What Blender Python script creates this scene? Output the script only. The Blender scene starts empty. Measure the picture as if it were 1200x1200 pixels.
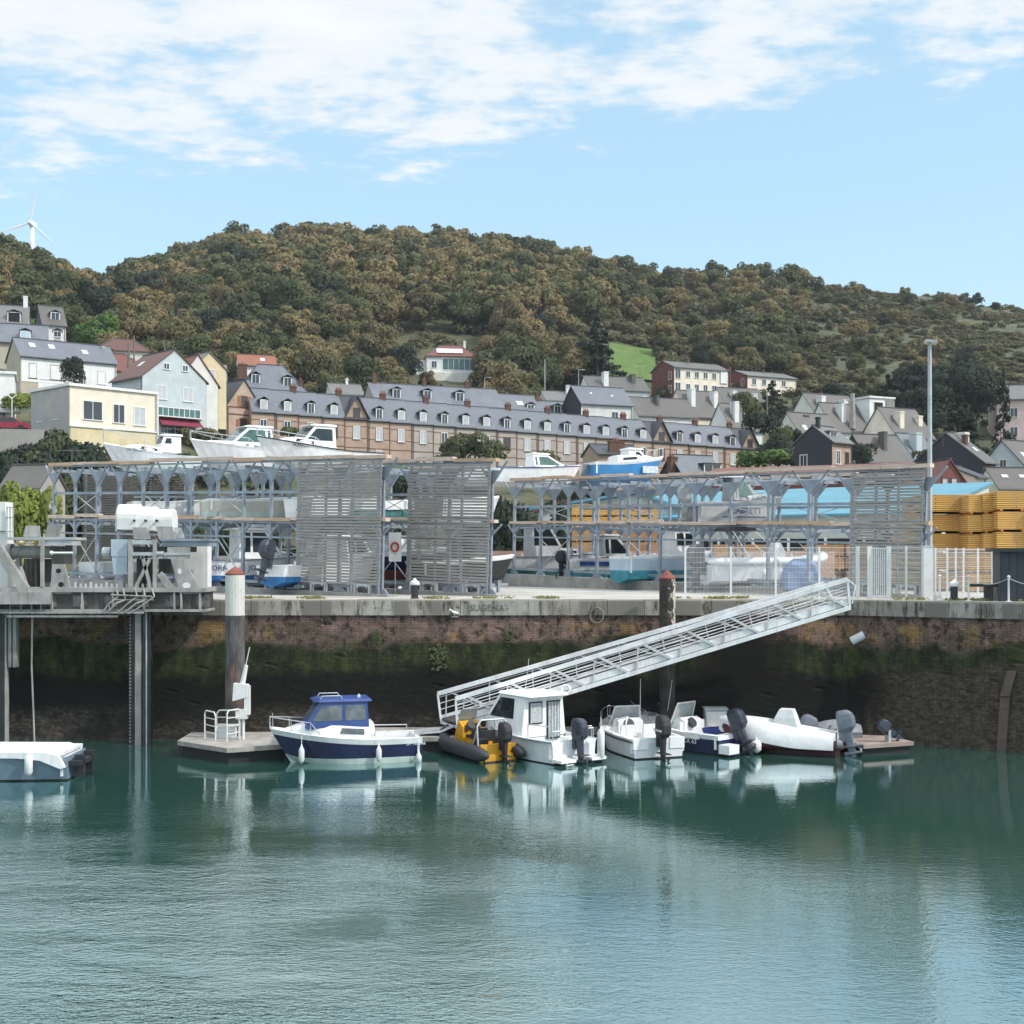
import bpy, math, random
import numpy as np
from mathutils import Vector, Matrix
R = math.radians
random.seed(7)
rng = np.random.default_rng(11)
scene = bpy.context.scene
COL = scene.collection
F, CX, HZ, CZ = 1500., 600., 650., 1.77      # focal length in photo pixels, image centre, horizon line, eye height above the quay
WATER_Z = -5.5
WALL_Y = 50.5

def W(px, py, Y):
    return Vector(((px-CX)/F*Y, Y, CZ+(HZ-py)/F*Y))
def GX(px, Y):
    return (px-CX)/F*Y
def S(r, g, b):
    def c(v):
        v /= 255.
        return v/12.92 if v <= .04045 else ((v+.055)/1.055)**2.4
    return (c(r), c(g), c(b))

# ------------------------------------------------------------------ mesh helper
class MB:
    def __init__(self):
        self.v = []; self.f = []; self.m = []; self.M = Matrix.Identity(4)
    def at(self, loc=(0, 0, 0), rz=0, rx=0, ry=0):
        self.M = Matrix.Translation(loc) @ Matrix.Rotation(rz, 4, 'Z') @ Matrix.Rotation(ry, 4, 'Y') @ Matrix.Rotation(rx, 4, 'X')
        return self
    def reset(self):
        self.M = Matrix.Identity(4); return self
    def add(self, pts, faces, mat=0):
        b = len(self.v)
        for p in pts: self.v.append(tuple(self.M @ Vector(p)))
        for f in faces:
            self.f.append([b+i for i in f]); self.m.append(mat)
        return self
    def poly(self, pts, mat=0):
        return self.add(pts, [list(range(len(pts)))], mat)
    def box(self, x0, x1, y0, y1, z0, z1, mat=0):
        p = [(x0, y0, z0), (x1, y0, z0), (x1, y1, z0), (x0, y1, z0), (x0, y0, z1), (x1, y0, z1), (x1, y1, z1), (x0, y1, z1)]
        return self.add(p, [(3, 2, 1, 0), (4, 5, 6, 7), (0, 1, 5, 4), (1, 2, 6, 5), (2, 3, 7, 6), (3, 0, 4, 7)], mat)
    def cbox(self, c, s, mat=0):
        return self.box(c[0]-s[0]/2, c[0]+s[0]/2, c[1]-s[1]/2, c[1]+s[1]/2, c[2]-s[2]/2, c[2]+s[2]/2, mat)
    def beam(self, p, q, w, h, mat=0, up=(0, 0, 1)):
        p = Vector(p); q = Vector(q); d = (q-p)
        if d.length < 1e-6: return self
        d.normalize(); u = Vector(up)
        if abs(d.dot(u)) > .98: u = Vector((0, 1, 0))
        s = d.cross(u).normalized(); t = s.cross(d).normalized()
        pts = []
        for c in (p, q):
            for a, b in ((-1, -1), (1, -1), (1, 1), (-1, 1)):
                pts.append(c+s*(a*w/2)+t*(b*h/2))
        return self.add(pts, [(0, 1, 2, 3), (7, 6, 5, 4), (1, 0, 4, 5), (2, 1, 5, 6), (3, 2, 6, 7), (0, 3, 7, 4)], mat)
    def tube(self, p, q, r, mat=0, n=6, r2=None):
        p = Vector(p); q = Vector(q); d = q-p
        if d.length < 1e-6: return self
        d.normalize(); u = Vector((0, 0, 1)) if abs(d.z) < .9 else Vector((1, 0, 0))
        s = d.cross(u).normalized(); t = s.cross(d).normalized()
        r2 = r if r2 is None else r2
        pts = []
        for c, rr in ((p, r), (q, r2)):
            for k in range(n):
                a = 2*math.pi*k/n
                pts.append(c+s*(math.cos(a)*rr)+t*(math.sin(a)*rr))
        fs = [(k, (k+1) % n, n+(k+1) % n, n+k) for k in range(n)]
        fs += [list(range(n))[::-1], list(range(n, 2*n))]
        return self.add(pts, fs, mat)
    def path(self, pts, r, mat=0, n=6):
        for a, b in zip(pts, pts[1:]): self.tube(a, b, r, mat, n)
        return self
    def prism(self, outl, axis, a, b, mat=0):
        n = len(outl)
        def mk(u, v, w):
            return {'y': (u, w, v), 'x': (w, u, v), 'z': (u, v, w)}[axis]
        pts = [mk(u, v, a) for u, v in outl]+[mk(u, v, b) for u, v in outl]
        fs = [(k, (k+1) % n, n+(k+1) % n, n+k) for k in range(n)]
        fs += [list(range(n))[::-1], list(range(n, 2*n))]
        return self.add(pts, fs, mat)
    def loft(self, rings, mat=0, closed=True, cap=True):
        n = len(rings[0]); pts = [p for r in rings for p in r]; fs = []
        for i in range(len(rings)-1):
            for k in range(n if closed else n-1):
                k2 = (k+1) % n
                fs.append((i*n+k, i*n+k2, (i+1)*n+k2, (i+1)*n+k))
        if cap:
            fs.append(list(range(n))[::-1]); fs.append([(len(rings)-1)*n+k for k in range(n)])
        return self.add(pts, fs, mat)
    def lathe(self, prof, c=(0, 0, 0), mat=0, n=10):
        rings = []
        for r, z in prof:
            rings.append([(c[0]+r*math.cos(2*math.pi*k/n), c[1]+r*math.sin(2*math.pi*k/n), c[2]+z) for k in range(n)])
        return self.loft(rings, mat)
    def build(self, name, mats, parent=None, loc=(0, 0, 0), rz=0, smooth=False):
        me = bpy.data.meshes.new(name)
        me.from_pydata(self.v, [], self.f)
        if not isinstance(mats, (list, tuple)): mats = [mats]
        for m in mats: me.materials.append(m)
        me.polygons.foreach_set('material_index', [min(i, len(mats)-1) for i in self.m])
        me.validate(); me.update()
        import bmesh
        bm = bmesh.new(); bm.from_mesh(me); bmesh.ops.recalc_face_normals(bm, faces=bm.faces); bm.to_mesh(me); bm.free()
        if smooth: me.polygons.foreach_set('use_smooth', [True]*len(me.polygons))
        o = bpy.data.objects.new(name, me); COL.objects.link(o)
        o.location = loc; o.rotation_euler = (0, 0, rz)
        if parent: o.parent = parent
        return o

def tag(o, label=None, cat=None, group=None, kind=None):
    if label: o['label'] = label
    if cat: o['category'] = cat
    if group: o['group'] = group
    if kind: o['kind'] = kind
    return o
def thing(name, label, cat, loc=(0, 0, 0), rz=0, group=None):
    o = bpy.data.objects.new(name, None); COL.objects.link(o)
    o.empty_display_size = .3
    o.location = loc; o.rotation_euler = (0, 0, rz)
    return tag(o, label, cat, group)
def copy_tree(o, parent=None):
    c = o.copy(); COL.objects.link(c)
    if parent: c.parent = parent
    for ch in [x for x in o.children]:
        copy_tree(ch, c)
    return c
def text_part(s, size, m, parent, loc, rot, name='lettering'):
    cu = bpy.data.curves.new('lettering', 'FONT'); cu.body = s; cu.size = size; cu.extrude = .004; cu.align_x = 'CENTER'; cu.align_y = 'CENTER'; cu.resolution_u = 2
    t = bpy.data.objects.new('tmp', cu); COL.objects.link(t)
    bpy.context.view_layer.update()
    me = bpy.data.meshes.new_from_object(t.evaluated_get(bpy.context.evaluated_depsgraph_get()))
    bpy.data.objects.remove(t)
    me.materials.clear(); me.materials.append(m)
    o = bpy.data.objects.new(name, me); COL.objects.link(o)
    o.location = loc; o.rotation_euler = rot
    if parent: o.parent = parent
    return o

# ------------------------------------------------------------------ materials
class NT:
    """tiny node-graph helper"""
    def __init__(self, name):
        self.mat = bpy.data.materials.new(name); self.mat.use_nodes = True
        self.t = self.mat.node_tree; self.n = self.t.nodes; self.l = self.t.links
        self.b = self.n['Principled BSDF']
    def node(self, typ, **kw):
        nd = self.n.new(typ)
        for k, v in kw.items():
            if k.startswith('i_'):
                key = k[2:]; key = int(key) if key.isdigit() else key.replace('_', ' ')
                self.inp(nd, key, v)
            else: setattr(nd, k, v)
        return nd
    def inp(self, nd, key, v):
        if isinstance(v, bpy.types.NodeSocket): self.l.new(v, nd.inputs[key])
        elif isinstance(v, bpy.types.Node): self.l.new(v.outputs[0], nd.inputs[key])
        else:
            if isinstance(v, tuple) and len(v) == 3 and nd.inputs[key].type == 'RGBA': v = v+(1,)
            nd.inputs[key].default_value = v
    def noise(self, vec=None, scale=5, detail=4, rough=.55, **kw):
        nd = self.node('ShaderNodeTexNoise', i_Scale=scale, i_Detail=detail, i_Roughness=rough)
        if vec is not None: self.inp(nd, 'Vector', vec)
        return nd.outputs[0]
    def mix(self, fac, a, b, blend='MIX'):
        nd = self.n.new('ShaderNodeMix'); nd.data_type = 'RGBA'; nd.blend_type = blend
        self.inp(nd, 0, fac); self.inp(nd, 6, a); self.inp(nd, 7, b)
        return nd.outputs[2]
    def math(self, op, a, b=0., c=0., clamp=False):
        nd = self.n.new('ShaderNodeMath'); nd.operation = op; nd.use_clamp = clamp
        self.inp(nd, 0, a); self.inp(nd, 1, b); self.inp(nd, 2, c)
        return nd.outputs[0]
    def ramp(self, fac, stops):
        nd = self.n.new('ShaderNodeValToRGB'); e = nd.color_ramp.elements
        while len(e) < len(stops): e.new(.5)
        for el, (p, c) in zip(e, stops):
            el.position = p; el.color = c+(1,) if len(c) == 3 else c
        self.inp(nd, 0, fac); return nd.outputs[0]
    def smooth(self, v, a, b):
        nd = self.n.new('ShaderNodeMapRange'); nd.interpolation_type = 'SMOOTHSTEP'
        self.inp(nd, 0, v); nd.inputs[1].default_value = a; nd.inputs[2].default_value = b
        return nd.outputs[0]
    def coord(self, kind='Object'):
        return self.n.new('ShaderNodeTexCoord').outputs[kind]
    def pos(self):
        return self.n.new('ShaderNodeNewGeometry').outputs['Position']
    def sep(self, v):
        nd = self.n.new('ShaderNodeSeparateXYZ'); self.inp(nd, 0, v); return nd.outputs
    def scale(self, v, s):
        nd = self.n.new('ShaderNodeMapping'); self.inp(nd, 0, v); nd.inputs[3].default_value = s; return nd.outputs[0]
    def rot(self, v, r):
        nd = self.n.new('ShaderNodeMapping'); self.inp(nd, 0, v); nd.inputs[2].default_value = r; return nd.outputs[0]
    def bump(self, h, strength=.3, dist=.02):
        nd = self.node('ShaderNodeBump', i_Strength=strength, i_Distance=dist); self.inp(nd, 'Height', h)
        self.l.new(nd.outputs[0], self.b.inputs['Normal']); return nd
    def out(self, color=None, rough=None, metal=None, spec=None):
        if color is not None: self.inp(self.b, 'Base Color', color)
        if rough is not None: self.inp(self.b, 'Roughness', rough)
        if metal is not None: self.inp(self.b, 'Metallic', metal)
        if spec is not None: self.inp(self.b, 'Specular IOR Level', spec)
        return self.mat

def mul(c, k): return tuple(min(1, x*k) for x in c)
_cache = {}
def M(name, col, rough=.6, metal=0., var=.18, sc=2.5, streak=0., dirt=None, bump=0., spec=None):
    """painted / plain surface with uneven tone, optional vertical weather streaks"""
    if name in _cache: return _cache[name]
    g = NT(name); p = g.coord('Object')
    n1 = g.noise(p, sc, 6, .6)
    c = g.mix(g.smooth(n1, .3, .7), mul(col, 1-var), mul(col, 1+var))
    if streak:
        n2 = g.noise(g.scale(p, (3, 3, .25)), 2.2, 5, .65)
        c = g.mix(g.math('MULTIPLY', g.smooth(n2, .5, .75), streak), c, dirt or mul(col, .45))
    g.out(c, g.math('ADD', g.math('MULTIPLY', n1, .25), rough-.12), metal, spec)
    if bump: g.bump(g.noise(p, sc*9, 5), bump, .02)
    _cache[name] = g.mat; return g.mat

def window_glass():
    g = NT('window_glass'); n = g.noise(g.coord('Object'), .9, 2)
    return g.out(g.mix(n, (.012, .016, .02), (.05, .06, .07)), .06, 0, .7)
GLASS = window_glass()
BOATGLASS = M('boat_glass', (.02, .03, .035), .08, 0, .4, 1.5)
TEALGLASS = M('boat_glass_green', (.06, .13, .12), .1, 0, .3, 1.5)

WHITE = M('white_gelcoat', (.83, .84, .84), .3, 0, .07, 1.2, .34, (.52, .48, .41))
WHITE2 = M('white_gelcoat_dull', (.72, .74, .76), .45, 0, .08, 1.5, .3, (.42, .41, .37))
WPAINT = M('white_paint', (.72, .72, .70), .5, 0, .07, 2, .25, (.45, .43, .38))
GALV = M('galvanised_steel', (.27, .31, .36), .5, .25, .22, 1.3, .3, (.16, .17, .18))
GALVL = M('galvanised_light', (.44, .46, .47), .5, .2, .15, 2, .3, (.25, .24, .22))
STEEL = M('lift_steel_grey', (.33, .33, .31), .6, 0, .25, 1.5, .7, (.10, .09, .075))
STEELD = M('lift_steel_dark', (.045, .044, .04), .7, 0, .5, 1.5, .5, (.2, .19, .17))
BLACK = M('black_rubber', (.018, .018, .02), .6, 0, .3, 3)
MOTOR = M('outboard_dark', (.035, .042, .06), .3, 0, .25, 3)
MOTORG = M('outboard_grey', (.17, .19, .23), .3, 0, .15, 3)
MOTORW = M('outboard_white', (.65, .67, .68), .35, 0, .08, 3)
CHROME = M('stainless_rail', (.62, .63, .64), .3, .6, .1, 3)
NAVY = M('navy_hull', (.012, .018, .065), .22, 0, .2, 1.5)
BLUEROOF = M('blue_wheelhouse', (.035, .07, .23), .3, 0, .2, 1.5)
SKYBLUE = M('sky_blue_hull', (.05, .24, .52), .35, 0, .15, 1.5, .25, (.12, .25, .4))
PALEBLUE = M('pale_blue_hull', (.46, .58, .68), .4, 0, .08, 1.5, .2, (.35, .42, .46))
GREYBLUE = M('grey_blue_hull', (.18, .25, .32), .4, 0, .12, 1.5)
ANTIF = M('antifouling_turquoise', (.05, .27, .34), .7, 0, .25, 2)
ANTIFB = M('antifouling_blue', (.03, .17, .42), .7, 0, .25, 2)
ANTIFG = M('antifouling_green', (.06, .2, .19), .7, 0, .25, 2)
ANTIFR = M('antifouling_red', (.13, .03, .025), .7, 0, .25, 2)
ANTIFP = M('antifouling_pale', (.52, .62, .57), .6, 0, .15, 2)
YELLOW = M('yellow_grp', (.62, .31, .015), .4, 0, .15, 2)
FENDER = M('fender_white', (.72, .73, .72), .45, 0, .08, 4)
GREYTUBE = M('tube_dark_grey', (.028, .031, .036), .55, 0, .15, 3)
MAROON = M('maroon_tube', (.06, .015, .015), .6, 0, .2, 3)
COVER = M('white_boat_cover', (.66, .68, .68), .75, 0, .1, 2.5, .25, (.45, .45, .42), .3)
BLUECOVER = M('blue_tarpaulin', (.02, .045, .19), .7, 0, .25, 3, 0, None, .3)
GREYCOVER = M('grey_tarpaulin', (.24, .25, .27), .75, 0, .2, 3, 0, None, .3)
DECKWOOD = M('pontoon_deck', (.33, .31, .28), .8, 0, .2, 2, .2, (.2, .19, .17), .3)
DECKRED = M('pontoon_deck_red', (.30, .235, .205), .85, 0, .2, 2, 0, None, .3)
FLOAT = M('pontoon_float', (.012, .013, .012), .8, 0, .5, 2)
FLOATY = M('float_pale', (.42, .42, .32), .7, 0, .2, 2, .3, (.2, .2, .13))
LETTER = M('lettering_dark', (.02, .022, .05), .5, 0, .1, 2)
LETTERW = M('lettering_white', (.75, .76, .77), .5, 0, .05, 2)
LETTERB = M('lettering_blue', (.03, .04, .22), .5, 0, .1, 2)
ALU = M('gangway_aluminium', (.74, .75, .75), .42, .05, .14, 1.5, .45, (.42, .37, .30))
CHIMB = M('chimney_brick', (.12, .06, .042), .85, 0, .35, 3, 0, None, .5)
CONC = M('concrete_block', (.30, .29, .27), .9, 0, .2, 1.5, .3, (.16, .15, .13), .4)
ORANGE = M('orange_wood', (.5, .21, .05), .7, 0, .2, 2)

def brick_mat(name, c1, c2, mortar, scale=1.0, axis='xz'):
    g = NT(name); p = g.coord('Object'); s = g.sep(p)
    cv = g.n.new('ShaderNodeCombineXYZ'); g.inp(cv, 0, g.math('ADD', s[0], s[1])); g.inp(cv, 1, s[2])
    b = g.node('ShaderNodeTexBrick', i_Scale=scale*4.2, i_Color1=c1, i_Color2=c2, i_Mortar=mortar)
    b.inputs['Mortar Size'].default_value = .015; b.inputs['Brick Width'].default_value = .9; b.inputs['Row Height'].default_value = .3
    g.l.new(cv.outputs[0], b.inputs['Vector'])
    n = g.noise(p, .6, 5); c = g.mix(g.smooth(n, .3, .75), b.outputs[0], g.mix(.5, b.outputs[0], mul(c2, .6)))
    g.out(c, .88); g.bump(b.outputs[1], -.3, .01); return g.mat
TANBRICK = brick_mat('tan_brick', S(190, 166, 148), S(172, 146, 128), S(180, 162, 148))
PALEBRICK = brick_mat('pale_brick', S(186, 176, 166), S(170, 158, 148), S(178, 170, 162))
REDBRICK = brick_mat('red_brick', S(132, 78, 70), S(112, 66, 60), S(128, 96, 88))
BANDBRICK = M('band_brick', S(112, 76, 66), .85, 0, .25, 3)

def slate_mat(name, c, var=.35, lichen=None):
    g = NT(name); p = g.coord('Object'); s = g.sep(p)
    cv = g.n.new('ShaderNodeCombineXYZ'); g.inp(cv, 0, g.math('ADD', s[0], g.math('MULTIPLY', s[1], .3))); g.inp(cv, 1, g.math('ADD', s[2], s[1]))
    b = g.node('ShaderNodeTexBrick', i_Scale=3.2, i_Color1=mul(c, 1-var*.5), i_Color2=mul(c, 1+var*.5), i_Mortar=mul(c, .45))
    b.inputs['Mortar Size'].default_value = .03; b.inputs['Brick Width'].default_value = .7; b.inputs['Row Height'].default_value = .45
    g.l.new(cv.outputs[0], b.inputs['Vector'])
    n = g.noise(p, .5, 6, .65); c2 = g.mix(g.smooth(n, .35, .75), b.outputs[0], lichen or mul(c, .7))
    oi = g.n.new('ShaderNodeObjectInfo').outputs['Random']; c2 = g.mix(g.math('MULTIPLY', oi, .35), c2, mul(c, .72)); st = g.noise(g.scale(p, (2.2, 2.2, .3)), 1.4, 5, .7); c2 = g.mix(g.math('MULTIPLY', g.smooth(st, .55, .75), .5), c2, mul(c, .5))
    g.out(c2, .55, 0, .5); g.bump(b.outputs[1], -.25, .02); return g.mat
SLATE = slate_mat('blue_slate', S(112, 117, 126))
SLATED = slate_mat('dark_slate', S(66, 70, 78))
SLATEB = slate_mat('brown_slate', S(98, 95, 91))
SLATEP = slate_mat('pale_slate', S(116, 116, 115))
SLATEBL = slate_mat('dark_slate_cladding', S(40, 44, 54), .2)
TILE = slate_mat('red_tile', S(122, 66, 52), .45, S(96, 62, 50))
TILEO = slate_mat('orange_tile', S(150, 92, 68), .35)
TILEB = slate_mat('brown_tile', S(104, 62, 48), .4, S(86, 60, 48))

def render_wall(name, rgb, streak=.3):
    return M(name, S(*rgb), .88, 0, .08, .7, streak, mul(S(*rgb), .62), .2)
CREAM = render_wall('cream_render', (226, 215, 197))
CREAMY = render_wall('yellow_render', (208, 194, 158))
WHITEW = render_wall('white_render', (222, 222, 220))
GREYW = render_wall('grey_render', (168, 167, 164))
BEIGEW = render_wall('beige_render', (176, 168, 150))
BLUEW = render_wall('blue_grey_render', (184, 193, 196))
PALEW = render_wall('pale_render', (212, 210, 204))
PINKW = render_wall('pink_render', (206, 186, 180))
ROUGHW = render_wall('rough_grey_render', (150, 147, 142), .5)
SILL = M('window_frame_white', (.74, .74, .73), .5, 0, .05, 2)
BROWNF = M('window_frame_brown', (.09, .05, .035), .6, 0, .2, 2)
SHUTO = M('orange_shutter', (.30, .12, .04), .6, 0, .15, 2)
CURTAIN = M('window_blind', (.46, .48, .50), .5, 0, .08, 2)
SKYL = M('skylight_glass', (.55, .58, .62), .15, 0, .1, 2)
BURG = M('burgundy_awning', (.19, .02, .05), .8, 0, .2, 2)
TEALROOF = M('teal_metal_roof', S(84, 142, 160), .5, 0, .12, .5, .4, S(74, 112, 124))
SHEDW = M('shed_wall_pale', S(184, 188, 182), .8, 0, .07, .5, .35, S(140, 140, 132))
DARK = M('dark_opening', (.012, .012, .013), .9, 0, .2, 1)  # flat near-black standing in for the shade inside openings
ZINC = M('zinc_pipe', (.1, .11, .12), .5, .3, .2, 2)
BLACKP = M('bollard_black', (.02, .022, .025), .5, 0, .3, 4)
CABIN = M('dark_cabin_cladding', (.035, .04, .052), .6, 0, .2, 2)
REDCAP = M('rust_red_cap', (.21, .065, .045), .8, 0, .25, 4)
CARRED = M('car_red', (.28, .02, .04), .25, 0, .1, 2)

def timber_mat():
    g = NT('stacked_timber'); p = g.coord('Object'); s = g.sep(p)
    cv = g.n.new('ShaderNodeCombineXYZ'); g.inp(cv, 0, g.math('ADD', s[0], s[1])); g.inp(cv, 1, s[2])
    b = g.node('ShaderNodeTexBrick', i_Scale=5, i_Color1=S(234, 188, 96), i_Color2=S(218, 168, 76), i_Mortar=S(104, 66, 28))
    b.inputs['Mortar Size'].default_value = .11; b.inputs['Brick Width'].default_value = 9; b.inputs['Row Height'].default_value = .5
    g.l.new(cv.outputs[0], b.inputs['Vector'])
    oi = g.n.new('ShaderNodeObjectInfo').outputs['Random']
    c = g.mix(g.math('MULTIPLY', oi, .5), b.outputs[0], S(206, 156, 90))
    c = g.mix(g.smooth(g.noise(p, 1.2, 4), .4, .75), c, S(176, 136, 84))
    g.out(c, .8); g.bump(b.outputs[1], -.5, .03); return g.mat
TIMBER = timber_mat()
TIMBERB = brick_mat('old_timber', S(184, 146, 104), S(160, 122, 84), S(110, 78, 52), 1.2)
def slat_mat(name, c):
    g = NT(name); p = g.coord('Object')
    n = g.noise(g.scale(p, (.6, .6, 7)), 2.4, 6, .7); n2 = g.noise(g.scale(p, (.5, .5, 12.9)), 1.0, 2)
    c1 = g.mix(g.smooth(n, .3, .7), mul(c, .62), mul(c, 1.25)); c1 = g.mix(g.smooth(n2, .35, .7), c1, mul(c, .8))
    return g.out(c1, .85)
SLAT = slat_mat('weathered_slats', S(158, 156, 152))
PLANK = slat_mat('rack_bearer_wood', S(214, 192, 176))
SLAT_SHADE = slat_mat('weathered_slats_shaded', S(112, 108, 102))  # same slats darkened: the shade on the back screen is in this colour
PLANKO = slat_mat('rack_bearer_wood_tan', S(202, 172, 144))

# ------------------------------------------------------------------ camera
cam = bpy.data.cameras.new('camera'); cam_o = bpy.data.objects.new('camera', cam); COL.objects.link(cam_o)
cam_o.location = (0, 0, CZ); cam_o.rotation_euler = (R(90), 0, 0)
cam.sensor_width = 36; cam.lens = F/1200*36; cam.shift_y = (HZ-600)/1200; cam.clip_start = .1; cam.clip_end = 6000
scene.camera = cam_o

# ------------------------------------------------------------------ light and sky
SUN_EL, SUN_AZ = R(44), R(113)         # azimuth clockwise from +Y: behind the camera, to its right
world = bpy.data.worlds.new('World'); scene.world = world; world.use_nodes = True
g = NT.__new__(NT); g.t = world.node_tree; g.n = g.t.nodes; g.l = g.t.links
bg = g.n['Background']
sky = g.n.new('ShaderNodeTexSky'); sky.sky_type = 'NISHITA'; sky.sun_disc = False
sky.sun_elevation = SUN_EL; sky.sun_rotation = SUN_AZ; sky.altitude = 20; sky.air_density = 1.0; sky.dust_density = .7; sky.ozone_density = 2.2
d = g.coord('Generated'); ds = g.sep(d)
az = g.math('DIVIDE', ds[0], g.math('MAXIMUM', g.math('ABSOLUTE', ds[1]), .05))
el = g.math('DIVIDE', ds[2], g.math('SQRT', g.math('ADD', g.math('MULTIPLY', ds[0], ds[0]), g.math('MULTIPLY', ds[1], ds[1]))))
zc = g.math('MAXIMUM', g.math('ADD', ds[2], .06), .03)
cv = g.n.new('ShaderNodeCombineXYZ')
g.inp(cv, 0, g.math('DIVIDE', ds[0], zc)); g.inp(cv, 1, g.math('DIVIDE', ds[1], zc)); g.inp(cv, 2, 21.5)
n1 = g.noise(g.scale(cv.outputs[0], (.95, 1.0, 1)), 4.2, 9, .56)
n2 = g.noise(g.scale(cv.outputs[0], (.8, 1.15, 1)), 13., 8, .6)
n3 = g.noise(g.scale(cv.outputs[0], (.5, .6, 1)), 1.5, 2, .5)
dens = g.math('ADD', g.math('ADD', g.math('MULTIPLY', n1, .48), g.math('MULTIPLY', n2, .30)), g.math('MULTIPLY', n3, .22))
# the cloud deck: its lower edge lies higher towards the +X side of the sky
edge = g.math('ADD', .310, g.math('MULTIPLY', g.math('MINIMUM', g.math('MAXIMUM', az, -.6), .6), .10))
cover = g.smooth(g.math('SUBTRACT', el, edge), -.05, .045)
thr = g.math('SUBTRACT', .655, g.math('MULTIPLY', cover, .215))
cl = g.smooth(g.math('SUBTRACT', dens, thr), -.04, .085)
cl = g.math('MULTIPLY', cl, .88)
skyc = g.mix(.5, g.mix(1.0, sky.outputs[0], (1.15, 1.12, 1.1, 1), 'MULTIPLY'), (2.85, 4.6, 5.3, 1))
shade = g.smooth(dens, .42, .75)
ccol = g.mix(shade, (4.5, 4.7, 4.9, 1), (5.4, 5.4, 5.4, 1))
up = g.math('ADD', 1.0, g.math('MULTIPLY', g.smooth(el, .42, 1.0), 1.3))   # unseen clouds above the view, brightened to lift the shaded walls
uc = g.n.new('ShaderNodeCombineColor'); [g.inp(uc, i, up) for i in range(3)]
ccol = g.mix(1.0, ccol, uc.outputs[0], 'MULTIPLY')
fin = g.mix(cl, skyc, ccol)
g.l.new(fin, bg.inputs[0]); bg.inputs[1].default_value = .15
sun = bpy.data.lights.new('sun', 'SUN'); sun_o = bpy.data.objects.new('sun', sun); COL.objects.link(sun_o)
sun.energy = 2.5; sun.angle = R(1.); sun.color = (1, .95, .88)
sd = Vector((math.sin(SUN_AZ)*math.cos(SUN_EL), math.cos(SUN_AZ)*math.cos(SUN_EL), math.sin(SUN_EL)))
sun_o.rotation_euler = sd.to_track_quat('Z', 'Y').to_euler(); sun_o.location = (40, -40, 60)
scene.view_settings.view_transform = 'Standard'; scene.view_settings.look = 'None'; scene.view_settings.exposure = .42; scene.view_settings.gamma = 1
scene.render.engine = 'CYCLES'
scene.cycles.max_bounces = 6; scene.cycles.diffuse_bounces = 3; scene.cycles.glossy_bounces = 3; scene.cycles.caustics_reflective = False; scene.cycles.caustics_refractive = False
# ================================================================== the setting
KX = 13.2                                       # the quay wall bends towards the basin mouth here
KD = Vector((46.8, -26.7, 0)).normalized()
def wall_pt(s, off=0., z=0.):
    """a point on the wall line; s is x along the straight part, then runs on along the bend"""
    if s <= KX: return Vector((s, WALL_Y-off, z))
    n = Vector((KD.y, -KD.x, 0))
    p = Vector((KX, WALL_Y, z))+KD*(s-KX)
    return p+n*off
# --- water
g = NT('harbour_water'); p = g.pos(); s = g.sep(p)
near = g.smooth(s[1], 41, 19)                                  # breeze ripples away from the sheltered wall
side = g.smooth(g.math('ADD', s[0], g.math('MULTIPLY', s[1], .12)), 6, -3)
patch = g.smooth(g.noise(g.scale(p, (.05, .11, 1)), 1., 4, .6), .36, .62)
amp = g.math('ADD', .012, g.math('MULTIPLY', near, g.math('ADD', .02, g.math('MULTIPLY', patch, g.math('ADD', .035, g.math('MULTIPLY', side, .62))))))
r1 = g.noise(g.rot(g.scale(p, (1.0, 2.0, 1)), (0, 0, .5)), 3.0, 3, .6)
r2 = g.noise(g.rot(g.scale(p, (1.2, 2.2, 1)), (0, 0, .6)), 6.4, 2, .6)
r3 = g.noise(g.scale(p, (.35, 1.3, 1)), .8, 3, .5)
h = g.math('ADD', g.math('MULTIPLY', g.math('ADD', r1, g.math('MULTIPLY', r2, .55)), amp), g.math('MULTIPLY', r3, g.math('ADD', .024, g.math('MULTIPLY', side, .06))))
bw = g.node('ShaderNodeBump', i_Strength=1.0, i_Distance=.16); g.inp(bw, 'Height', h)
# turbid green water under a bright skin: the flatter the look, the more it mirrors
dif = g.node('ShaderNodeBsdfDiffuse'); g.inp(dif, 0, g.mix(g.noise(g.scale(p, (.03, .05, 1)), 1, 3), (.023, .084, .063), (.034, .110, .088)))
gl = g.node('ShaderNodeBsdfGlossy', i_Roughness=.03); g.inp(gl, 0, (.86, .95, .98))
for nd in (dif, gl): g.l.new(bw.outputs[0], nd.inputs['Normal'])
lw = g.node('ShaderNodeLayerWeight', i_Blend=.5); g.l.new(bw.outputs[0], lw.inputs['Normal'])
ms = g.node('ShaderNodeMixShader'); g.inp(ms, 0, g.math('ADD', .03, g.math('MULTIPLY', g.math('POWER', lw.outputs['Facing'], 1.55), .93))); g.l.new(dif.outputs[0], ms.inputs[1]); g.l.new(gl.outputs[0], ms.inputs[2])
g.l.new(ms.outputs[0], g.n['Material Output'].inputs[0]); g.n.remove(g.b); WATER = g.mat
mb = MB(); mb.poly([(-400, -120, 0), (400, -120, 0), (400, 56, 0), (-400, 56, 0)])
water = tag(mb.build('water', WATER, loc=(0, 0, WATER_Z)), kind='structure')

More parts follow.
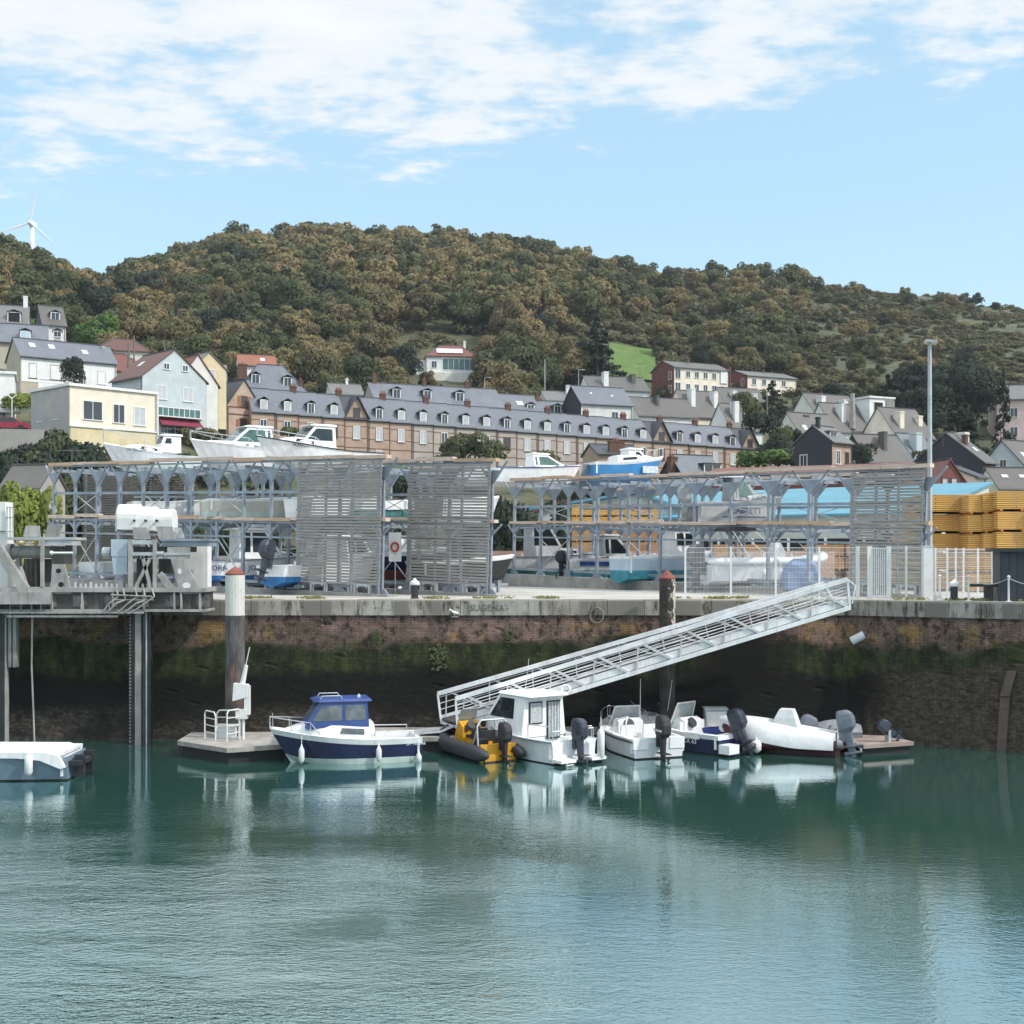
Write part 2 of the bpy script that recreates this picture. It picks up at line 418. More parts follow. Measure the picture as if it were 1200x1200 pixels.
# --- quay top
g = NT('quay_concrete'); p = g.pos()
n1 = g.noise(p, .35, 6, .6); n2 = g.noise(p, 4, 5, .6)
c = g.mix(g.smooth(n1, .3, .7), S(158, 154, 148), S(186, 183, 176)); c = g.mix(g.smooth(n2, .55, .8), c, S(136, 131, 122))
QUAY = g.out(c, .9); g.bump(n2, .2, .02)
mb = MB()
e2 = wall_pt(150, -.5)
mb.poly([(-300, WALL_Y+.5, 0), (KX-.15, WALL_Y+.5, 0), (e2.x, e2.y, 0), (300, e2.y, 0), (300, 106, 0), (-300, 106, 0)])
tag(mb.build('quay_pavement', QUAY), kind='structure')

# --- terrain sheet behind the quay, up to the hilltop and beyond
TY = [100, 116, 145, 175, 215, 270, 340, 430, 560, 700, 1000, 1600]
TPX = [-300, 0, 115, 150, 300, 420, 600, 800, 900, 1050, 1200, 1500]
rows = {
 100: [-.05]*12,
 116: [0]*12,
 145: [15, 14.5, 13.8, 13.5, 10, 9, 7, 5, 5, 4, 4, 4],
 175: [26, 23.5, 21, 20, 15, 14, 11.5, 10, 9.5, 9, 9, 9],
 215: [42, 37, 29, 26, 20, 18, 15, 15, 15, 16, 17, 17],
 270: [60, 54, 48, 46, 41, 40, 37, 34, 34, 33, 32, 32],
 340: [75, 75, 65, 67, 72, 72, 69, 62, 61, 59, 57, 56],
 430: [94, 94, 82, 91, 101, 103, 99, 91, 92, 89, 84, 80],
 560: [94, 94, 78, 91, 102, 105, 99, 90, 90, 87, 82, 78],
 700: [104, 104, 92, 96, 102, 104, 96, 84, 81, 77, 73, 70],
 1000: [110, 110, 100, 104, 100, 98, 90, 80, 80, 77, 73, 70],
 1600: [100]*12}
TT = np.array([rows[y] for y in TY], float)
def terr(x, y):
    x = np.asarray(x, float); y = np.asarray(y, float)
    pxx = np.clip(x/np.maximum(y, 1)*F+CX, TPX[0], TPX[-1]); yy = np.clip(y, TY[0], TY[-1])
    i = np.clip(np.searchsorted(TPX, pxx, side='right')-1, 0, len(TPX)-2); j = np.clip(np.searchsorted(TY, yy, side='right')-1, 0, len(TY)-2)
    tp = np.array(TPX, float); ty = np.array(TY, float)
    u = (pxx-tp[i])/(tp[i+1]-tp[i]); v = (yy-ty[j])/(ty[j+1]-ty[j])
    u = u*u*(3-2*u)
    return (TT[j, i]*(1-u)+TT[j, i+1]*u)*(1-v)+(TT[j+1, i]*(1-u)+TT[j+1, i+1]*u)*v
def tz(x, y): return float(terr(x, y))
xs = np.concatenate([np.linspace(-900, -180, 25), np.linspace(-170, 230, 101), np.linspace(240, 900, 25)])
ys = np.concatenate([np.linspace(100, 300, 61), np.linspace(304, 470, 42), np.linspace(480, 1600, 30)])
gxx, gyy = np.meshgrid(xs, ys); gz = terr(gxx, gyy)+np.where(gyy > 120, rng.normal(0, .25, gxx.shape), 0)
vv = np.stack([gxx.ravel(), gyy.ravel(), gz.ravel()], 1); nx = len(xs)
ff = [(j*nx+i, j*nx+i+1, (j+1)*nx+i+1, (j+1)*nx+i) for j in range(len(ys)-1) for i in range(nx-1)]
me = bpy.data.meshes.new('hill'); me.from_pydata(vv.tolist(), [], ff); me.polygons.foreach_set('use_smooth', [True]*len(ff))
g = NT('hill_grass'); p = g.pos(); s = g.sep(p)
n1 = g.noise(p, .03, 5, .6); n2 = g.noise(p, .16, 6, .7); n3 = g.noise(p, .7, 5, .7)
c = g.mix(g.smooth(n1, .4, .6), S(74, 79, 53), S(90, 88, 62)); c = g.mix(g.smooth(n2, .4, .6), c, S(66, 72, 50)); c = g.mix(g.smooth(n3, .45, .7), c, S(98, 94, 68)); c = g.mix(g.math('MULTIPLY', g.smooth(g.noise(p, .055, 6, .7), .5, .62), .8), c, S(58, 66, 44))
me.materials.append(g.out(c, .95)); g.bump(n3, 1., .5)
hill = bpy.data.objects.new('hill', me); COL.objects.link(hill); tag(hill, kind='structure')

# --- lawns on the slope (mown, brighter than the rough hillside)
g = NT('mown_grass'); p = g.pos(); n = g.noise(p, .5, 6, .7)
LAWN = g.out(g.mix(g.smooth(n, .35, .7), S(74, 100, 44), S(94, 116, 56)), .95); g.bump(g.noise(p, 3, 4), .6, .2)
def sheet(name, pts_px, Ys, m, dz=.35, nu=8, nv=6):
    """a small sheet laid on the slope between two image-space bearings and two distances"""
    (pa, pb), (ya, yb) = pts_px, Ys
    mb = MB(); vs = []
    for j in range(nv+1):
        for i in range(nu+1):
            y = ya+(yb-ya)*j/nv; x = GX(pa+(pb-pa)*i/nu, y); vs.append((x, y, tz(x, y)+dz))
    mb.add(vs, [(j*(nu+1)+i, j*(nu+1)+i+1, (j+1)*(nu+1)+i+1, (j+1)*(nu+1)+i) for j in range(nv) for i in range(nu)])
    return tag(mb.build(name, m, smooth=True), kind='structure')
sheet('grass_ground', (714, 768), (284, 312), LAWN, .6)
sheet('grass_ground', (640, 690), (246, 256), LAWN, .5)
sheet('grass_ground', (880, 915), (196, 235), LAWN, .5)
sheet('grass_ground', (520, 640), (250, 262), LAWN, .5)

# --- the quay wall
g = NT('quay_wall_brick'); p = g.pos(); s = g.sep(p)
cv = g.n.new('ShaderNodeCombineXYZ'); g.inp(cv, 0, g.math('SUBTRACT', s[0], g.math('MULTIPLY', s[1], .0))); g.inp(cv, 1, s[2])
b = g.node('ShaderNodeTexBrick', i_Scale=3.1, i_Color1=(.85, .85, .85, 1), i_Color2=(1.25, 1.2, 1.15, 1), i_Mortar=(.42, .42, .40, 1))
b.inputs['Mortar Size'].default_value = .028; b.inputs['Brick Width'].default_value = .85; b.inputs['Row Height'].default_value = .28
g.l.new(cv.outputs[0], b.inputs['Vector'])
nb = g.noise(g.scale(p, (.35, 1, .8)), 1.1, 7, .65); nf = g.noise(g.scale(p, (1.4, 1, .55)), 1.6, 7, .7); nl = g.noise(g.scale(p, (.09, 1, .2)), 1., 4, .6)
nm = g.noise(g.scale(p, (1, 1, 1.6)), 4.5, 6, .7)
nz = g.noise(g.scale(p, (.22, 1, .5)), 1.3, 8, .72)
z = g.math('ADD', s[2], g.math('ADD', g.math('MULTIPLY', g.math('SUBTRACT', nb, .5), 1.5), g.math('MULTIPLY', g.math('SUBTRACT', nz, .5), 1.9)))
c = g.mix(g.smooth(nf, .35, .65), S(134, 111, 102), S(98, 84, 76))                       # purple-red brick at the top
c = g.mix(g.smooth(nb, .5, .62), c, S(92, 82, 72)); c = g.mix(g.math('MULTIPLY', g.smooth(g.noise(g.scale(p, (1.1, 1, .9)), 2.6, 8, .75), .48, .60), .85), c, S(40, 37, 32))
och = g.math('MULTIPLY', g.smooth(g.noise(g.scale(p, (.5, 1, .35)), 1., 5, .7), .5, .63), g.math('MULTIPLY', g.smooth(s[2], -.75, -1.1), g.smooth(s[2], -2.0, -1.45)))
c = g.mix(g.math('MULTIPLY', och, .5), c, S(166, 134, 72))
alg = g.mix(g.smooth(nf, .4, .68), S(30, 36, 22), S(62, 70, 40))
c = g.mix(g.smooth(z, -1.5, -1.95), c, alg)                                           # green weed band
wet = g.mix(g.smooth(nm, .45, .75), S(17, 17, 15), S(34, 32, 27))
c = g.mix(g.math('MULTIPLY', g.smooth(nm, .55, .7), g.smooth(z, -1.6, -2.2)), c, S(78, 82, 52)); c = g.mix(g.smooth(z, -2.5, -3.3), c, wet)                                            # wet black zone
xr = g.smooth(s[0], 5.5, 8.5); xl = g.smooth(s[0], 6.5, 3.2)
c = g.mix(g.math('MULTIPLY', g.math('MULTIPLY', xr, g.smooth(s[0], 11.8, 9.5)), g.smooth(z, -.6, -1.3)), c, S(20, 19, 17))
low = g.math('MULTIPLY', g.smooth(s[2], -4.0, -4.7), g.math('MULTIPLY', g.smooth(nl, .42, .58), .95))
c = g.mix(low, c, g.mix(g.smooth(nm, .4, .7), S(54, 48, 42), S(104, 96, 86)))           # barnacle-grey foot
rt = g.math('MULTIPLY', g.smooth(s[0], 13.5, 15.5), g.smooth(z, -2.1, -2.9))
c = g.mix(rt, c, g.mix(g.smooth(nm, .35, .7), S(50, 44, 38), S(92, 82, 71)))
c = g.mix(.8, c, b.outputs[0], 'MULTIPLY')
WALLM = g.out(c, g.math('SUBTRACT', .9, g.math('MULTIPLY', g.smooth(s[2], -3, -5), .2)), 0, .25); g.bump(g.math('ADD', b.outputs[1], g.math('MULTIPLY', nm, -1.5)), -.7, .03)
qw = thing('quay_wall', 'weed-stained brick harbour wall with a grey stone coping', 'quay wall', (0, WALL_Y, 0))
mb = MB()
def wq(s0, s1, z0, z1, o0, o1):
    a, b2 = wall_pt(s0, o0, z0), wall_pt(s1, o0, z0); c2, d2 = wall_pt(s1, o1, z1), wall_pt(s0, o1, z1)
    mb.add([a, b2, c2, d2], [(0, 1, 2, 3)])
for s0, s1 in ((-120, -26), (30, 150)): wq(s0, s1, -9, -.62, .25, 0)
# uneven courses: bricks stand in and out by a few centimetres over the part one sees
gs = [-26+.3*i for i in range(131)]+[KX+.3*i for i in range(0, 57)]; gs = [x for x in gs if x <= 13.0 or x >= KX]; gs[-1] = 30.
gzs = [-.62-.115*j for j in range(48)]+[-9.]
pv = []
for z_ in gzs:
    for x in gs: pv.append(wall_pt(x, .25*(-z_-.62)/8.4+(random.uniform(-.004, .007) if -.7 > z_ > -6.2 else 0)-(.05 if random.random() < .006 else 0), z_))
ng = len(gs); mb.add(pv, [(j*ng+i, j*ng+i+1, (j+1)*ng+i+1, (j+1)*ng+i) for j in range(len(gzs)-1) for i in range(ng-1)])
mb.at((0, -WALL_Y, 0)); mb.v = [(x, y-WALL_Y, z) for x, y, z in mb.v]
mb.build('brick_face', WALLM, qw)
g = NT('coping_stone'); p = g.pos(); s = g.sep(p)
n1 = g.noise(p, .8, 6, .65); n2 = g.noise(g.scale(p, (1.6, 1.6, .3)), 2., 6, .7); oi = g.noise(g.scale(p, (.35, .35, 0)), 2., 1)
c = g.mix(g.smooth(n1, .3, .7), S(172, 168, 160), S(138, 132, 122)); c = g.mix(g.smooth(n2, .46, .64), c, S(72, 68, 58)); c = g.mix(g.math('MULTIPLY', g.smooth(g.noise(p, 1.7, 7, .75), .55, .66), .8), c, S(52, 48, 40)); c = g.mix(g.smooth(oi, .5, .56), c, mul(S(132, 127, 118), .8))
top = g.smooth(s[2], -.1, 0.0); c = g.mix(top, c, S(172, 166, 152))
COPE = g.out(c, .92); g.bump(g.noise(p, 6, 5), .5, .03)
mb = MB(); sx = -120.
while sx < 60:
    ln = random.uniform(1.0, 1.7); s1 = sx+ln-.018
    if sx < KX < sx+ln: s1 = KX; ln = KX-sx
    jz = random.uniform(-.012, .012)
    a = [wall_pt(sx, .1, -.62), wall_pt(s1, .1, -.62), wall_pt(s1, .1, .012+jz), wall_pt(sx, .1, .012+jz)]
    b2 = [wall_pt(sx, -.55, -.62), wall_pt(s1, -.55, -.62), wall_pt(s1, -.55, .012+jz), wall_pt(sx, -.55, .012+jz)]
    mb.add([v-Vector((0, WALL_Y, 0)) for v in a+b2], [(0, 1, 2, 3), (3, 2, 6, 7), (1, 5, 6, 2), (0, 3, 7, 4)])
    sx += ln
mb.build('coping', COPE, qw)
text_part('SUGENA', .36, M('faded_graffiti', (.15, .145, .135), .9), qw, (GX(571, WALL_Y), -.115, -.33), (R(90), 0, 0), 'graffiti')
# repaired drain run, outfall pipe, mooring ring
mb = MB(); q0 = WALL_Y
pr = [(1186, 786), (1178, 815), (1174, 880)]
for (xa, ya), (xb, yb) in zip(pr, pr[1:]):
    def onw(px, py, off):
        # ray through (px,py) meets the bent wall
        dx, dy = (px-CX)/F, 1.0
        t = (-(KX)*KD.y+WALL_Y*KD.x)/(dy*KD.x-dx*KD.y)
        sl = (dx*t-KX)/KD.x+KX
        return wall_pt(sl, off, CZ+(HZ-py)/F*t)
    mb.add([onw(xa-5, ya, .2), onw(xa+6, ya, .2), onw(xb+6, yb, .27), onw(xb-5, yb, .27), onw(xa-5, ya, -.3), onw(xa+6, ya, -.3), onw(xb+6, yb, -.3), onw(xb-5, yb, -.3)], [(0, 1, 2, 3), (0, 3, 7, 4), (1, 5, 6, 2), (0, 4, 5, 1)])
mb.v = [(x, y-WALL_Y, z) for x, y, z in mb.v]
mb.build('brick_repair', brick_mat('repair_brick', S(104, 86, 78), S(92, 76, 70), S(100, 90, 84), 1.2), qw)
o = thing('drain_pipe', 'short white plastic pipe end sticking out of the dark wall under the gangway head', 'pipe', onw(1001, 750, .1))
mb = MB(); prof = [(.15, 0), (.17, .02), (.17, .55)]
mb.at((0, 0, 0), ry=R(62), rz=R(-10)); mb.lathe([(.17, -.1), (.17, .45), (.13, .45), (.13, .1), (0.01, .1)], n=12); mb.build('pipe_body', M('white_pvc', (.6, .64, .66), .4, 0, .1, 3), o, smooth=False)
o = thing('mooring_ring', 'rusty iron mooring ring hanging on the brick wall below the coping', 'ring', (GX(699, WALL_Y), WALL_Y-.13, -.62-.0))
mb = MB(); pts = [(.26*math.sin(a), -.04, -.0+.3*math.cos(a)) for a in [2*math.pi*k/14 for k in range(15)]]
mb.path(pts, .03, 0, 5); mb.build('ring', M('rusty_iron', (.2, .19, .17), .7, .3, .3, 4), o)

# --- tufts and weeds
LEAFM = {}
def foliage_mat(name, cols, dark=.55, nscale=.13):
    g = NT(name); p = g.pos(); oi = g.n.new('ShaderNodeObjectInfo').outputs['Random']
    geo = g.n.new('ShaderNodeNewGeometry').outputs['Random Per Island']
    n1 = g.noise(p, nscale, 3, .5); n2 = g.noise(p, .9, 3, .6)
    f = g.math('ADD', g.math('MULTIPLY', oi, .55), g.math('MULTIPLY', g.smooth(n1, .3, .7), .45))
    st = [(i/(len(cols)-1)*.8+.1, S(*c)) for i, c in enumerate(cols)]
    c = g.ramp(f, st)
    k = g.math('ADD', 1.42, g.math('ADD', g.math('MULTIPLY', geo, .1), g.math('MULTIPLY', n2, .16)))
    cm = g.n.new('ShaderNodeMix'); cm.data_type = 'RGBA'; cm.blend_type = 'MULTIPLY'; cm.inputs[0].default_value = 1
    cc = g.n.new('ShaderNodeCombineColor'); [g.inp(cc, i, k) for i in range(3)]
    g.inp(cm, 6, c); g.inp(cm, 7, cc.outputs[0])
    g.out(cm.outputs[2], .8, 0, .2)
    tr = g.node('ShaderNodeBsdfTranslucent'); g.inp(tr, 0, cm.outputs[2]); mx = g.node('ShaderNodeMixShader'); g.inp(mx, 0, .3)
    g.l.new(g.b.outputs[0], mx.inputs[1]); g.l.new(tr.outputs[0], mx.inputs[2]); g.l.new(mx.outputs[0], g.n['Material Output'].inputs[0])
    LEAFM[name] = g.mat; return g.mat
RUSSET = foliage_mat('foliage_russet', [(70, 74, 52), (84, 82, 58), (98, 89, 65), (114, 101, 70), (92, 90, 62)])
GREEN = foliage_mat('foliage_green', [(56, 64, 44), (66, 74, 50), (80, 82, 56), (70, 74, 54)])
DARKG = foliage_mat('foliage_dark', [(36, 46, 38), (44, 54, 44), (52, 60, 48)])
BRIGHT = foliage_mat('foliage_bright', [(70, 94, 52), (82, 104, 56), (64, 86, 48)])
SCRUB = foliage_mat('foliage_scrub', [(66, 74, 50), (80, 82, 58), (88, 82, 62), (72, 80, 52)])
YGREEN = foliage_mat('foliage_yellow_green', [(100, 112, 52), (116, 122, 62), (88, 104, 48)])
BARK = M('bark', (.07, .06, .05), .95, 0, .3, 2)

def leaf_quads(P, N, size, jit=.5):
    """a small bent leaf-clump (rhombus) at every point, roughly facing N"""
    n = len(P); N0 = N/(np.linalg.norm(N, axis=1, keepdims=True)+1e-9); N = N+rng.normal(0, jit, (n, 3)); N /= np.linalg.norm(N, axis=1, keepdims=True)+1e-9
    A = rng.normal(0, 1, (n, 3)); A -= (A*N).sum(1, keepdims=True)*N; A /= np.linalg.norm(A, axis=1, keepdims=True)+1e-9
    B = np.cross(N, A); s = size*rng.uniform(.55, 1.3, (n, 1)); t = s*rng.uniform(.5, .95, (n, 1))
    k = rng.uniform(-.4, .4, (n, 1))
    V = np.stack([P-A*s, P-B*t+A*s*k, P+A*s+N*s*.25, P+B*t-A*s*k], 1)
    SN = N0*.9+N*.25; SN /= np.linalg.norm(SN, axis=1, keepdims=True)+1e-9
    return np.concatenate([V, np.repeat(SN[:, None, :], 4, 1)], 2).reshape(-1, 6)
def crown_points(n, lobes, inner=.25):
    """points spread over the skins of overlapping lobes (cx,cy,cz,rx,ry,rz), a few inside them"""
    L = np.array(lobes, float); w = (L[:, 3]*L[:, 4]+L[:, 4]*L[:, 5]+L[:, 3]*L[:, 5]); w /= w.sum()
    idx = rng.choice(len(L), n, p=w); D = rng.normal(0, 1, (n, 3)); D /= np.linalg.norm(D, axis=1, keepdims=True)
    D[:, 2] = np.where(D[:, 2] < -.35, -D[:, 2], D[:, 2])
    rr = 1-inner*rng.random((n, 1))**2.2+rng.normal(0, .05, (n, 1))
    return L[idx, :3]+D*L[idx, 3:6]*rr, D
def quad_mesh(name, V, m):
    me = bpy.data.meshes.new(name); n = len(V)
    me.vertices.add(n); me.vertices.foreach_set('co', np.ascontiguousarray(V[:, :3], dtype=np.float32).ravel())
    me.loops.add(n); me.loops.foreach_set('vertex_index', np.arange(n, dtype=np.int32))
    me.polygons.add(n//4); me.polygons.foreach_set('loop_start', np.arange(0, n, 4, dtype=np.int32))
    me.update(calc_edges=True); me.materials.append(m)
    if V.shape[1] == 6: me.polygons.foreach_set('use_smooth', [True]*(n//4)); me.normals_split_custom_set_from_vertices(V[:, 3:].tolist())   # leaves shade with the clump they grow on
    return me
def broad_lobes(w, h, k):
    lo = [(0, 0, h*.58, w*.33, w*.33, h*.36)]
    for i in range(k):
        a = 2*math.pi*i/k+rng.uniform(-.4, .4); r = w*rng.uniform(.2, .33); s = w*rng.uniform(.15, .25)
        lo.append((r*math.cos(a), r*math.sin(a), h*rng.uniform(.36, .74), s, s, s*rng.uniform(.7, 1.05)))
    for i in range(k//2):
        s = w*rng.uniform(.11, .18); a = rng.uniform(0, 6.28)
        lo.append((w*.2*math.cos(a), w*.2*math.sin(a), h*rng.uniform(.78, .92), s, s, s*.9))
    return lo
def trunk_mb(h, r, lobes=None):
    mb = MB(); mb.tube((0, 0, -1.0), (0, 0, h*.55), r, 0, 7, r*.55)
    for i, L in enumerate((lobes or [])[1:6]):
        mb.tube((0, 0, h*(.25+.05*i)), (L[0]*.85, L[1]*.85, L[2]), r*.42, 0, 5, r*.12)
    return mb
def tree_root(name, crown_me, trunk_me):
    root = bpy.data.objects.new(name, None); COL.objects.link(root)
    c = bpy.data.objects.new('crown', crown_me); COL.objects.link(c); c.parent = root
    if trunk_me:
        t = bpy.data.objects.new('trunk', trunk_me); COL.objects.link(t); t.parent = root
    return root
def mesh_of(mb, m):
    o = mb.build('trunk', m); me = o.data; bpy.data.objects.remove(o); return me
CROWNS = []     # unit-ish broadleaf crowns, 9 m wide and 9.5 m tall
for i in range(8):
    lo = broad_lobes(9.2, 9.5, 8+i % 3)
    P, N = crown_points(4600, lo, .25); CROWNS.append((leaf_quads(P, N, .25), mesh_of(trunk_mb(9.5, .26, lo), BARK)))
def colour_meshes(m): return [quad_mesh('crown', V, m) for V, t in CROWNS]
CR = {'russet': colour_meshes(RUSSET), 'green': colour_meshes(GREEN), 'bright': colour_meshes(BRIGHT), 'dark': colour_meshes(DARKG)}
SHRUBS = []
for i in range(4):
    lo = [(rng.uniform(-1, 1)*1.1, rng.uniform(-1, 1)*1.1, rng.uniform(.5, 1.3), rng.uniform(.6, 1.2), rng.uniform(.6, 1.2), rng.uniform(.5, 1.1)) for _ in range(7)]
    P, N = crown_points(1500, lo, .3); SHRUBS.append(leaf_quads(P, N, .15))
SH = {k: [quad_mesh('foliage', V, m) for V in SHRUBS] for k, m in (('scrub', SCRUB), ('dark', DARKG), ('green', GREEN), ('yellow', YGREEN), ('bright', BRIGHT), ('russet', RUSSET))}
def conifer_pts(h, w, n, tiers, flat=.35):
    P = []; N = []
    for i in range(tiers):
        f = i/(tiers-1); z = h*(.1+.86*f); rr = w*.5*(1-f)**.75*rng.uniform(.75, 1.1)+.2
        m = int(n/tiers*(1.35-f*.9))
        k = max(4, int(7-4*f)); az = rng.uniform(0, 6.28, k); a = az[rng.integers(0, k, m)]+rng.normal(0, .22, m); r = rr*np.sqrt(rng.random(m))
        P.append(np.stack([r*np.cos(a), r*np.sin(a), z-r*flat+rng.normal(0, .22, m)], 1)); N.append(np.stack([np.cos(a)*.3, np.sin(a)*.3, np.ones(m)], 1))
    return np.concatenate(P), np.concatenate(N)
CON = []
for i in range(3):
    P, N = conifer_pts(14, 9.5, 3200, 12, .12+.1*i); CON.append((quad_mesh('crown', leaf_quads(P, N, .36, .5), DARKG), mesh_of(MB().tube((0, 0, -1), (0, 0, 13.2), .28, 0, 7, .05), BARK)))

n_tree = [0]
def place(root, x, y, z, sx, sz, label, cat, group):
    root.location = (x, y, z); root.rotation_euler = (0, 0, rng.uniform(0, 6.28)); root.scale = (sx*rng.uniform(.85, 1.1), sx*rng.uniform(.85, 1.1), sz*rng.uniform(.88, 1.15))
    tag(root, label, cat, group)
def spread_copy(V, keep, grow, sc, at):
    V = V.reshape(-1, 4, 6); V = V[rng.choice(len(V), min(keep, len(V)), replace=False)]
    Q = V[..., :3]; ce = Q.mean(1, keepdims=True); Q = ce+(Q-ce)*grow; N = V[..., 3:]
    a = rng.uniform(0, 6.28); ca, sa = math.cos(a), math.sin(a)
    def ro(q): return np.stack([q[..., 0]*ca-q[..., 1]*sa, q[..., 0]*sa+q[..., 1]*ca, q[..., 2]], -1)
    return np.concatenate([ro(Q)*np.array(sc)+np.array(at), ro(N)], -1).reshape(-1, 6)
# hillside wood: candidates on a jittered fan of rows
cand = []
Y = 222.
while Y < 452:
    step = 7.6*(1+.1*(Y-222)/230)
    x0, x1 = GX(-70, Y), GX(1275, Y); x = x0
    while x < x1:
        xx = x+rng.uniform(-2.2, 2.2); yy = Y+rng.uniform(-2.6, 2.6); px = xx/yy*F+CX; x += step
        z = tz(xx, yy); py = HZ-(z-CZ)/yy*F
        # the open grassy flank and the plots of the town stay clear
        if px > 850 and yy > (330 if px < 1040 else 290):
            p_ = .25 if px < 960 else (.5 if px < 1040 else .74)
            if yy > 405: p_ = .3 if px < 950 else .55
            if rng.random() < p_: continue
        if px > 1170 and rng.random() < .8: continue
        if 660 < px < 860 and 352 < py < 440 and rng.random() < .5: continue
        if px < 130 and yy < 238: continue
        if px > 620 and yy < 262 and px < 780: continue
        if px > 780 and yy < 286 and px < 960: continue
        if px > 960 and yy < 240: continue
        if 466 < px < 578 and yy < 305: continue
        if 130 < px < 460 and yy < 226: continue
        if 696 < px < 770 and yy < 314: continue
        cand.append((xx, yy, z, px, py))
    Y += step*.78
cand.sort(key=lambda c: c[1])
stuffV = []
n_ind = 0
for (x, y, z, px, py) in cand:
    u = rng.random(); big = rng.uniform(.8, 1.3)*(1.0 if px < 620 else .92)
    if px > 640 and yy > 335: big *= rng.uniform(.5, 1.)
    if px > 940 and yy > 400: big *= .6
    if py < 300 and px < 620: big *= .8
    kind = 'russet' if u < (.52 if 120 < px < 720 else .36) else 'green'
    if px > 640 and u > .55: kind = 'green'
    if py < 300 and u < .75: kind = 'green'
    if u > .955: kind = 'dark'
    if n_ind < 262:
        i = int(rng.integers(0, 8))
        r = tree_root('broadleaf_tree', CR[kind][i], CROWNS[i][1]); n_ind += 1
        lab = {'russet': 'round olive and russet broadleaf tree in the wood on the hillside', 'green': 'dull green broadleaf tree in the wood on the hillside', 'dark': 'dark green broadleaf tree in the wood on the hillside'}[kind]
        place(r, x, y, z-.8, big*1.06, big*rng.uniform(.95, 1.2), lab, 'tree', kind+' trees of the hillside wood')
    else:
        stuffV.append((kind, spread_copy(CROWNS[int(rng.integers(0, 8))][0], 1500, 1.6, (big*1.06, big*1.06, big*1.05), (x, y, z-.8))))
me_by = {k: [q for kk, q in stuffV if kk == k] for k in ('russet', 'green', 'dark')}
me = quad_mesh('wood', np.concatenate([np.concatenate(v) for v in me_by.values() if v]), RUSSET)
me.materials.append(GREEN); me.materials.append(DARKG)
idx = np.concatenate([np.full(sum(len(q) for q in me_by[k])//4, i) for i, k in enumerate(('russet', 'green', 'dark')) if me_by[k]])
me.polygons.foreach_set('material_index', idx.astype(np.int32))
o = bpy.data.objects.new('woodland', me); COL.objects.link(o); tag(o, 'far mass of olive and russet treetops along the hill crest', 'wood', None, 'stuff')
# undergrowth and gorse: uncountable ground cover between the trees
Q = []
for k in range(6400):
    y = rng.uniform(216, 450) if k < 2600 else rng.uniform(275, 440); px = rng.uniform(-60, 1260) if k < 2600 else (rng.uniform(640, 900) if k < 3700 else rng.uniform(870, 1240)); x = GX(px, y); z = tz(x, y); py = HZ-(z-CZ)/y*F
    if 640 < px < 960 and y < 262: continue
    if 696 < px < 770 and y < 314: continue
    if px > 1000 and y < 262: continue
    if k < 3700 and px > 960 and y > 290 and rng.random() < .62: continue
    if k >= 3700 and math.sin(x*.11+1)+math.sin(y*.13+x*.04) < -.75: continue
    if 478 < px < 568 and y < 285: continue
    s = rng.uniform(.6, 1.5) if k < 3700 else rng.uniform(.5, 1.25)
    Q.append(spread_copy(SHRUBS[int(rng.integers(0, 4))], 190, 2.0, (s, s, s*(.9 if k < 3700 else .5)), (x, y, z-.2)))
o = bpy.data.objects.new('undergrowth', quad_mesh('undergrowth', np.concatenate(Q), SCRUB)); COL.objects.link(o)
tag(o, 'low gorse and bramble cover on the hillside between the trees', 'undergrowth', None, 'stuff')
# single trees and bushes that stand out, by bearing, foot line and distance
def tree_at(px, Y, w, h, kind, label, group=None, conifer=False, py=None):
    x = GX(px, Y); z = tz(x, Y) if py is None else CZ+(HZ-py)/F*Y
    if conifer:
        i = int(rng.integers(0, 3)); r = tree_root('conifer_tree', CON[i][0], CON[i][1]); place(r, x, Y, z-.3, w/9.5, h/14, label, 'conifer', group)
    else:
        i = int(rng.integers(0, 8)); r = tree_root('broadleaf_tree', CR[kind][i], CROWNS[i][1]); place(r, x, Y, z-.3, w/9.2, h/9.9, label, 'tree', group)
    return r
def shrub_at(px, Y, w, h, kind, label, group=None, py=None, cat='bush', name='bush'):
    x = GX(px, Y); z = tz(x, Y) if py is None else CZ+(HZ-py)/F*Y
    o = bpy.data.objects.new(name, SH[kind][int(rng.integers(0, 4))]); COL.objects.link(o)
    o.location = (x, Y, z-.15); o.rotation_euler = (0, 0, rng.uniform(0, 6.28)); o.scale = (w/3.2, w/3.2, h/2.1)
    return tag(o, label, cat, group)

# --- the sea air between the quay and the hill
hz = bpy.data.materials.new('sea_haze'); hz.use_nodes = True; hn = hz.node_tree; hn.nodes.remove(hn.nodes['Principled BSDF'])
pv = hn.nodes.new('ShaderNodeVolumePrincipled'); pv.inputs['Color'].default_value = (.86, .92, 1, 1); pv.inputs['Density'].default_value = .00013; pv.inputs['Anisotropy'].default_value = .1
hn.links.new(pv.outputs[0], hn.nodes['Material Output'].inputs['Volume'])
hb = MB().box(-940, 940, -140, 1640, -10.2, 245).build('haze', hz); tag(hb, kind='stuff')
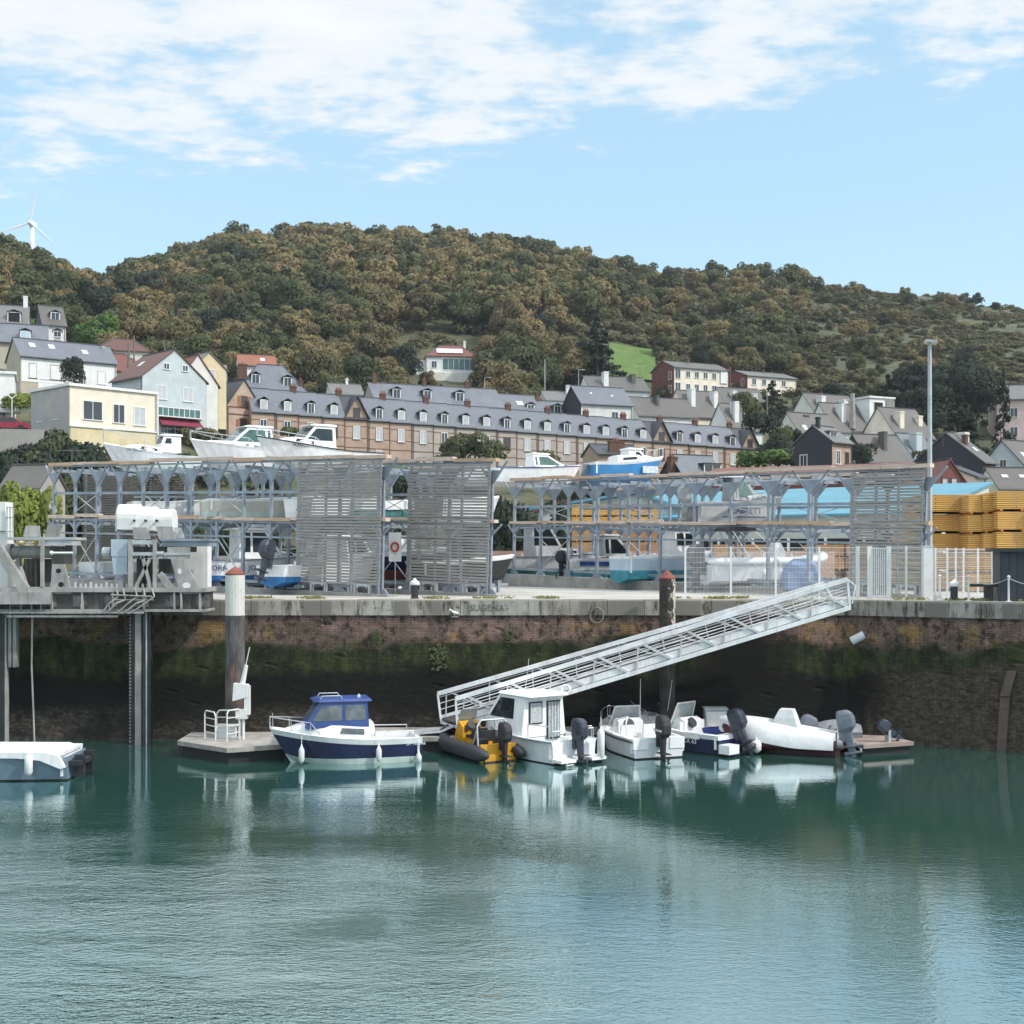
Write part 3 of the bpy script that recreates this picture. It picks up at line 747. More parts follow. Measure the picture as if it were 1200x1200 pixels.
# ================================================================== houses
def window_part(parent, face, u, z, w, h, dims, frame=SILL, pane=GLASS, name='window', sill=True, mull=1):
    """face: 'front' (-y) 'left' (-x) 'right' (+x); u runs along the face from its centre as seen from outside"""
    lx, ly = dims
    if face == 'front': loc, rz = (u, -ly/2, z), 0
    elif face == 'left': loc, rz = (-lx/2, -u, z), R(-90)
    else: loc, rz = (lx/2, u, z), R(90)
    mb = MB(); t = .09
    mb.box(-w/2-t, -w/2, -.06, .05, -h/2, h/2); mb.box(w/2, w/2+t, -.06, .05, -h/2, h/2)
    mb.box(-w/2-t, w/2+t, -.06, .05, h/2, h/2+t)
    mb.box(-w/2-t-.06*sill, w/2+t+.06*sill, -.06-.08*sill, .05, -h/2-t, -h/2)
    for k in range(mull): x = -w/2+w*(k+1)/(mull+1); mb.box(x-.035, x+.035, -.045, .04, -h/2, h/2)
    f = mb.build(name, frame, parent, loc, rz)
    mb = MB().box(-w/2+.002, w/2-.002, -.02, .03, -h/2+.002, h/2-.002); mb.build('pane', pane, f)
    return f
def chimney_part(parent, x, y, z0, z1, w=.6, d=.5, m=CHIMB, pots=1):
    mb = MB().box(x-w/2, x+w/2, y-d/2, y+d/2, z0, z1); mb.box(x-w/2-.06, x+w/2+.06, y-d/2-.06, y+d/2+.06, z1-.22, z1-.06)
    c = mb.build('chimney', m, parent)
    for k in range(pots):
        px = x+(k-(pots-1)/2)*.3
        MB().lathe([(.11, z1), (.12, z1+.06), (.09, z1+.38)], (px, y, 0), 0, 7).build('chimney_pot', TILEO, c)
    return c
def gutter(mb, lx, ly, hw, k, ov, m=1):
    for s in (-1, 1):
        y = s*(ly/2+ov+.07); z = hw-k*ov+.02
        mb.tube((-lx/2-.15, y, z), (lx/2+.15, y, z), .075, m, 5); mb.tube((lx/2-.18, s*(ly/2+.1), -2), (lx/2-.18, s*(ly/2+.1), hw-.25), .05, m, 5); mb.tube((lx/2-.18, s*(ly/2+.1), hw-.25), (lx/2-.18, y, z), .05, m, 5)
def roof_gable(parent, lx, ly, hw, hr, m, ov=.3, th=.14, both=True, shift=0.):
    """two pitched slabs over a house lx long and ly deep, eaves at hw"""
    mb = MB(); k = hr/(ly/2+0); e = ov
    for s in (-1, 1):
        o = [(s*(ly/2+e), hw-k*e+.03), (0, hw+hr+.03), (0, hw+hr+.03+th), (s*(ly/2+e), hw-k*e+.03+th)]
        mb.prism(o, 'x', -lx/2-.18, lx/2+.18)
    mb.beam((-lx/2-.2, 0, hw+hr+th+.05), (lx/2+.2, 0, hw+hr+th+.05), .25, .09, 1); gutter(mb, lx, ly, hw, k, e)
    return mb.build('roof', [m, ZINC], parent)
def roof_hip(parent, lx, ly, hw, hr, m, ov=.35, hl=True, hr_=True):
    a, b2 = lx/2+ov, ly/2+ov; rl = (-lx/2+ly/2*.8) if hl else -a; rr = (lx/2-ly/2*.8) if hr_ else a
    z0, z1 = hw+.03, hw+hr+.1
    p = [(-a, -b2, z0), (a, -b2, z0), (a, b2, z0), (-a, b2, z0), (rl, 0, z1), (rr, 0, z1), (-a, -b2, z0-.14), (a, -b2, z0-.14), (a, b2, z0-.14), (-a, b2, z0-.14)]
    mb = MB().add(p, [(0, 1, 5, 4), (1, 2, 5), (2, 3, 4, 5), (3, 0, 4), (0, 6, 7, 1), (1, 7, 8, 2), (2, 8, 9, 3), (3, 9, 6, 0), (6, 9, 8, 7)])
    mb.beam((rl, 0, z1+.03), (rr, 0, z1+.03), .22, .1, 1)
    for q in ((0, 4), (1, 5), (2, 5), (3, 4)): mb.beam(Vector(p[q[0]])+Vector((0, 0, .03)), Vector(p[q[1]])+Vector((0, 0, .03)), .14, .08, 1)
    return mb.build('roof', [m, ZINC], parent)
def skylight_part(parent, x, f, ly, hw, hr, w=.8, h=1.1):
    """a roof window on the front slope; f 0 at the eave .. 1 at the ridge"""
    y = -ly/2*(1-f); z = hw+hr*f+.2; a = math.atan2(hr, ly/2)
    mb = MB().at((x, y, z), rx=a); mb.box(-w/2, w/2, -h/2, h/2, -.02, .04); return mb.build('skylight', SKYL, parent)
def dormer_part(parent, x, ly, hw, hr, f, w, h, roofm, cheek=SLATED, front=SILL, shut=None, pitched=True, name='dormer'):
    """dormer whose face stands on the front slope at height fraction f"""
    y0 = -ly/2*(1-f); z0 = hw+hr*f; k = hr/(ly/2); dep = (h+.35)/k
    d = MB().prism([(y0, z0-.1), (y0, z0+h), (y0+dep, z0+h), (y0+.05, z0-.1)], 'x', x-w/2, x+w/2).build(name, cheek, parent)
    mb = MB()
    if pitched:
        for s in (-1, 1): mb.prism([(x+s*(w/2+.16), z0+h-.03), (x, z0+h+.36), (x, z0+h+.44), (x+s*(w/2+.16), z0+h+.05)], 'y', y0-.22, y0+dep+.3)
    else: mb.box(x-w/2-.14, x+w/2+.14, y0-.24, y0+dep+.1, z0+h, z0+h+.11)
    mb.build('dormer_roof', roofm, d)
    mb = MB(); mb.box(x-w/2-.03, x+w/2+.03, y0-.05, y0-.01, z0-.02, z0+h, 0); mb.box(x-w/2+.12, x+w/2-.12, y0-.07, y0-.05, z0+.12, z0+h-.1, 1)
    if not shut: mb.box(x-.025, x+.025, y0-.09, y0-.07, z0+.12, z0+h-.1, 0)
    mb.build('dormer_window', [front, shut or GLASS], d)
    return d

def house(label, fl, Y, yaw, lx, ly, hw, hr, wall, roof, front=(), left=(), right=(), chim=(), dorm=(), sky=(), hip=None, gablem=None, name='house', cat='house', group=None, down=0., ov=.3, frame=SILL, both=None):
    """fl: photo pixel of the near (front, -x) eave corner at distance Y; hw: eave height above the house's floor line"""
    a = R(yaw); c = W(fl[0], fl[1], Y); ca, sa = math.cos(a), math.sin(a)
    ctr = c+Vector((ca*lx/2-sa*ly/2, sa*lx/2+ca*ly/2, 0))
    root = thing(name, label, cat, (ctr.x, ctr.y, c.z-hw), a, group)
    dn = -3.-down
    if hip is None:
        gb = [(-ly/2, dn), (ly/2, dn), (ly/2, hw), (0, hw+hr), (-ly/2, hw)]
        mb = MB(); mb.prism(gb, 'x', -lx/2, lx/2); w = mb.build('wall', wall, root)
        if gablem:
            g2 = [(-ly/2-.02, 0 if gablem[1] else hw), (ly/2+.02, 0 if gablem[1] else hw), (ly/2+.02, hw), (0, hw+hr-.02), (-ly/2-.02, hw)]
            MB().prism(g2, 'x', -lx/2-.04, -lx/2-.003).build('gable_cladding', gablem[0], root)
        roof_gable(root, lx, ly, hw, hr, roof, ov)
    elif hip == 'flat':
        MB().box(-lx/2, lx/2, -ly/2, ly/2, dn, hw).build('wall', wall, root)
        MB().box(-lx/2-.25, lx/2+.25, -ly/2-.25, ly/2+.25, hw+.003, hw+.3).build('roof', roof, root)
    else:
        MB().box(-lx/2, lx/2, -ly/2, ly/2, dn, hw).build('wall', wall, root)
        roof_hip(root, lx, ly, hw, hr, roof, .35, *hip)
    for face, lst in (('front', front), ('left', left), ('right', right)):
        for it in lst:
            u, z, w_, h_ = it[:4]; kw = it[4] if len(it) > 4 else {}
            window_part(root, face, u, z, w_, h_, (lx, ly), **{**{'frame': frame}, **kw})
    for it in chim: chimney_part(root, *it[:4], **(it[4] if len(it) > 4 else {}))
    for it in dorm: dormer_part(root, it[0], ly, hw, hr, it[1], it[2], it[3], **(it[4] if len(it) > 4 else {'roofm': roof}))
    for it in sky: skylight_part(root, it[0], it[1], ly, hw, hr, *(it[2:] if len(it) > 2 else ()))
    return root
WCH = {'m': WHITEW, 'pots': 0, 'w': 1.0, 'd': .9}
BL = {'pane': CURTAIN}; BF = {'frame': BROWNF}

# ---------------------------------------------------------------- the long brick terrace
TA, TB = W(266, 478.5, 178), W(889, 526, 214)
tdx, tdy = TB.x-TA.x, TB.y-TA.y; TLEN = math.hypot(tdx, tdy); TYAW = math.atan2(tdy, tdx); NU = 26; UW = TLEN/NU
ORD = ['first', 'second', 'third', 'fourth', 'fifth', 'sixth', 'seventh', 'eighth', 'ninth', 'tenth', 'eleventh', 'twelfth', 'thirteenth', 'fourteenth', 'fifteenth', 'sixteenth', 'seventeenth', 'eighteenth', 'nineteenth', 'twentieth', 'twenty-first', 'twenty-second', 'twenty-third', 'twenty-fourth', 'twenty-fifth', 'last']
TD, THW, THR = 7.5, 5.4, 3.5
trim_cache = {}
for k in range(1, NU):
    cross = k in (0, 5, 20, 25); t = (k+.5)/NU
    x, y, z = TA.x+tdx*t, TA.y+tdy*t, TA.z+(TB.z-TA.z)*t
    nx_, ny_ = -math.sin(TYAW), math.cos(TYAW)
    wm = PALEBRICK if k in (8, 9, 10, 11, 12, 13, 14, 15, 16, 23) else TANBRICK
    root = thing('terraced_house', ('cross-gabled brick house, ' if cross else 'narrow brick house with one dormer, ')+ORD[k]+' along the long terrace from its grey end wall', 'terraced house', (x+nx_*TD/2, y+ny_*TD/2, z-THW), TYAW, 'houses of the long brick terrace')
    lx = UW
    gb = [(-TD/2, -6), (TD/2, -6), (TD/2, THW), (0, THW+THR), (-TD/2, THW)]
    MB().prism(gb, 'x', -lx/2+.01, lx/2-.01).build('wall', wm, root)
    mb = MB(); kk = THR/(TD/2)
    for s in (-1, 1):
        e = .3; mb.prism([(s*(TD/2+e), THW-kk*e+.03), (0, THW+THR+.03), (0, THW+THR+.16), (s*(TD/2+e), THW-kk*e+.16)], 'x', -lx/2, lx/2)
    mb.beam((-lx/2, 0, THW+THR+.18), (lx/2, 0, THW+THR+.18), .22, .08, 1)
    if cross:
        w2 = lx/2*.98; gh = 3.2
        mb.prism([(-w2-.25, THW-.15), (0, THW+gh), (0, THW+gh+.14), (-w2-.25, THW)], 'y', -TD/2-.45, .2)
        mb.prism([(w2+.25, THW-.15), (0, THW+gh), (0, THW+gh+.14), (w2+.25, THW)], 'y', -TD/2-.45, .2)
    mb.build('roof', [SLATED if cross else SLATE, ZINC], root)
    yf = -TD/2
    if cross:
        MB().prism([(-w2, THW-.02), (w2, THW-.02), (0, THW+gh-.05)], 'y', yf-.02, yf+2.5).build('gable', wm, root)
        window_part(root, 'front', 0, THW+.75, .85, 1.35, (lx, TD+.05), frame=BROWNF)
    mb = MB()
    for zz, hh in ((THW-.3, .18), (THW-1.2, .09), (1.15, .12), (THW-2.9, .09)): mb.box(-lx/2, lx/2, yf-.035, yf-.003, zz-hh/2, zz+hh/2)
    mb.box(lx/2-.12, lx/2, yf-.06, yf-.036, -.5, THW-.1); mb.box(-.6, -.53, yf-.034, yf-.004, 2.3, THW-1.1); mb.box(.53, .6, yf-.034, yf-.004, 2.3, THW-1.1)
    mb.build('brick_banding', BANDBRICK, root)
    if k % 2 == 0:
        MB().tube((-lx/2+.2, yf-.1, -1), (-lx/2+.2, yf-.1, THW-.2), .05, 0, 5).build('downpipe', ZINC, root)
    st = [BL, {}, BL, {}, {'frame': BROWNF}, BL, {}, BL][(k*3) % 8]
    window_part(root, 'front', 0, THW-2.1, .85, 1.75, (lx, TD+.05), **st)
    if k in (2, 3, 4, 6): window_part(root, 'front', 0, .2, .8, 1.4, (lx, TD+.05), **BL)
    if not cross:
        dormer_part(root, .1, TD, THW, THR, .05, 1.0, 1.5, SLATED, shut=CURTAIN if k % 3 else None)
    if k % 2 == 1 and k > 1:
        chimney_part(root, -lx/2+.1, 0, THW+THR-1.1, THW+THR+.95, .85, .55, CHIMB, 3)
eh = house('brick gable house with orange shutters and a rough grey side wall, first of the terrace', (219, 481.5), 186, -45, 10.6, 5.6, 5.4, 3.7, TANBRICK, SLATED, name='terraced_house', cat='terraced house', right=((0, 6.1, .9, 1.4, BF), (-.2, 2.8, 1., 1.7, BF)))
MB().box(-5.31, 5.28, -2.88, -2.803, -3, 5.38).build('side_facing', ROUGHW, eh)
for s in (-1, 1):
    for z_ in (6.1, 2.8): MB().box(5.31, 5.38, s*.8-.28-(.2 if z_ < 5 else 0), s*.8+.28-(.2 if z_ < 5 else 0), z_-.75, z_+.75).build('shutter', SHUTO, eh)
mb = MB()
for z_ in (5.2, 4.2, 1.2): mb.box(5.303, 5.34, -2.8, 2.8, z_-.1, z_+.1)
mb.box(5.303, 5.36, -2.8, -2.55, -3, 5.08); mb.box(5.303, 5.36, 2.55, 2.8, -3, 5.08); mb.build('brick_banding', BANDBRICK, eh)
# second row behind it
house('slate-roofed house with three white dormers behind the brick terrace, beside the grey conifers', (440, 470, ), 203, 22.8, 22, 8, 4.5, 3.3, PALEBRICK, SLATE, chim=((-10, 0, 6, 9.3), (-1.5, 0, 6, 9.), (6, 0, 6, 9.)),
      dorm=((-7.2, .22, 1.3, 1.5, {'roofm': SLATED}), (-2.0, .22, 1.3, 1.5, {'roofm': SLATED}), (3.6, .22, 1.4, 1.5, {'roofm': SLATED})), front=((-6, 2.2, 1, 1.6), (0, 2.2, 1, 1.6), (6, 2.2, 1, 1.6)))
house('long plain slate roof with two roof windows behind the middle of the brick terrace', (541, 479), 212, 22.8, 14.5, 8, 4.5, 3.2, PALEW, SLATE, sky=((-3, .5, 1.2, 1.2), (4, .45, 1.2, 1.2)), front=((-4, 2, 1, 1.5), (3, 2, 1, 1.5)))
house('slate-roofed house with two white dormers and brick stacks behind the terrace', (609, 488), 216, 22.8, 14, 8, 4.5, 3.2, PALEW, SLATE, dorm=((-4.6, .2, 1.3, 1.6, {'roofm': SLATED}), (.4, .2, 1.3, 1.6, {'roofm': SLATED}), (5, .2, 1.3, 1.5, {'roofm': SLATED})), chim=((-2, 0, 6, 9.2), (6.5, 0, 6, 9.2)), front=((-3, 2, 1, 1.5), (3, 2, 1, 1.5)))
house('slate mansard house with three arched dormers and a brick stack above the terrace end', (284, 457), 192, 20, 9.4, 7, 4, 4.4, PALEBRICK, SLATE, hip=(True, True), dorm=((-2.6, .22, 1.25, 1.6, {'roofm': SLATED}), (2.2, .16, 1.25, 1.6, {'roofm': SLATED})), chim=((-4.4, -1.5, 3.5, 8.2, {'w': 1.3, 'd': .8}), (4.2, -2.8, 3, 6.)), sky=((0, .35),), front=((-2, 2, 1, 1.6), (2, 2, 1, 1.6)))
house('small house with an orange tile roof half hidden by trees above the mansard house', (280, 427), 222, 18, 6.4, 6, 3, 2.1, WHITEW, TILEO, sky=((1, .5),), front=((0, 1.5, 1, 1.2),))
house('little pale house with a grey roof and white chimney between trees above the terrace', (388, 461), 212, 20, 5.4, 5, 3, 1.9, PALEW, SLATEP, chim=((.5, 0, 3.6, 5.9, {'m': WHITEW, 'w': .4, 'd': .4}),), front=((-.8, 1.5, .9, 1.2), (1, 1.5, .9, 1.2)))

# ---------------------------------------------------------------- houses on the -x side of the town
r = house('flat-roofed cream house with a yellow ground floor and side wall greyed for shade', (82, 452), 140, 47, 10.6, 8.8, 5.9, .4, CREAM, WPAINT, hip='flat',
          front=((-2.6, 3.4, 2.2, 2.0, {'mull': 1}), (.6, 3.3, 1.3, 2.0), (3.2, 3.2, 1.3, 2.0, BL), (0, .2, .8, .8)), left=((-2.5, 3.2, 1.0, 1.5, BL), (1.6, 3.2, 1.0, 1.5), (2.2, .2, 1.6, 1.4, BL)))
MB().box(-5.3, 5.3, -4.5, -4.403, -3, 1.55).build('ground_floor_facing', CREAMY, r); MB().box(-5.4, 5.38, -4.65, -4.503, 1.45, 1.6).build('ledge', WPAINT, r); MB().box(5.303, 5.45, -4.75, -3.9, -3, 5.8).build('corner_pier', WPAINT, r)
MB().box(-5.39, -5.303, -4.4, 4.4, -3, 5.89).build('side_facing', GREYW, r)  # this side is coloured grey to carry the shade on the cream wall
house('pale blue gabled house with a brown tile roof, glazed balcony and burgundy awning', (131, 447), 168, -45, 8, 9.2, 6.8, 3.7, BLUEW, TILEB, name='gabled_house',
      right=((-1.9, 4.9, 1.3, 1.7, BL), (1.9, 4.9, 1.3, 1.7, BL), (-1.2, 8.3, .7, .7), (1.5, 8.3, .7, .7), (.6, 2.4, 6.2, 1.2, {'mull': 7, 'pane': TEALGLASS}), (0, .2, 4.2, .9, {'mull': 3})), sky=((-1, .55),), front=((3, 4.5, .9, 1.5),))
br = [o for o in COL.objects if o.name.startswith('gabled_house')][-1]
MB().prism([(4.003, 1.7), (5.4, .7), (5.4, .62), (4.003, 1.6)], 'y', -2.6, 3.4).build('awning', BURG, br)
MB().box(4.003, 5.0, -3., 3.8, 1.72, 1.85).build('balcony', WPAINT, br)
house('yellow gabled house with a grey slate roof above the blue house', (207, 434), 178, -48, 4.5, 5.2, 5.2, 2.2, CREAMY, SLATEP, right=((.3, 4.2, .9, 1.7, BL), (.3, 1, 1.2, 1.5)), name='house')
house('red tile roof house wedged between the blue gable and the yellow house', (184, 452), 176, -48, 6, 6., 4, 3.8, PALEW, TILE, right=((0, 2, 1, 1.2),))
house('long white house with brown-trimmed windows and a slate roof with skylights', (24, 416), 172, 36, 13, 7, 5.4, 2.7, BEIGEW, SLATE, sky=((-4.4, .6), (-1.8, .6), (2.6, .45)), chim=((5.6, -.5, 5, 8.1, {'m': GREYW, 'pots': 1}),),
      front=((-4.9, 3.4, .9, 1.9, {**BF, **BL}), (-3.3, 3.4, 1.0, 1.9, BL), (-1.9, 3.4, 1.3, 1.9, {**BF, **BL}), (-.2, 3.4, 1.1, 1.6), (1.2, 3.4, .9, 1.9, {**BF, **BL}), (4.4, 3.2, 1.0, 1.7), (-1.6, .6, 2.6, 1.5, {'mull': 2})))
hh = [o for o in COL.objects if o.name.startswith('house')][-1]
MB().box(-6.4, 6.48, -3.56, -3.503, 1.9, 5.1).build('white_facing', WHITEW, hh); MB().box(-4.2, 2.3, -3.55, -3.504, -1.5, 1.88).build('lower_facing', WHITEW, hh)
house('white block with a railed balcony at the edge of the slope, beside the beige gable', (-40, 436), 150, 20, 5.3, 8, 6, .3, WHITEW, WPAINT, hip='flat', front=((0, 3.6, 1.4, 1.8), (1.2, .8, 1, 1.8)))
bb = [o for o in COL.objects if o.name.startswith('house')][-1]
mb = MB(); mb.box(-2.6, 3.4, -5.6, -4.003, 1.3, 1.5)
for k in range(22): mb.box(-2.5+k*.275, -2.44+k*.275, -5.55, -5.5, 1.5, 2.5)
mb.box(-2.6, 3.4, -5.58, -5.5, 2.5, 2.58); mb.build('balcony_railing', WPAINT, bb)
house('house with a broad red tile roof and brick stub chimney behind the long white house', (100, 434), 188, 15, 9, 9, 3, 3.2, CREAM, TILE, chim=((-1, 0, 5.3, 7, {'m': CHIMB, 'w': .5}),), front=((1, 1.4, 1, 1.3),), hip=(False, True))
house('dark-roofed hipped house above the broad red roof', (112, 410), 205, 15, 8.3, 7, 3, 2.4, PALEW, TILEB, hip=(True, True))
house('slate-roofed house with blue shuttered dormer high on the slope', (-30, 398), 192, 20, 10.3, 8, 3.4, 3.2, BEIGEW, SLATE, dorm=((2, .02, 1.5, 1.7, {'roofm': SLATED, 'shut': PALEBLUE}), (6.6, .4, 1.2, 1.0, {'roofm': SLATED})), front=((6.3, 1.9, .7, .8), (8, 1.9, .7, .8)))
house('white house with a black dormer, topmost of the slope houses', (-40, 377), 208, 18, 9.4, 7.5, 3.6, 3.6, WHITEW, SLATEP, dorm=((2.6, .1, 2., 1.7, {'roofm': SLATED, 'shut': DARK}),), chim=((4.2, 0, 6, 9, {'m': WHITEW, 'w': .7, 'd': .7, 'pots': 0}),), front=((1, 2, 1, 1.4),))
house('small steep-roofed house with a grey gable and white dormer beneath the bright green tree', (50, 379), 206, 30, 3.6, 7.2, 3.6, 3.4, PALEW, SLATEB, dorm=((.3, .25, 1.4, 1.3, {'roofm': SLATEP}),), front=((.5, 1.8, .8, 1.1),), gablem=(SLATED, False))

# ---------------------------------------------------------------- houses on the +x side
WD = {'roofm': SLATEB, 'front': WHITEW, 'cheek': WHITEW}
N2 = {'m': WHITEW, 'pots': 0, 'w': .9, 'd': 1.6}
house('slate house with a black-clad gable and two tiny roof windows behind the terrace', (681, 472), 214, 22, 9.6, 7.6, 4, 3.2, PALEW, SLATE, gablem=(SLATEBL, True), sky=((-2, .55, .4, .5), (1.8, .45, .4, .5)), front=((1.5, 2, 1.1, 1.4),))
house('grey-roofed house with two white chimney slabs above the black gable', (692, 456), 236, 14, 11.5, 8.5, 3.4, 2.9, WHITEW, SLATEB, chim=((-2.4, -2.6, 3.2, 6.9, N2), (3.4, -1.2, 4, 6.8, {'m': SLATEB, 'pots': 0, 'w': .7, 'd': 2})), front=((2.4, 1.9, 4.2, 1.3, {'pane': CURTAIN}),))
house('low grey roof with a white stack beside the street lamp behind the terrace', (640, 469), 234, 14, 7, 6.5, 3, 2, PALEW, SLATEP, chim=((1.4, -1, 3, 6.2, {'m': WHITEW, 'pots': 0, 'w': .9, 'd': .6}),), front=((0, 1.4, 1, 1.2),))
house('house with two plain brown-slate slopes tucked below the black gable', (748, 486), 232, 20, 12, 8, 3, 3.6, PALEW, SLATEB, chim=((-1, -1.2, 3.6, 7, {'m': SLATEB, 'pots': 0, 'w': .5, 'd': 1.6}),))
house('cream gabled house with two white chimney slabs, next to the terrace roofs', (807, 487), 238, 24, 9.2, 9, 5, 5.2, CREAM, SLATEB, chim=((-2.6, -2.2, 6, 10.4, N2), (2.4, -2.2, 6, 10., N2)), front=((1, 3.9, 1., 1.0),), left=((0, 3, .9, 1.1),))
house('upper pale house with a slate roof, two white slabs and a row of wide windows', (853, 477), 256, 20, 9.4, 9.2, 5, 4.4, WHITEW, SLATEB, chim=((-2.2, -2.2, 5, 8.6, N2), (2.6, -2.2, 5, 8.2, N2)), front=((-2, 3.3, 2.2, 1.3, {'mull': 2}), (1.8, 3.3, 2.2, 1.3, {'mull': 2})), left=((0, 3, .9, 1.1),))
house('white gabled house with one tall white chimney slab, in front of the other slab-chimney houses', (857, 503), 230, 24, 7, 8, 5, 5.0, WHITEW, SLATEB, chim=((-1.6, -2.2, 5.6, 10.2, N2),), left=((.5, 4.8, .8, 1.1),), sky=((2, .35),))
house('gabled house with two white slabs at the top of the row beside the conifers', (958, 488), 222, 26, 10, 8.0, 4.8, 4.4, PALEW, SLATEB, chim=((-2.8, -2.2, 5, 8.6, N2), (2.2, -2.2, 5, 8.2, N2)), left=((0, 4.4, .9, 1.1),))
house('steep brown-slate house with a single white slab in the middle of the row', (977, 504), 210, 26, 7.6, 7.2, 4.4, 4.8, WHITEW, SLATEB, chim=((-.8, -1.8, 5, 9., N2),), front=((1, 2.6, 1.4, 1.1),))
house('white gable house with twin skylights beside the dark blue gable', (943, 517), 198, 28, 8.2, 8.4, 4.6, 4.8, WHITEW, SLATEB, sky=((-2.4, .45), (.4, .45)), left=((.2, 5.0, .9, 1.1),), chim=((-.6, 0, 7, 9.2, {'m': SLATEB, 'pots': 0, 'w': .9, 'd': 1.4}),))
house('cream gable house with two pale slabs and a long dormer below the white modern house', (1051, 511), 206, 28, 8.2, 8.6, 4.8, 5.0, CREAM, SLATEB, chim=((-1.8, -2.4, 4.6, 9., {'m': CREAM, 'pots': 0, 'w': .9, 'd': 1.6}), (2.8, -2.0, 5, 8.6, {'m': CREAM, 'pots': 0, 'w': .9, 'd': 1.4})), front=((.2, 3.2, 2., 1.1, {'mull': 2}), (2.8, 3.2, 1.4, 1.1)), left=((0, 4.6, .9, 1.2),))
house('brown-slate house with a black-clad gable and one dormer stack', (1017, 540), 172, 18, 6.4, 7, 3.4, 3.8, PALEW, SLATEB, gablem=(SLATEBL, True), chim=((.4, -1.6, 4.2, 7.6, {'m': SLATEB, 'pots': 0, 'w': .5, 'd': 1.4}),), left=((0, 3, .9, 1.1),))
house('pale blue gable house with a blue slate roof by the tall lamp post', (1073, 540), 176, 28, 4.6, 7.2, 3.6, 4.0, BLUEW, SLATE, chim=((-.9, -2.2, 3.4, 7.6, {'m': BLUEW, 'pots': 0, 'w': 1.0, 'd': 1.4}),), left=((0, 3.4, .8, 1.0),))
house('dark blue gabled house with a tan brick front and metal roof', (975, 517), 148, 42, 4.0, 5.2, 3.4, 1.9, TANBRICK, SLATEP, gablem=(SLATEBL, True), front=((-.8, 1.6, .7, 1.5), (1., 1.6, .6, 1.2, BF)), left=((-1.3, 1.2, .9, 1.6, BL),), chim=((-1.6, -.4, 4.4, 6.4, {'m': SLATEBL, 'w': .4, 'd': .4, 'pots': 0}),), dorm=((-.4, .35, 1.4, .6, {'roofm': SLATEP, 'pitched': False}),))
house('tall house with a black slate gable, brick front and grey roof beyond the timber yard', (1152, 541), 141, 40, 2.6, 9., 5.4, 3.4, REDBRICK, SLATEB, gablem=(SLATEBL, True), front=((-.4, 3.6, .6, 1.3, BF), (-.4, 1.0, .6, 1.4, BF)), chim=((-.4, -1.8, 6, 8.6, {'m': CHIMB, 'w': .5, 'pots': 0}), (.7, -.8, 6, 9., {'m': PALEW, 'w': .9, 'd': 1.2, 'pots': 0})), sky=((.2, .4, .6, .8),))
house('cream lean-to house with one arched window under the black slate gable', (1143, 559), 133, 40, 2.0, 6., 4., 1.2, CREAM, SLATED, front=((0, 1.6, .5, 1.3),))
house('pale blue gable house with small dark windows at the edge of the timber yard', (1203, 548), 150, 32, 7, 6.8, 4, 3.4, BLUEW, SLATEB, left=((.2, 4.6, .8, 1.0), (1.4, 2.2, .8, .8)), sky=((-2, .4),))
house('low annexe with a brown roof and two skylights below the pale blue gable', (1170, 571), 134, 8, 8, 5, 3, 2.1, PALEW, SLATEB, sky=((-2.6, .5, .7, .5), (-.6, .5, .7, .5)), front=((-2.6, 1.2, 1.2, 1.2), (.4, 1.2, 1.6, 1.4)))
house('large pale pink apartment house half hidden by a thin pine', (1168, 468), 236, -12, 16, 10, 9, 3, PINKW, SLATEP, front=((-5, 6.5, 1.2, 1.6), (-2, 6.5, 1.2, 1.6), (1, 6.5, 1.2, 1.6), (-5, 3, 1.2, 1.6), (-2, 3, 1.2, 1.6)), name='apartment_building', cat='building')
# mid-slope buildings
ap = house('cream apartment block with a red brick end and two rows of windows', (790, 430), 262, 26, 13.6, 8.5, 6.6, 1.7, CREAM, SLATEB, gablem=(REDBRICK, True), name='apartment_building', cat='building',
           front=tuple((-3.4+i*2.15, z, .95, 1.2) for i in range(5) for z in (5.3, 2.7))+((-5.9, 5.3, 1.2, 1.9), (-5.9, 2.5, 1.2, 1.9)), left=((2.8, 5., 1, 1.5, BL), (2.8, 2.2, 1, 1.5, BL)), chim=((-.6, 0, 7.8, 9.3),))
MB().box(4.6, 6.3, -4.5, -4.253, 3.9, 6.5).build('white_panel', WHITEW, ap); MB().box(6.803, 7.0, -4.6, 4.4, -2, 7.4).build('end_wall', REDBRICK, ap)
house('smaller apartment block with a red brick end behind the cedar', (876, 440), 272, 26, 13, 9, 5.8, 1.5, CREAM, SLATEP, gablem=(REDBRICK, True), name='apartment_building', cat='building', front=tuple((-4.8+i*2.6, z, 1, 1.2) for i in range(4) for z in (4.6, 2.0)), left=((2.8, 4.6, 1, 1.4, BL), (2.8, 1.6, 1, 1.4, BL)), chim=((1, 0, 6.4, 7.8), (3.4, 0, 6.4, 7.6)))
v = house('white villa with a hipped red roof and glazed veranda alone in the wood', (500, 417), 272, 8, 10.6, 8, 3.4, 2.9, WHITEW, TILE, hip=(True, True), name='villa', cat='villa', front=((1.6, 1.7, 6.9, 2.3, {'mull': 5, 'pane': TEALGLASS}), (-3.7, 1.6, 1, 1.4)), chim=((3.2, 0, 5, 7.4, {'m': WHITEW, 'pots': 0, 'w': .5, 'd': .5}),), left=((0, 1.8, 1.4, 1.4),))
a_ = math.atan2(2.9, 4.35)
MB().at((-.2, -2.55, 4.7), rx=a_).box(-2.9, 2.7, -1.1, 1.0, .05, .16).build('roof_glazing', SKYL, v)
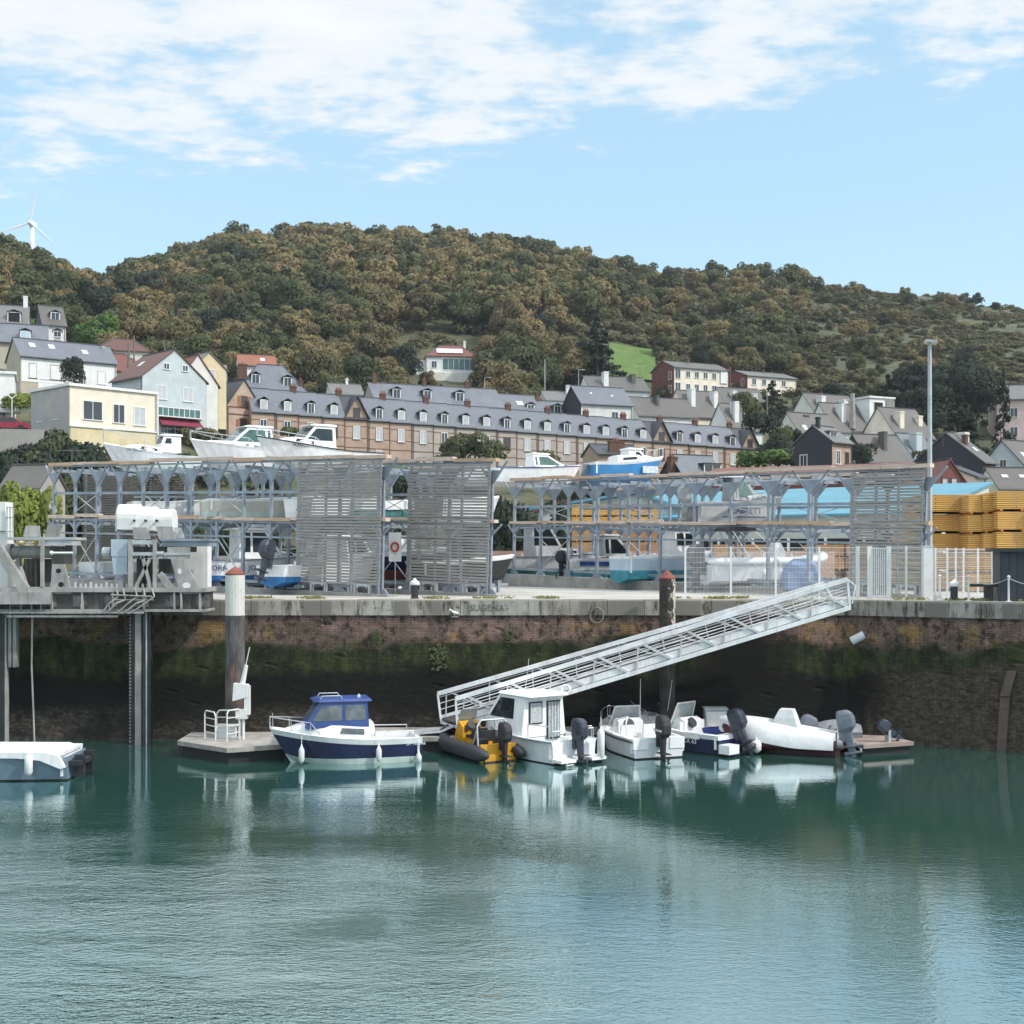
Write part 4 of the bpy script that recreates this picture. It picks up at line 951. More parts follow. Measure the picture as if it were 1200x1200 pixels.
MB().box(-4.6, 6.2, -5.6, -4.003, -3, -.25).build('terrace_base', PALEW, v); MB().box(-7.4, -5.303, -3, 3, -3, 2.6).build('side_wing', WHITEW, v)
h2 = house('white modern cube house with an open dark loggia beside the conifers', (1019, 466), 214, 26, 5.2, 5.2, 6.4, .3, WHITEW, WPAINT, hip='flat', name='house', front=((-.7, 3.6, 1.9, 4.2, {'pane': DARK, 'mull': 0}), (1.6, 2.2, 1., 1.6)))
MB().box(.9, 2.75, -2.75, -2.603, 3.4, 6.2).build('wood_panel', M('grey_wood', (.24, .23, .2), .8), h2)

# ---------------------------------------------------------------- sheds, warehouse and brick hall behind the yard
def box_building(name, label, cat, pxa, pxb, Ya, Yb, ytop, yeave, depth, wall, roof, extra=None, pitch='mono', base=0.):
    """long low building whose front runs from (pxa, Ya) to (pxb, Yb)"""
    a = Vector((GX(pxa, Ya), Ya, 0)); b2 = Vector((GX(pxb, Yb), Yb, 0)); L = (b2-a).length; yaw = math.atan2(b2.y-a.y, b2.x-a.x)
    c = (a+b2)/2; zt = CZ+(HZ-ytop)/F*(c.y+depth*.4); ze = CZ+(HZ-yeave)/F*c.y
    root = thing(name, label, cat, (c.x, c.y, base), yaw)
    if pitch == 'mono': out = [(0, 0), (depth, 0), (depth, zt-base), (0, ze-base)]
    else: out = [(0, 0), (depth, 0), (depth, ze-base), (depth/2, zt-base), (0, ze-base)]
    MB().prism(out, 'x', -L/2, L/2).build('wall', wall, root)
    mb = MB()
    if pitch == 'mono': mb.prism([(-.5, ze-base+.0), (depth+.2, zt-base+.03), (depth+.2, zt-base+.2), (-.5, ze-base+.18)], 'x', -L/2-.3, L/2+.3)
    else:
        k = (zt-ze)/(depth/2)
        mb.prism([(-.5, ze-base-.5*k+.03), (depth/2, zt-base+.03), (depth/2, zt-base+.2), (-.5, ze-base-.5*k+.2)], 'x', -L/2-.3, L/2+.3)
        mb.prism([(depth+.5, ze-base-.5*k+.03), (depth/2, zt-base+.03), (depth/2, zt-base+.2), (depth+.5, ze-base-.5*k+.2)], 'x', -L/2-.3, L/2+.3)
    mb.build('roof', roof, root)
    return root, L, yaw
wh, L, _ = box_building('warehouse', 'long low warehouse with a teal metal roof and open dark front behind the boat racks', 'warehouse', 690, 1088, 112, 93, 571, 607, 13, SHEDW, TEALROOF)
MB().box(-L/2+11.5, L/2-.5, -.06, -.003, .2, 3.0).build('open_front_shade', DARK, wh)  # near-black panel on the closed wall, painted for the shade inside
for k in range(7):
    x = -L/2+13+k*3.1; MB().box(x-.1, x+.1, -.2, -.063, 0, 3.1).build('post', WPAINT, wh)
# pale gable of the warehouse, turned towards the racks
gw = thing('storage_shed', 'pale shed with a teal roof edge and low gable behind the blue boat', 'shed', (GX(742, 108), 108, 0), R(-2))
MB().prism([(-9, 0), (9, 0), (9, 3.6), (0.5, 6.9), (-9, 5.4)], 'y', 0, 8).build('wall', SHEDW, gw)
MB().prism([(.3, 6.93), (9.3, 3.55), (9.3, 3.8), (.3, 7.15)], 'y', -.5, 8.2).prism([(-9.3, 5.4), (.3, 6.93), (.3, 7.15), (-9.3, 5.62)], 'y', -.5, 8.2).build('roof', TEALROOF, gw)
gs = thing('storage_shed', 'pale shed with a red tile roof slope seen through the racks', 'shed', (GX(634, 106), 106, 0), R(4))
MB().prism([(-2.3, 0), (2.3, 0), (2.3, 6.2), (-2.3, 4.6)], 'y', 0, 7).build('wall', SHEDW, gs)
MB().prism([(-2.7, 4.5), (2.5, 6.32), (2.5, 6.5), (-2.7, 4.7)], 'y', -.4, 7.3).build('roof', TILE, gs)
MB().box(2.303, 5.2, 1, 7, 0, 5.4).build('side_wall', SHEDW, gs)
bh, L, _ = box_building('brick_hall', 'long hall with a red tile roof behind the warehouse', 'hall', 830, 1092, 138, 128, 547, 554, 7, REDBRICK, TILE, pitch='gable')
rb = house('red brick gable building with two tall white windows beside the lamp post', (1049, 581.5), 121.9, -80, 6, 4.6, 4.2, 3.0, REDBRICK, TILE, right=((-.45, 4.4, .5, 2.3, {**BF, **BL, 'mull': 0}), (.45, 4.4, .5, 2.3, {**BF, **BL, 'mull': 0})), down=5)
lh = house('dark-roofed outhouse with a stack of brick between the blue boat and the terrace', (700, 531), 158, 18, 5.6, 5, 4, 1.2, TANBRICK, SLATED, chim=((-.2, -2.3, 2.6, 5.6, {'w': 2.0, 'd': .7, 'pots': 3}),))
house('slate-roofed cottage with a dark flat dormer in front of the last terrace gable', (800, 556), 150, 26, 5.6, 5, 3, 2.4, PALEW, SLATE, gablem=(SLATEBL, True), dorm=((1.6, .12, 2.4, 1.1, {'roofm': SLATEBL, 'pitched': False, 'cheek': SLATEBL}),), chim=((-3.0, -.6, 2, 5.2, {'m': CHIMB, 'w': .9, 'd': .9, 'pots': 2}),))
lo = house('low shed with a dark gable and grey roof behind the far rack end', (2, 571), 98, -8, 3.1, 4, 2.2, 1.7, ROUGHW, SLATEB, gablem=(SLATEBL, True), name='shed', cat='shed', down=3)

# ---------------------------------------------------------------- trees and bushes of the town
T = tree_at
for px, Y, w, h in ((700, 268, 11, 17), (690, 272, 8, 13), (1075, 245, 11, 15), (1040, 242, 9, 13), (1112, 238, 12, 18), (1090, 225, 10, 14), (1140, 230, 10, 15), (1010, 236, 8, 10), (1125, 196, 9, 13), (1060, 228, 9, 11), (985, 250, 9, 10), (960, 246, 8, 9)):
    T(px, Y, w*1.25, h*.92, 'dark', 'dark spreading evergreen in the clump above the gabled houses', 'dark evergreens of the town slope', px in (700, 1040, 1125))
T(1176, 205, 5, 16, 'dark', 'thin open pine standing in front of the pink apartment house', None, True)
T(905, 258, 9, 8, 'dark', 'dark spreading cedar in front of the smaller brick-ended apartment block', None, True)
T(470, 255, 8, 9.5, 'dark', 'rounded dark evergreen standing next to the white villa', None)
T(500, 258, 5, 5.5, 'russet', 'russet bush-like tree in front of the villa', None)
T(575, 262, 7.5, 9, 'russet', 'russet tree with open crown beside the glazed veranda of the villa', None)
T(517, 250, 4.5, 5, 'dark', 'small pointed conifer below the villa', None, True)
T(612, 256, 5.5, 7, 'green', 'round green tree on the lawn between villa and black gable', None)
T(640, 262, 8, 11, 'green', 'tall grey-green tree behind the street lamp', None); T(668, 268, 9, 12, 'russet', 'tall russet-topped tree next to the big dark conifer', None)
T(40, 225, 6.5, 5.5, 'bright', 'bright green tree behind the steep-roofed little house', None)
T(118, 232, 10, 12, 'bright', 'tall bright green tree at the foot of the wood', None); T(170, 226, 9, 8, 'bright', 'light green spreading tree above the red roofs', None)
T(80, 236, 9, 9, 'green', 'rounded dull green tree over the topmost houses', None)
T(62, 208, 4.5, 6.5, 'dark', 'dark bushy tree at the corner of the steep-roofed house', None)
T(86, 155, 3.6, 4.4, 'dark', 'dark palm-like tree behind the flat-roofed cream house', None, py=461)
T(190, 205, 8, 6.5, 'russet', 'broad yellow-green tree behind the blue house', None); T(252, 192, 7, 8, 'russet', 'russet tree between the yellow house and the mansard house', None)
T(408, 218, 8, 10, 'green', 'grey-green tree behind the front terrace roofs', None); T(425, 222, 9, 10, 'russet', 'olive tree left of the second terrace row'.replace('left of', 'beside'), None); T(345, 225, 8, 8, 'green', 'green tree behind the mansard roof', None)
T(768, 240, 6, 4.5, 'dark', 'dark tree below the brick end of the apartment block', None); T(815, 256, 5, 4, 'russet', 'russet bush-tree against the cream apartment block', None); T(868, 250, 6, 8, 'green', 'green tree at the end of the cream apartment block', None)
for px, Y, w, h, k, py in ((884, 200, 4, 5, 'green', 497), (893, 190, 4.5, 4.5, 'dark', 512), (905, 168, 5, 3.5, 'dark', 540), (918, 172, 4, 4.5, 'green', 535), (930, 180, 3, 3.5, 'dark', 528), (895, 160, 6, 2.6, 'bright', 548), (915, 160, 5, 2.4, 'green', 548), (1008, 165, 3.5, 3.5, 'dark', 545), (1085, 172, 3, 2.5, 'green', 545)):
    shrub_at(px, Y, w, h, k, 'garden bush on the slope between the last terrace gable and the dark blue gable', 'garden bushes below the gabled houses', py)
# hedge bank below the cream house
for i in range(46):
    px = random.uniform(-15, 215); Y = random.uniform(120, 137) if i % 2 else random.uniform(130, 136.5); w = random.uniform(3.4, 5.5)
    shrub_at(px, Y, w, w*random.uniform(.75, 1.05), random.choice(['dark', 'dark', 'scrub', 'green']), 'dense dark bush in the overgrown bank below the cream house', 'bushes on the bank below the cream house')
for i in range(7):
    shrub_at(random.uniform(0, 45), random.uniform(112, 122), 3.4, 2.6, random.choice(['scrub', 'green', 'yellow']), 'light green bramble bush in front of the dark bank', 'bramble bushes in front of the bank')
for i in range(26):
    px = random.uniform(230, 700); Y = random.uniform(125, 168)
    shrub_at(px, Y, random.uniform(3, 5), random.uniform(1.8, 3.2), random.choice(['dark', 'green', 'scrub', 'dark']), 'garden bush on the slope in front of the brick terrace', 'garden bushes in front of the terrace')
for px, py, w, h in ((345, 516, 3.5, 2), (548, 535, 5, 3.4), (530, 540, 4, 2.8), (575, 540, 4, 2.6), (525, 545, 4, 2.2), (640, 548, 3.5, 2.2)):
    shrub_at(px, 160, w, h, random.choice(['green', 'scrub']), 'leafy garden bush close under the windows of the terrace', 'bushes close under the terrace windows', py)
shrub_at(90, 158, 4.5, 2.6, 'yellow', 'yellow-flowering bush beside the beige gable', None, 479) ; shrub_at(20, 150, 5, 2.6, 'yellow', 'yellow-green hedge bush under the balcony railing', None, 481)
for px, Y, w, h in ((20, 74, 2.6, 3.6), (42, 73, 2.6, 3.8), (8, 78, 2.2, 3.0)):
    shrub_at(px, Y, w, h, 'yellow', 'upright yellow-green bush behind the boat lift', 'yellow-green bushes behind the boat lift', 640)
for px, Y in ((590, 100), (618, 101), (672, 101), (690, 101), (575, 98), (735, 101)):
    shrub_at(px, Y, 4.2, 6., 'dark', 'dark evergreen bush between the pale sheds behind the racks', 'dark evergreens between the sheds')
for px, Y in ((452, 84), (462, 90), (440, 92), (330, 96), (270, 96), (300, 100), (545, 92)):
    shrub_at(px, Y, 3.6, random.uniform(3, 5), 'dark', 'dark bush seen through the boat racks', 'dark bushes behind the racks')
# pampas grass
o = thing('pampas_grass', 'cream plumes of pampas grass behind the boat lift', 'plant', (GX(27, 66), 66, 0))
Vp = []; 
for i in range(9):
    a = rng.uniform(-.5, .5); b0 = np.array([rng.uniform(-.8, .8), rng.uniform(-.4, .4), 1.2]); tip = b0+np.array([a*1.4, rng.uniform(-.3, .3), 1.25])
    for k in range(60):
        f = rng.random(); c0 = b0*(1-f)+tip*f+rng.normal(0, .10*(1.25-f), 3); Vp.append(c0)
P = np.array(Vp); me = quad_mesh('plumes', leaf_quads(P, np.tile([0, 0, 1.], (len(P), 1)), .12), M('pampas_plume', S(206, 196, 160), .9)); c = bpy.data.objects.new('plumes', me); COL.objects.link(c); c.parent = o
P = rng.normal(0, .45, (420, 3))*np.array([1, .8, .9])+np.array([0, 0, .8]); me = quad_mesh('leaves', leaf_quads(P, P, .16), YGREEN); c = bpy.data.objects.new('leaves', me); COL.objects.link(c); c.parent = o

# ---------------------------------------------------------------- wind turbine, poles, aerials, lamps, car
Yt = 760; hub = W(36.5, 262, Yt)
wt = thing('wind_turbine', 'white three-bladed wind turbine beyond the hilltop', 'wind turbine', (hub.x, hub.y, hub.z-55))
WT = M('turbine_white', (.72, .74, .76), .5, 0, .03, .2)
MB().tube((0, 1.5, -20), (0, 1.5, 54.5), 1.9, 0, 12, 1.25).build('tower', WT, wt, smooth=True)
MB().loft([[(x*s-1.2*0, y, 55+z*s) for x, z in ((-1.4, -1.3), (1.4, -1.3), (1.4, 1.5), (-1.4, 1.5))] for y, s in ((-1.6, .7), (0, 1), (5, 1), (6.5, .75))]).build('nacelle', WT, wt)
hb = MB().loft([[(r_*math.cos(t), y, 55+r_*math.sin(t)) for t in [k*math.pi/5 for k in range(10)]] for y, r_ in ((-1.6, 1.1), (-2.8, 1.), (-3.6, .3))]).build('rotor_hub', WT, wt)
for k in range(3):
    a = R(78+120*k); rings = []
    for f, w_, th in ((.03, .9, .5), (.2, 1.7, .4), (.6, 1.1, .25), (1, .35, .1)):
        rr = 22*f; rad = Vector((math.cos(a), 0, math.sin(a))); tan = Vector((-math.sin(a), 0, math.cos(a))); c = Vector((0, -2.4, 55))+rad*rr
        rings.append([c-tan*w_*.35, c+Vector((0, -th/2, 0)), c+tan*w_*.65, c+Vector((0, th/2, 0))])
    MB().loft(rings).build('blade', WT, hb)
def pole(label, px, py0, py1, Y, r=.06, m=ZINC, lamp=0, name='street_lamp', cat='street lamp', group=None):
    a = W(px, py1, Y); h = (py1-py0)/F*Y
    o = thing(name, label, cat, a, 0, group); MB().tube((0, 0, -1.5), (0, 0, h), r*1.3, 0, 6, r*.8).build('pole', m, o)
    if lamp:
        MB().path([(0, 0, h), (lamp*.5, 0, h+.12), (lamp, -.1, h+.1)], r*.7).build('arm', m, o); MB().cbox((lamp, -.1, h+.06), (.5, .22, .12)).build('lamp_head', GALVL, o)
    return o
pole('grey street lamp behind the slate roofs near the villa lawn', 568, 443, 466, 232, .07, GALVL, .9)
pole('street lamp with a short arm beside the big dark conifer', 678, 434, 470, 236, .07, GALVL, .9)
pole('tall thin mast rising between lawn trees above the terrace', 638.5, 421, 470, 242, .09, GALVL, 0, 'mast', 'mast')
pole('white pole standing among the trees high on the wooded slope', 622, 362, 388, 300, .12, WPAINT, 0, 'mast', 'mast')
pole('wooden utility pole behind the red roof of the slope houses', 157, 394, 425, 190, .12, M('pole_wood', (.16, .15, .13), .9), 0, 'utility_pole', 'pole')
pole('wooden utility pole above the brown roof of the blue house', 193, 400, 425, 185, .1, M('pole_wood', (.16, .15, .13)), 0, 'utility_pole', 'pole')
pole('short utility pole at the corner of the broad red roof', 151, 402, 425, 188, .2, M('pole_wood', (.16, .15, .13)), 0, 'utility_pole', 'pole')
pole('wooden pole on the lawn next to the row of slab-chimney houses', 899, 462, 492, 205, .12, M('pole_wood', (.16, .15, .13)), 0, 'utility_pole', 'pole')
pole('thin pole in front of the cream gabled house', 858, 466, 480, 215, .07, ZINC, 0, 'utility_pole', 'pole')
pole('grey concrete chimney-like post above the mansard house', 263, 428, 450, 190, .45, CONC, 0, 'post', 'post')
pole('grey square stack standing beside the white modern house', 999, 461, 492, 212, .45, CONC, 0, 'post', 'post')
def aerial(px, py0, py1, Y, label):
    a = W(px, py1, Y); h = (py1-py0)/F*Y; o = thing('aerial', label, 'aerial', a)
    MB().tube((0, 0, -.3), (0, 0, h), .035, 0, 5).build('mast', ZINC, o)
    mb = MB(); mb.tube((-.8, 0, h*.9), (.8, 0, h*.9), .025, 0, 4)
    for k in range(5): mb.tube((-.7+k*.35, -.25, h*.9), (-.7+k*.35, .25, h*.9), .02, 0, 4)
    mb.build('antenna', ZINC, o)
aerial(390, 425, 446, 200, 'television aerial over the front terrace roofs'); aerial(84, 526, 548, 72, 'television aerial rising behind the far end of the racks'); aerial(750, 424, 445, 232, 'thin aerial above the grey-roofed house with white slabs'); aerial(1105, 506, 520, 140, 'aerial on the ridge beside the tall black slate gable')
pole('tall grey floodlight mast with a flat head beside the white gate', 1089.5, 402, 704, 55, .1, GALVL, 0, 'floodlight_mast', 'lamp post')
lm = [o for o in COL.objects if o.name.startswith('floodlight_mast')][-1]; hm = (704-402)/F*55
mb = MB().at((0, 0, hm), rz=R(-12), ry=R(6)); mb.box(-.22, .3, -.35, .35, 0, .1); mb.build('lamp_head', GALVL, lm)
# car and low wall under the balcony house
cr = thing('parked_car', 'red hatchback parked behind the low wall under the balcony house', 'car', W(12, 503, 138)-Vector((0, 0, .2)), R(8))
MB().prism([(-2, .3), (2, .3), (2.05, .8), (1.2, .95), (.5, 1.42), (-1.1, 1.45), (-1.9, .95), (-2.05, .7)], 'y', -.8, .8).build('body', CARRED, cr)
MB().prism([(.42, 1.36), (1.05, .95), (-1.7, .95), (-1.05, 1.38)], 'y', -.815, .815).build('side_window', GLASS, cr)
for sx in (-1.25, 1.3):
    for sy in (-.72, .72):
        MB().tube((sx, sy-.1, .32), (sx, sy+.1, .32), .32, 0, 12).build('wheel', BLACK, cr)
wl = tag(MB().box(-6, 3.2, -.15, .15, -2.5, 1.2).build('garden_wall', ROUGHW, None, W(14, 503, 134)-Vector((0, 0, 1.2)), R(10)), 'low grey rendered wall in front of the red hatchback', 'wall')
lbp = thing('terrace_lamp', 'white double lamp post on the terrace under the balcony house', 'lamp post', W(14, 490, 140)); MB().tube((0, 0, -1), (0, 0, 2.2), .05, 0, 6).build('pole', WPAINT, lbp); MB().path([(-.5, 0, 2.6), (0, 0, 2.1), (.5, 0, 2.6)], .06).build('arms', WPAINT, lbp)
# ================================================================== boats
class Hull:
    def __init__(s, L, B, D, draft=.35, bowrise=.25, rake=.7, transom=.86, full=2.3, wl=.12, band=.14):
        s.L, s.B, s.D, s.draft, s.bowrise, s.rake, s.tr, s.full, s.wl, s.band = L, B, D, draft, bowrise, rake, transom, full, wl, band
    def b(s, t):
        if t < .45: u = t/.45; k = s.tr+(1-s.tr)*math.sin(u*math.pi/2)
        else: k = 1-((t-.45)/.55)**s.full*.985
        return s.B/2*k
    def sheer(s, t): return s.D+s.bowrise*max(0, t-.25)**1.6*1.58
    def x(s, t, h=1): return -s.L/2+t*(s.L-s.rake*(1-h))
    def section(s, t):
        b, sh = s.b(t), s.sheer(t); rise = max(0, (t-.72)/.28)**1.8
        zk = -s.draft*(1-rise*.85); zc = -s.draft*.35+rise*(s.wl+.12+s.draft*.35)
        bl = 1-max(0, t-.4)**2*.75
        zw = max(s.wl+rise*.06, zc+.02); zb = sh-s.band
        raw = [(0, zk), (b*.84*bl, zc), (b*(.88+.0*bl)*((bl+1)/2), zw), (b*.955, zb), (b, sh)]
        out = []
        for y, z in raw: out.append((s.x(t, (z+s.draft)/(sh+s.draft)), y, z))
        return out
    def build(s, root, bottom, side, bandm, n=15):
        secs = [s.section(i/(n-1)) for i in range(n)]
        mb = MB()
        for sg in (1, -1):
            for lv in range(4):
                a = [(p[lv][0], sg*p[lv][1], p[lv][2]) for p in secs]; c = [(p[lv+1][0], sg*p[lv+1][1], p[lv+1][2]) for p in secs]
                k = len(a); mb.add(a+c, [(i, i+1, k+i+1, k+i) for i in range(k-1)], (0, 0, 1, 2)[lv])
        t0 = secs[0]
        for lv, m in ((0, 0), (1, 0), (2, 1), (3, 2)):
            A, C = t0[lv], t0[lv+1]
            mb.add([(A[0]-.0, -A[1], A[2]), A, C, (C[0], -C[1], C[2])], [(0, 1, 2, 3)], m)
        o = mb.build('hull', [bottom, side, bandm], root)
        return o
    def deck(s, root, m, floorm, sc=.5, side=.16, floor=.18, n=15, camber=.07, aft=.02):
        mb = MB()
        ts = [aft+(sc-aft)*i/6 for i in range(7)]
        for sg in (1, -1):
            o = [(s.x(t), sg*s.b(t), s.sheer(t)) for t in ts]; i_ = [(s.x(t), sg*(s.b(t)-side), s.sheer(t)+.02) for t in ts]; f = [(s.x(t), sg*(s.b(t)-side-.03), floor) for t in ts]
            k = len(ts)
            mb.add(o+i_, [(j, j+1, k+j+1, k+j) for j in range(k-1)], 0); mb.add(i_+f, [(j, j+1, k+j+1, k+j) for j in range(k-1)], 0)
        fl = [(s.x(t), (s.b(t)-side-.03), floor) for t in ts]+[(s.x(t), -(s.b(t)-side-.03), floor) for t in ts]
        k = len(ts); mb.add(fl, [(j, j+1, k+j+1, k+j) for j in range(k-1)], 1)
        tsf = [sc+(1-sc)*i/8 for i in range(9)]
        rows = [[(s.x(t), s.b(t)*q, s.sheer(t)+camber*(1-q*q)) for t in tsf] for q in (-1, -.5, 0, .5, 1)]
        k = len(tsf); flat = [p for r in rows for p in r]
        mb.add(flat, [(a*k+j, a*k+j+1, (a+1)*k+j+1, (a+1)*k+j) for a in range(4) for j in range(k-1)], 0)
        y = s.b(sc)-side-.03; x = s.x(sc); z = s.sheer(sc)
        mb.add([(x, -y, floor), (x, y, floor), (x, y, z+.03), (x, 0, z+camber), (x, -y, z+.03)], [(0, 1, 2, 3, 4)], 0)
        x0 = s.x(aft); y0 = s.b(aft); z0 = s.sheer(0)
        mb.box(x0-.0, x0+.07, -y0+.01, y0-.01, floor, z0+.015, 0)
        return mb.build('deck', [m, floorm], root)
    def rubrail(s, root, m, r=.03, n=15, dz=0., t0=0.):
        mb = MB()
        for sg in (1, -1): mb.path([(s.x(t), sg*(s.b(t)+.005), s.sheer(t)+dz) for t in [t0+(1-t0)*i/(n-1) for i in range(n)]], r, 0, 4)
        return mb.build('rub_rail', m, root)
    def bow_rail(s, root, t0=.6, h=.42, m=None, n=6, low=True):
        mb = MB(); r = .018
        ts = [t0+(.985-t0)*i/(n-1) for i in range(n)]
        P = {sg: [(s.x(t)+(.06 if t > .9 else 0), sg*max(.05, s.b(t)-.06), s.sheer(t)) for t in ts] for sg in (1, -1)}
        for sg in (1, -1):
            up = [(p[0], p[1], p[2]+(h if i else .05)) for i, p in enumerate(P[sg])]; mb.path(up, r, 0, 5)
            for i in range(1, n, 2): mb.tube(P[sg][i], up[i], r*.85, 0, 5)
        a, b2 = P[1][-1], P[-1][-1]; mb.tube((a[0], a[1], a[2]+h), (b2[0], b2[1], b2[2]+h), r, 0, 5); mb.tube(P[1][-1], (a[0], a[1], a[2]+h), r, 0, 5)
        return mb.build('bow_rail', m or CHROME, root)

class Cabin:
    """solid superstructure: side outline (x,z) front to back, half width wb at z0 and wt at z1"""
    def __init__(s, outl, wb, wt):
        s.o = outl; zs = [p[1] for p in outl]; s.z0, s.z1 = min(zs), max(zs); s.wb, s.wt = wb, wt
    def w(s, z): return s.wb+(s.wt-s.wb)*(z-s.z0)/max(1e-6, s.z1-s.z0)
    def build(s, root, m, name='cabin'):
        mb = MB(); n = len(s.o)
        A = [(x, -s.w(z), z) for x, z in s.o]; B = [(x, s.w(z), z) for x, z in s.o]
        mb.add(A+B, [(k, (k+1) % n, n+(k+1) % n, n+k) for k in range(n)]+[list(range(n)), list(range(n, 2*n))[::-1]])
        s.ob = mb.build(name, m, root); return s.ob
    def side(s, poly, m=BOATGLASS, name='cabin_window', t=.012, frame=None):
        for sg in (1, -1):
            mb = MB(); n = len(poly); A = [(x, sg*(s.w(z)-.01), z) for x, z in poly]; B = [(x, sg*(s.w(z)+t), z) for x, z in poly]
            mb.add(A+B, [(k, (k+1) % n, n+(k+1) % n, n+k) for k in range(n)]+[list(range(n)), list(range(n, 2*n))[::-1]])
            mb.build(name, m, s.ob)
    def face(s, i, j, parts=1, m=BOATGLASS, margin=.1, name='windscreen', t=.012, u0=.12, u1=.92):
        """panes on the sloping face between outline points i and j"""
        (xa, za), (xb, zb) = s.o[i], s.o[j]; d = Vector((xb-xa, 0, zb-za)); nrm = Vector((d.z, 0, -d.x)).normalized()
        ce = (xa+xb)/2
        if nrm.x*(1 if ce > sum(p[0] for p in s.o)/len(s.o) else -1) < 0: nrm = -nrm
        def P(u, v):
            z = za+(zb-za)*u; w = s.w(z)-margin; return Vector((xa+(xb-xa)*u, -w+2*w*v, z))
        for k in range(parts):
            v0, v1 = k/parts+(.02 if k else 0), (k+1)/parts-(.02 if k < parts-1 else 0)
            q = [P(u0, v0), P(u0, v1), P(u1, v1), P(u1, v0)]
            mb = MB().add([p-nrm*.01 for p in q]+[p+nrm*t for p in q], [(0, 1, 2, 3), (7, 6, 5, 4), (0, 1, 5, 4), (1, 2, 6, 5), (2, 3, 7, 6), (3, 0, 4, 7)]); mb.build(name, m, s.ob)
def outboard(root, x, y, z, sc=1., tilt=0., m=MOTOR, leg=None, stripe=None):
    """transom clamp at (x, y, z); the leg hangs aft of it"""
    leg = leg or m
    def rr(cx, cz, a, b, k=14):
        pts = []
        for i in range(k):
            t = 2*math.pi*(i+.5)/k; c, s_ = math.cos(t), math.sin(t); p = 4.5
            pts.append((cx+a*math.copysign(abs(c)**(2/p), c), b*math.copysign(abs(s_)**(2/p), s_), cz))
        return pts
    Mx = Matrix.Translation((x, y, z)) @ Matrix.Rotation(R(tilt), 4, 'Y') @ Matrix.Scale(sc, 4)
    mb = MB(); mb.M = Mx
    mb.loft([rr(-.22, .10, .20, .13), rr(-.24, .20, .27, .175), rr(-.26, .24, .29, .185), rr(-.27, .50, .29, .185), rr(-.25, .66, .26, .17), rr(-.21, .76, .19, .13), rr(-.19, .785, .12, .09)])
    c = mb.build('cowl', m, root, smooth=False)
    mb = MB(); mb.M = Mx
    mb.loft([rr(-.22, .17, .16, .1), rr(-.24, -.1, .14, .075), rr(-.25, -.45, .12, .05), rr(-.27, -.62, .12, .04)]); mb.box(-.58, -.06, -.13, .13, -.40, -.37)
    mb.tube((-.02, 0, -.62), (-.50, 0, -.62), .07, 0, 8, .045); mb.prism([(-.18, -.66), (-.34, -.66), (-.38, -.84), (-.30, -.84)], 'y', -.012, .012)
    mb.box(-.12, .04, -.1, .1, -.2, .16); mb.build('leg', leg, c)
    mb = MB(); mb.M = Mx @ Matrix.Translation((-.52, 0, -.62))
    for k in range(3):
        a = 2.1*k; mb.add([(0, .03*math.cos(a), .03*math.sin(a)), (.03, .15*math.cos(a-.35), .15*math.sin(a-.35)), (-.04, .15*math.cos(a+.35), .15*math.sin(a+.35)), (-.03, .03*math.cos(a+.8), .03*math.sin(a+.8))], [(0, 1, 2, 3)])
    mb.tube((.02, 0, 0), (-.06, 0, 0), .045, 0, 6, .02); mb.build('propeller', leg, c)
    if stripe:
        mb = MB(); mb.M = Mx; mb.box(-.5, -.02, -.215, .215, .30, .36); mb.build('cowl_stripe', stripe, c)
    return c
def fender(label, loc, h=.55, r=.11, group=None, m=None):
    o = thing('fender', label, 'fender', loc, 0, group)
    MB().lathe([(.015, h+.12), (.03, h+.05), (r*.6, h), (r, h-.09), (r, .09), (r*.6, .0), (.03, -.05)], n=10).build('bumper', m or FENDER, o, smooth=True)
    MB().tube((0, 0, h+.1), (0, .04, h+.42), .012, 0, 4).build('rope', LETTERW, o); return o
def to_world(root, p):
    return Matrix.Translation(root.location) @ Matrix.Rotation(root.rotation_euler.z, 4, 'Z') @ Vector(p)

def boat_root(name, label, loc, yaw, cat='boat', group=None):
    return thing(name, label, cat, loc, R(yaw), group)

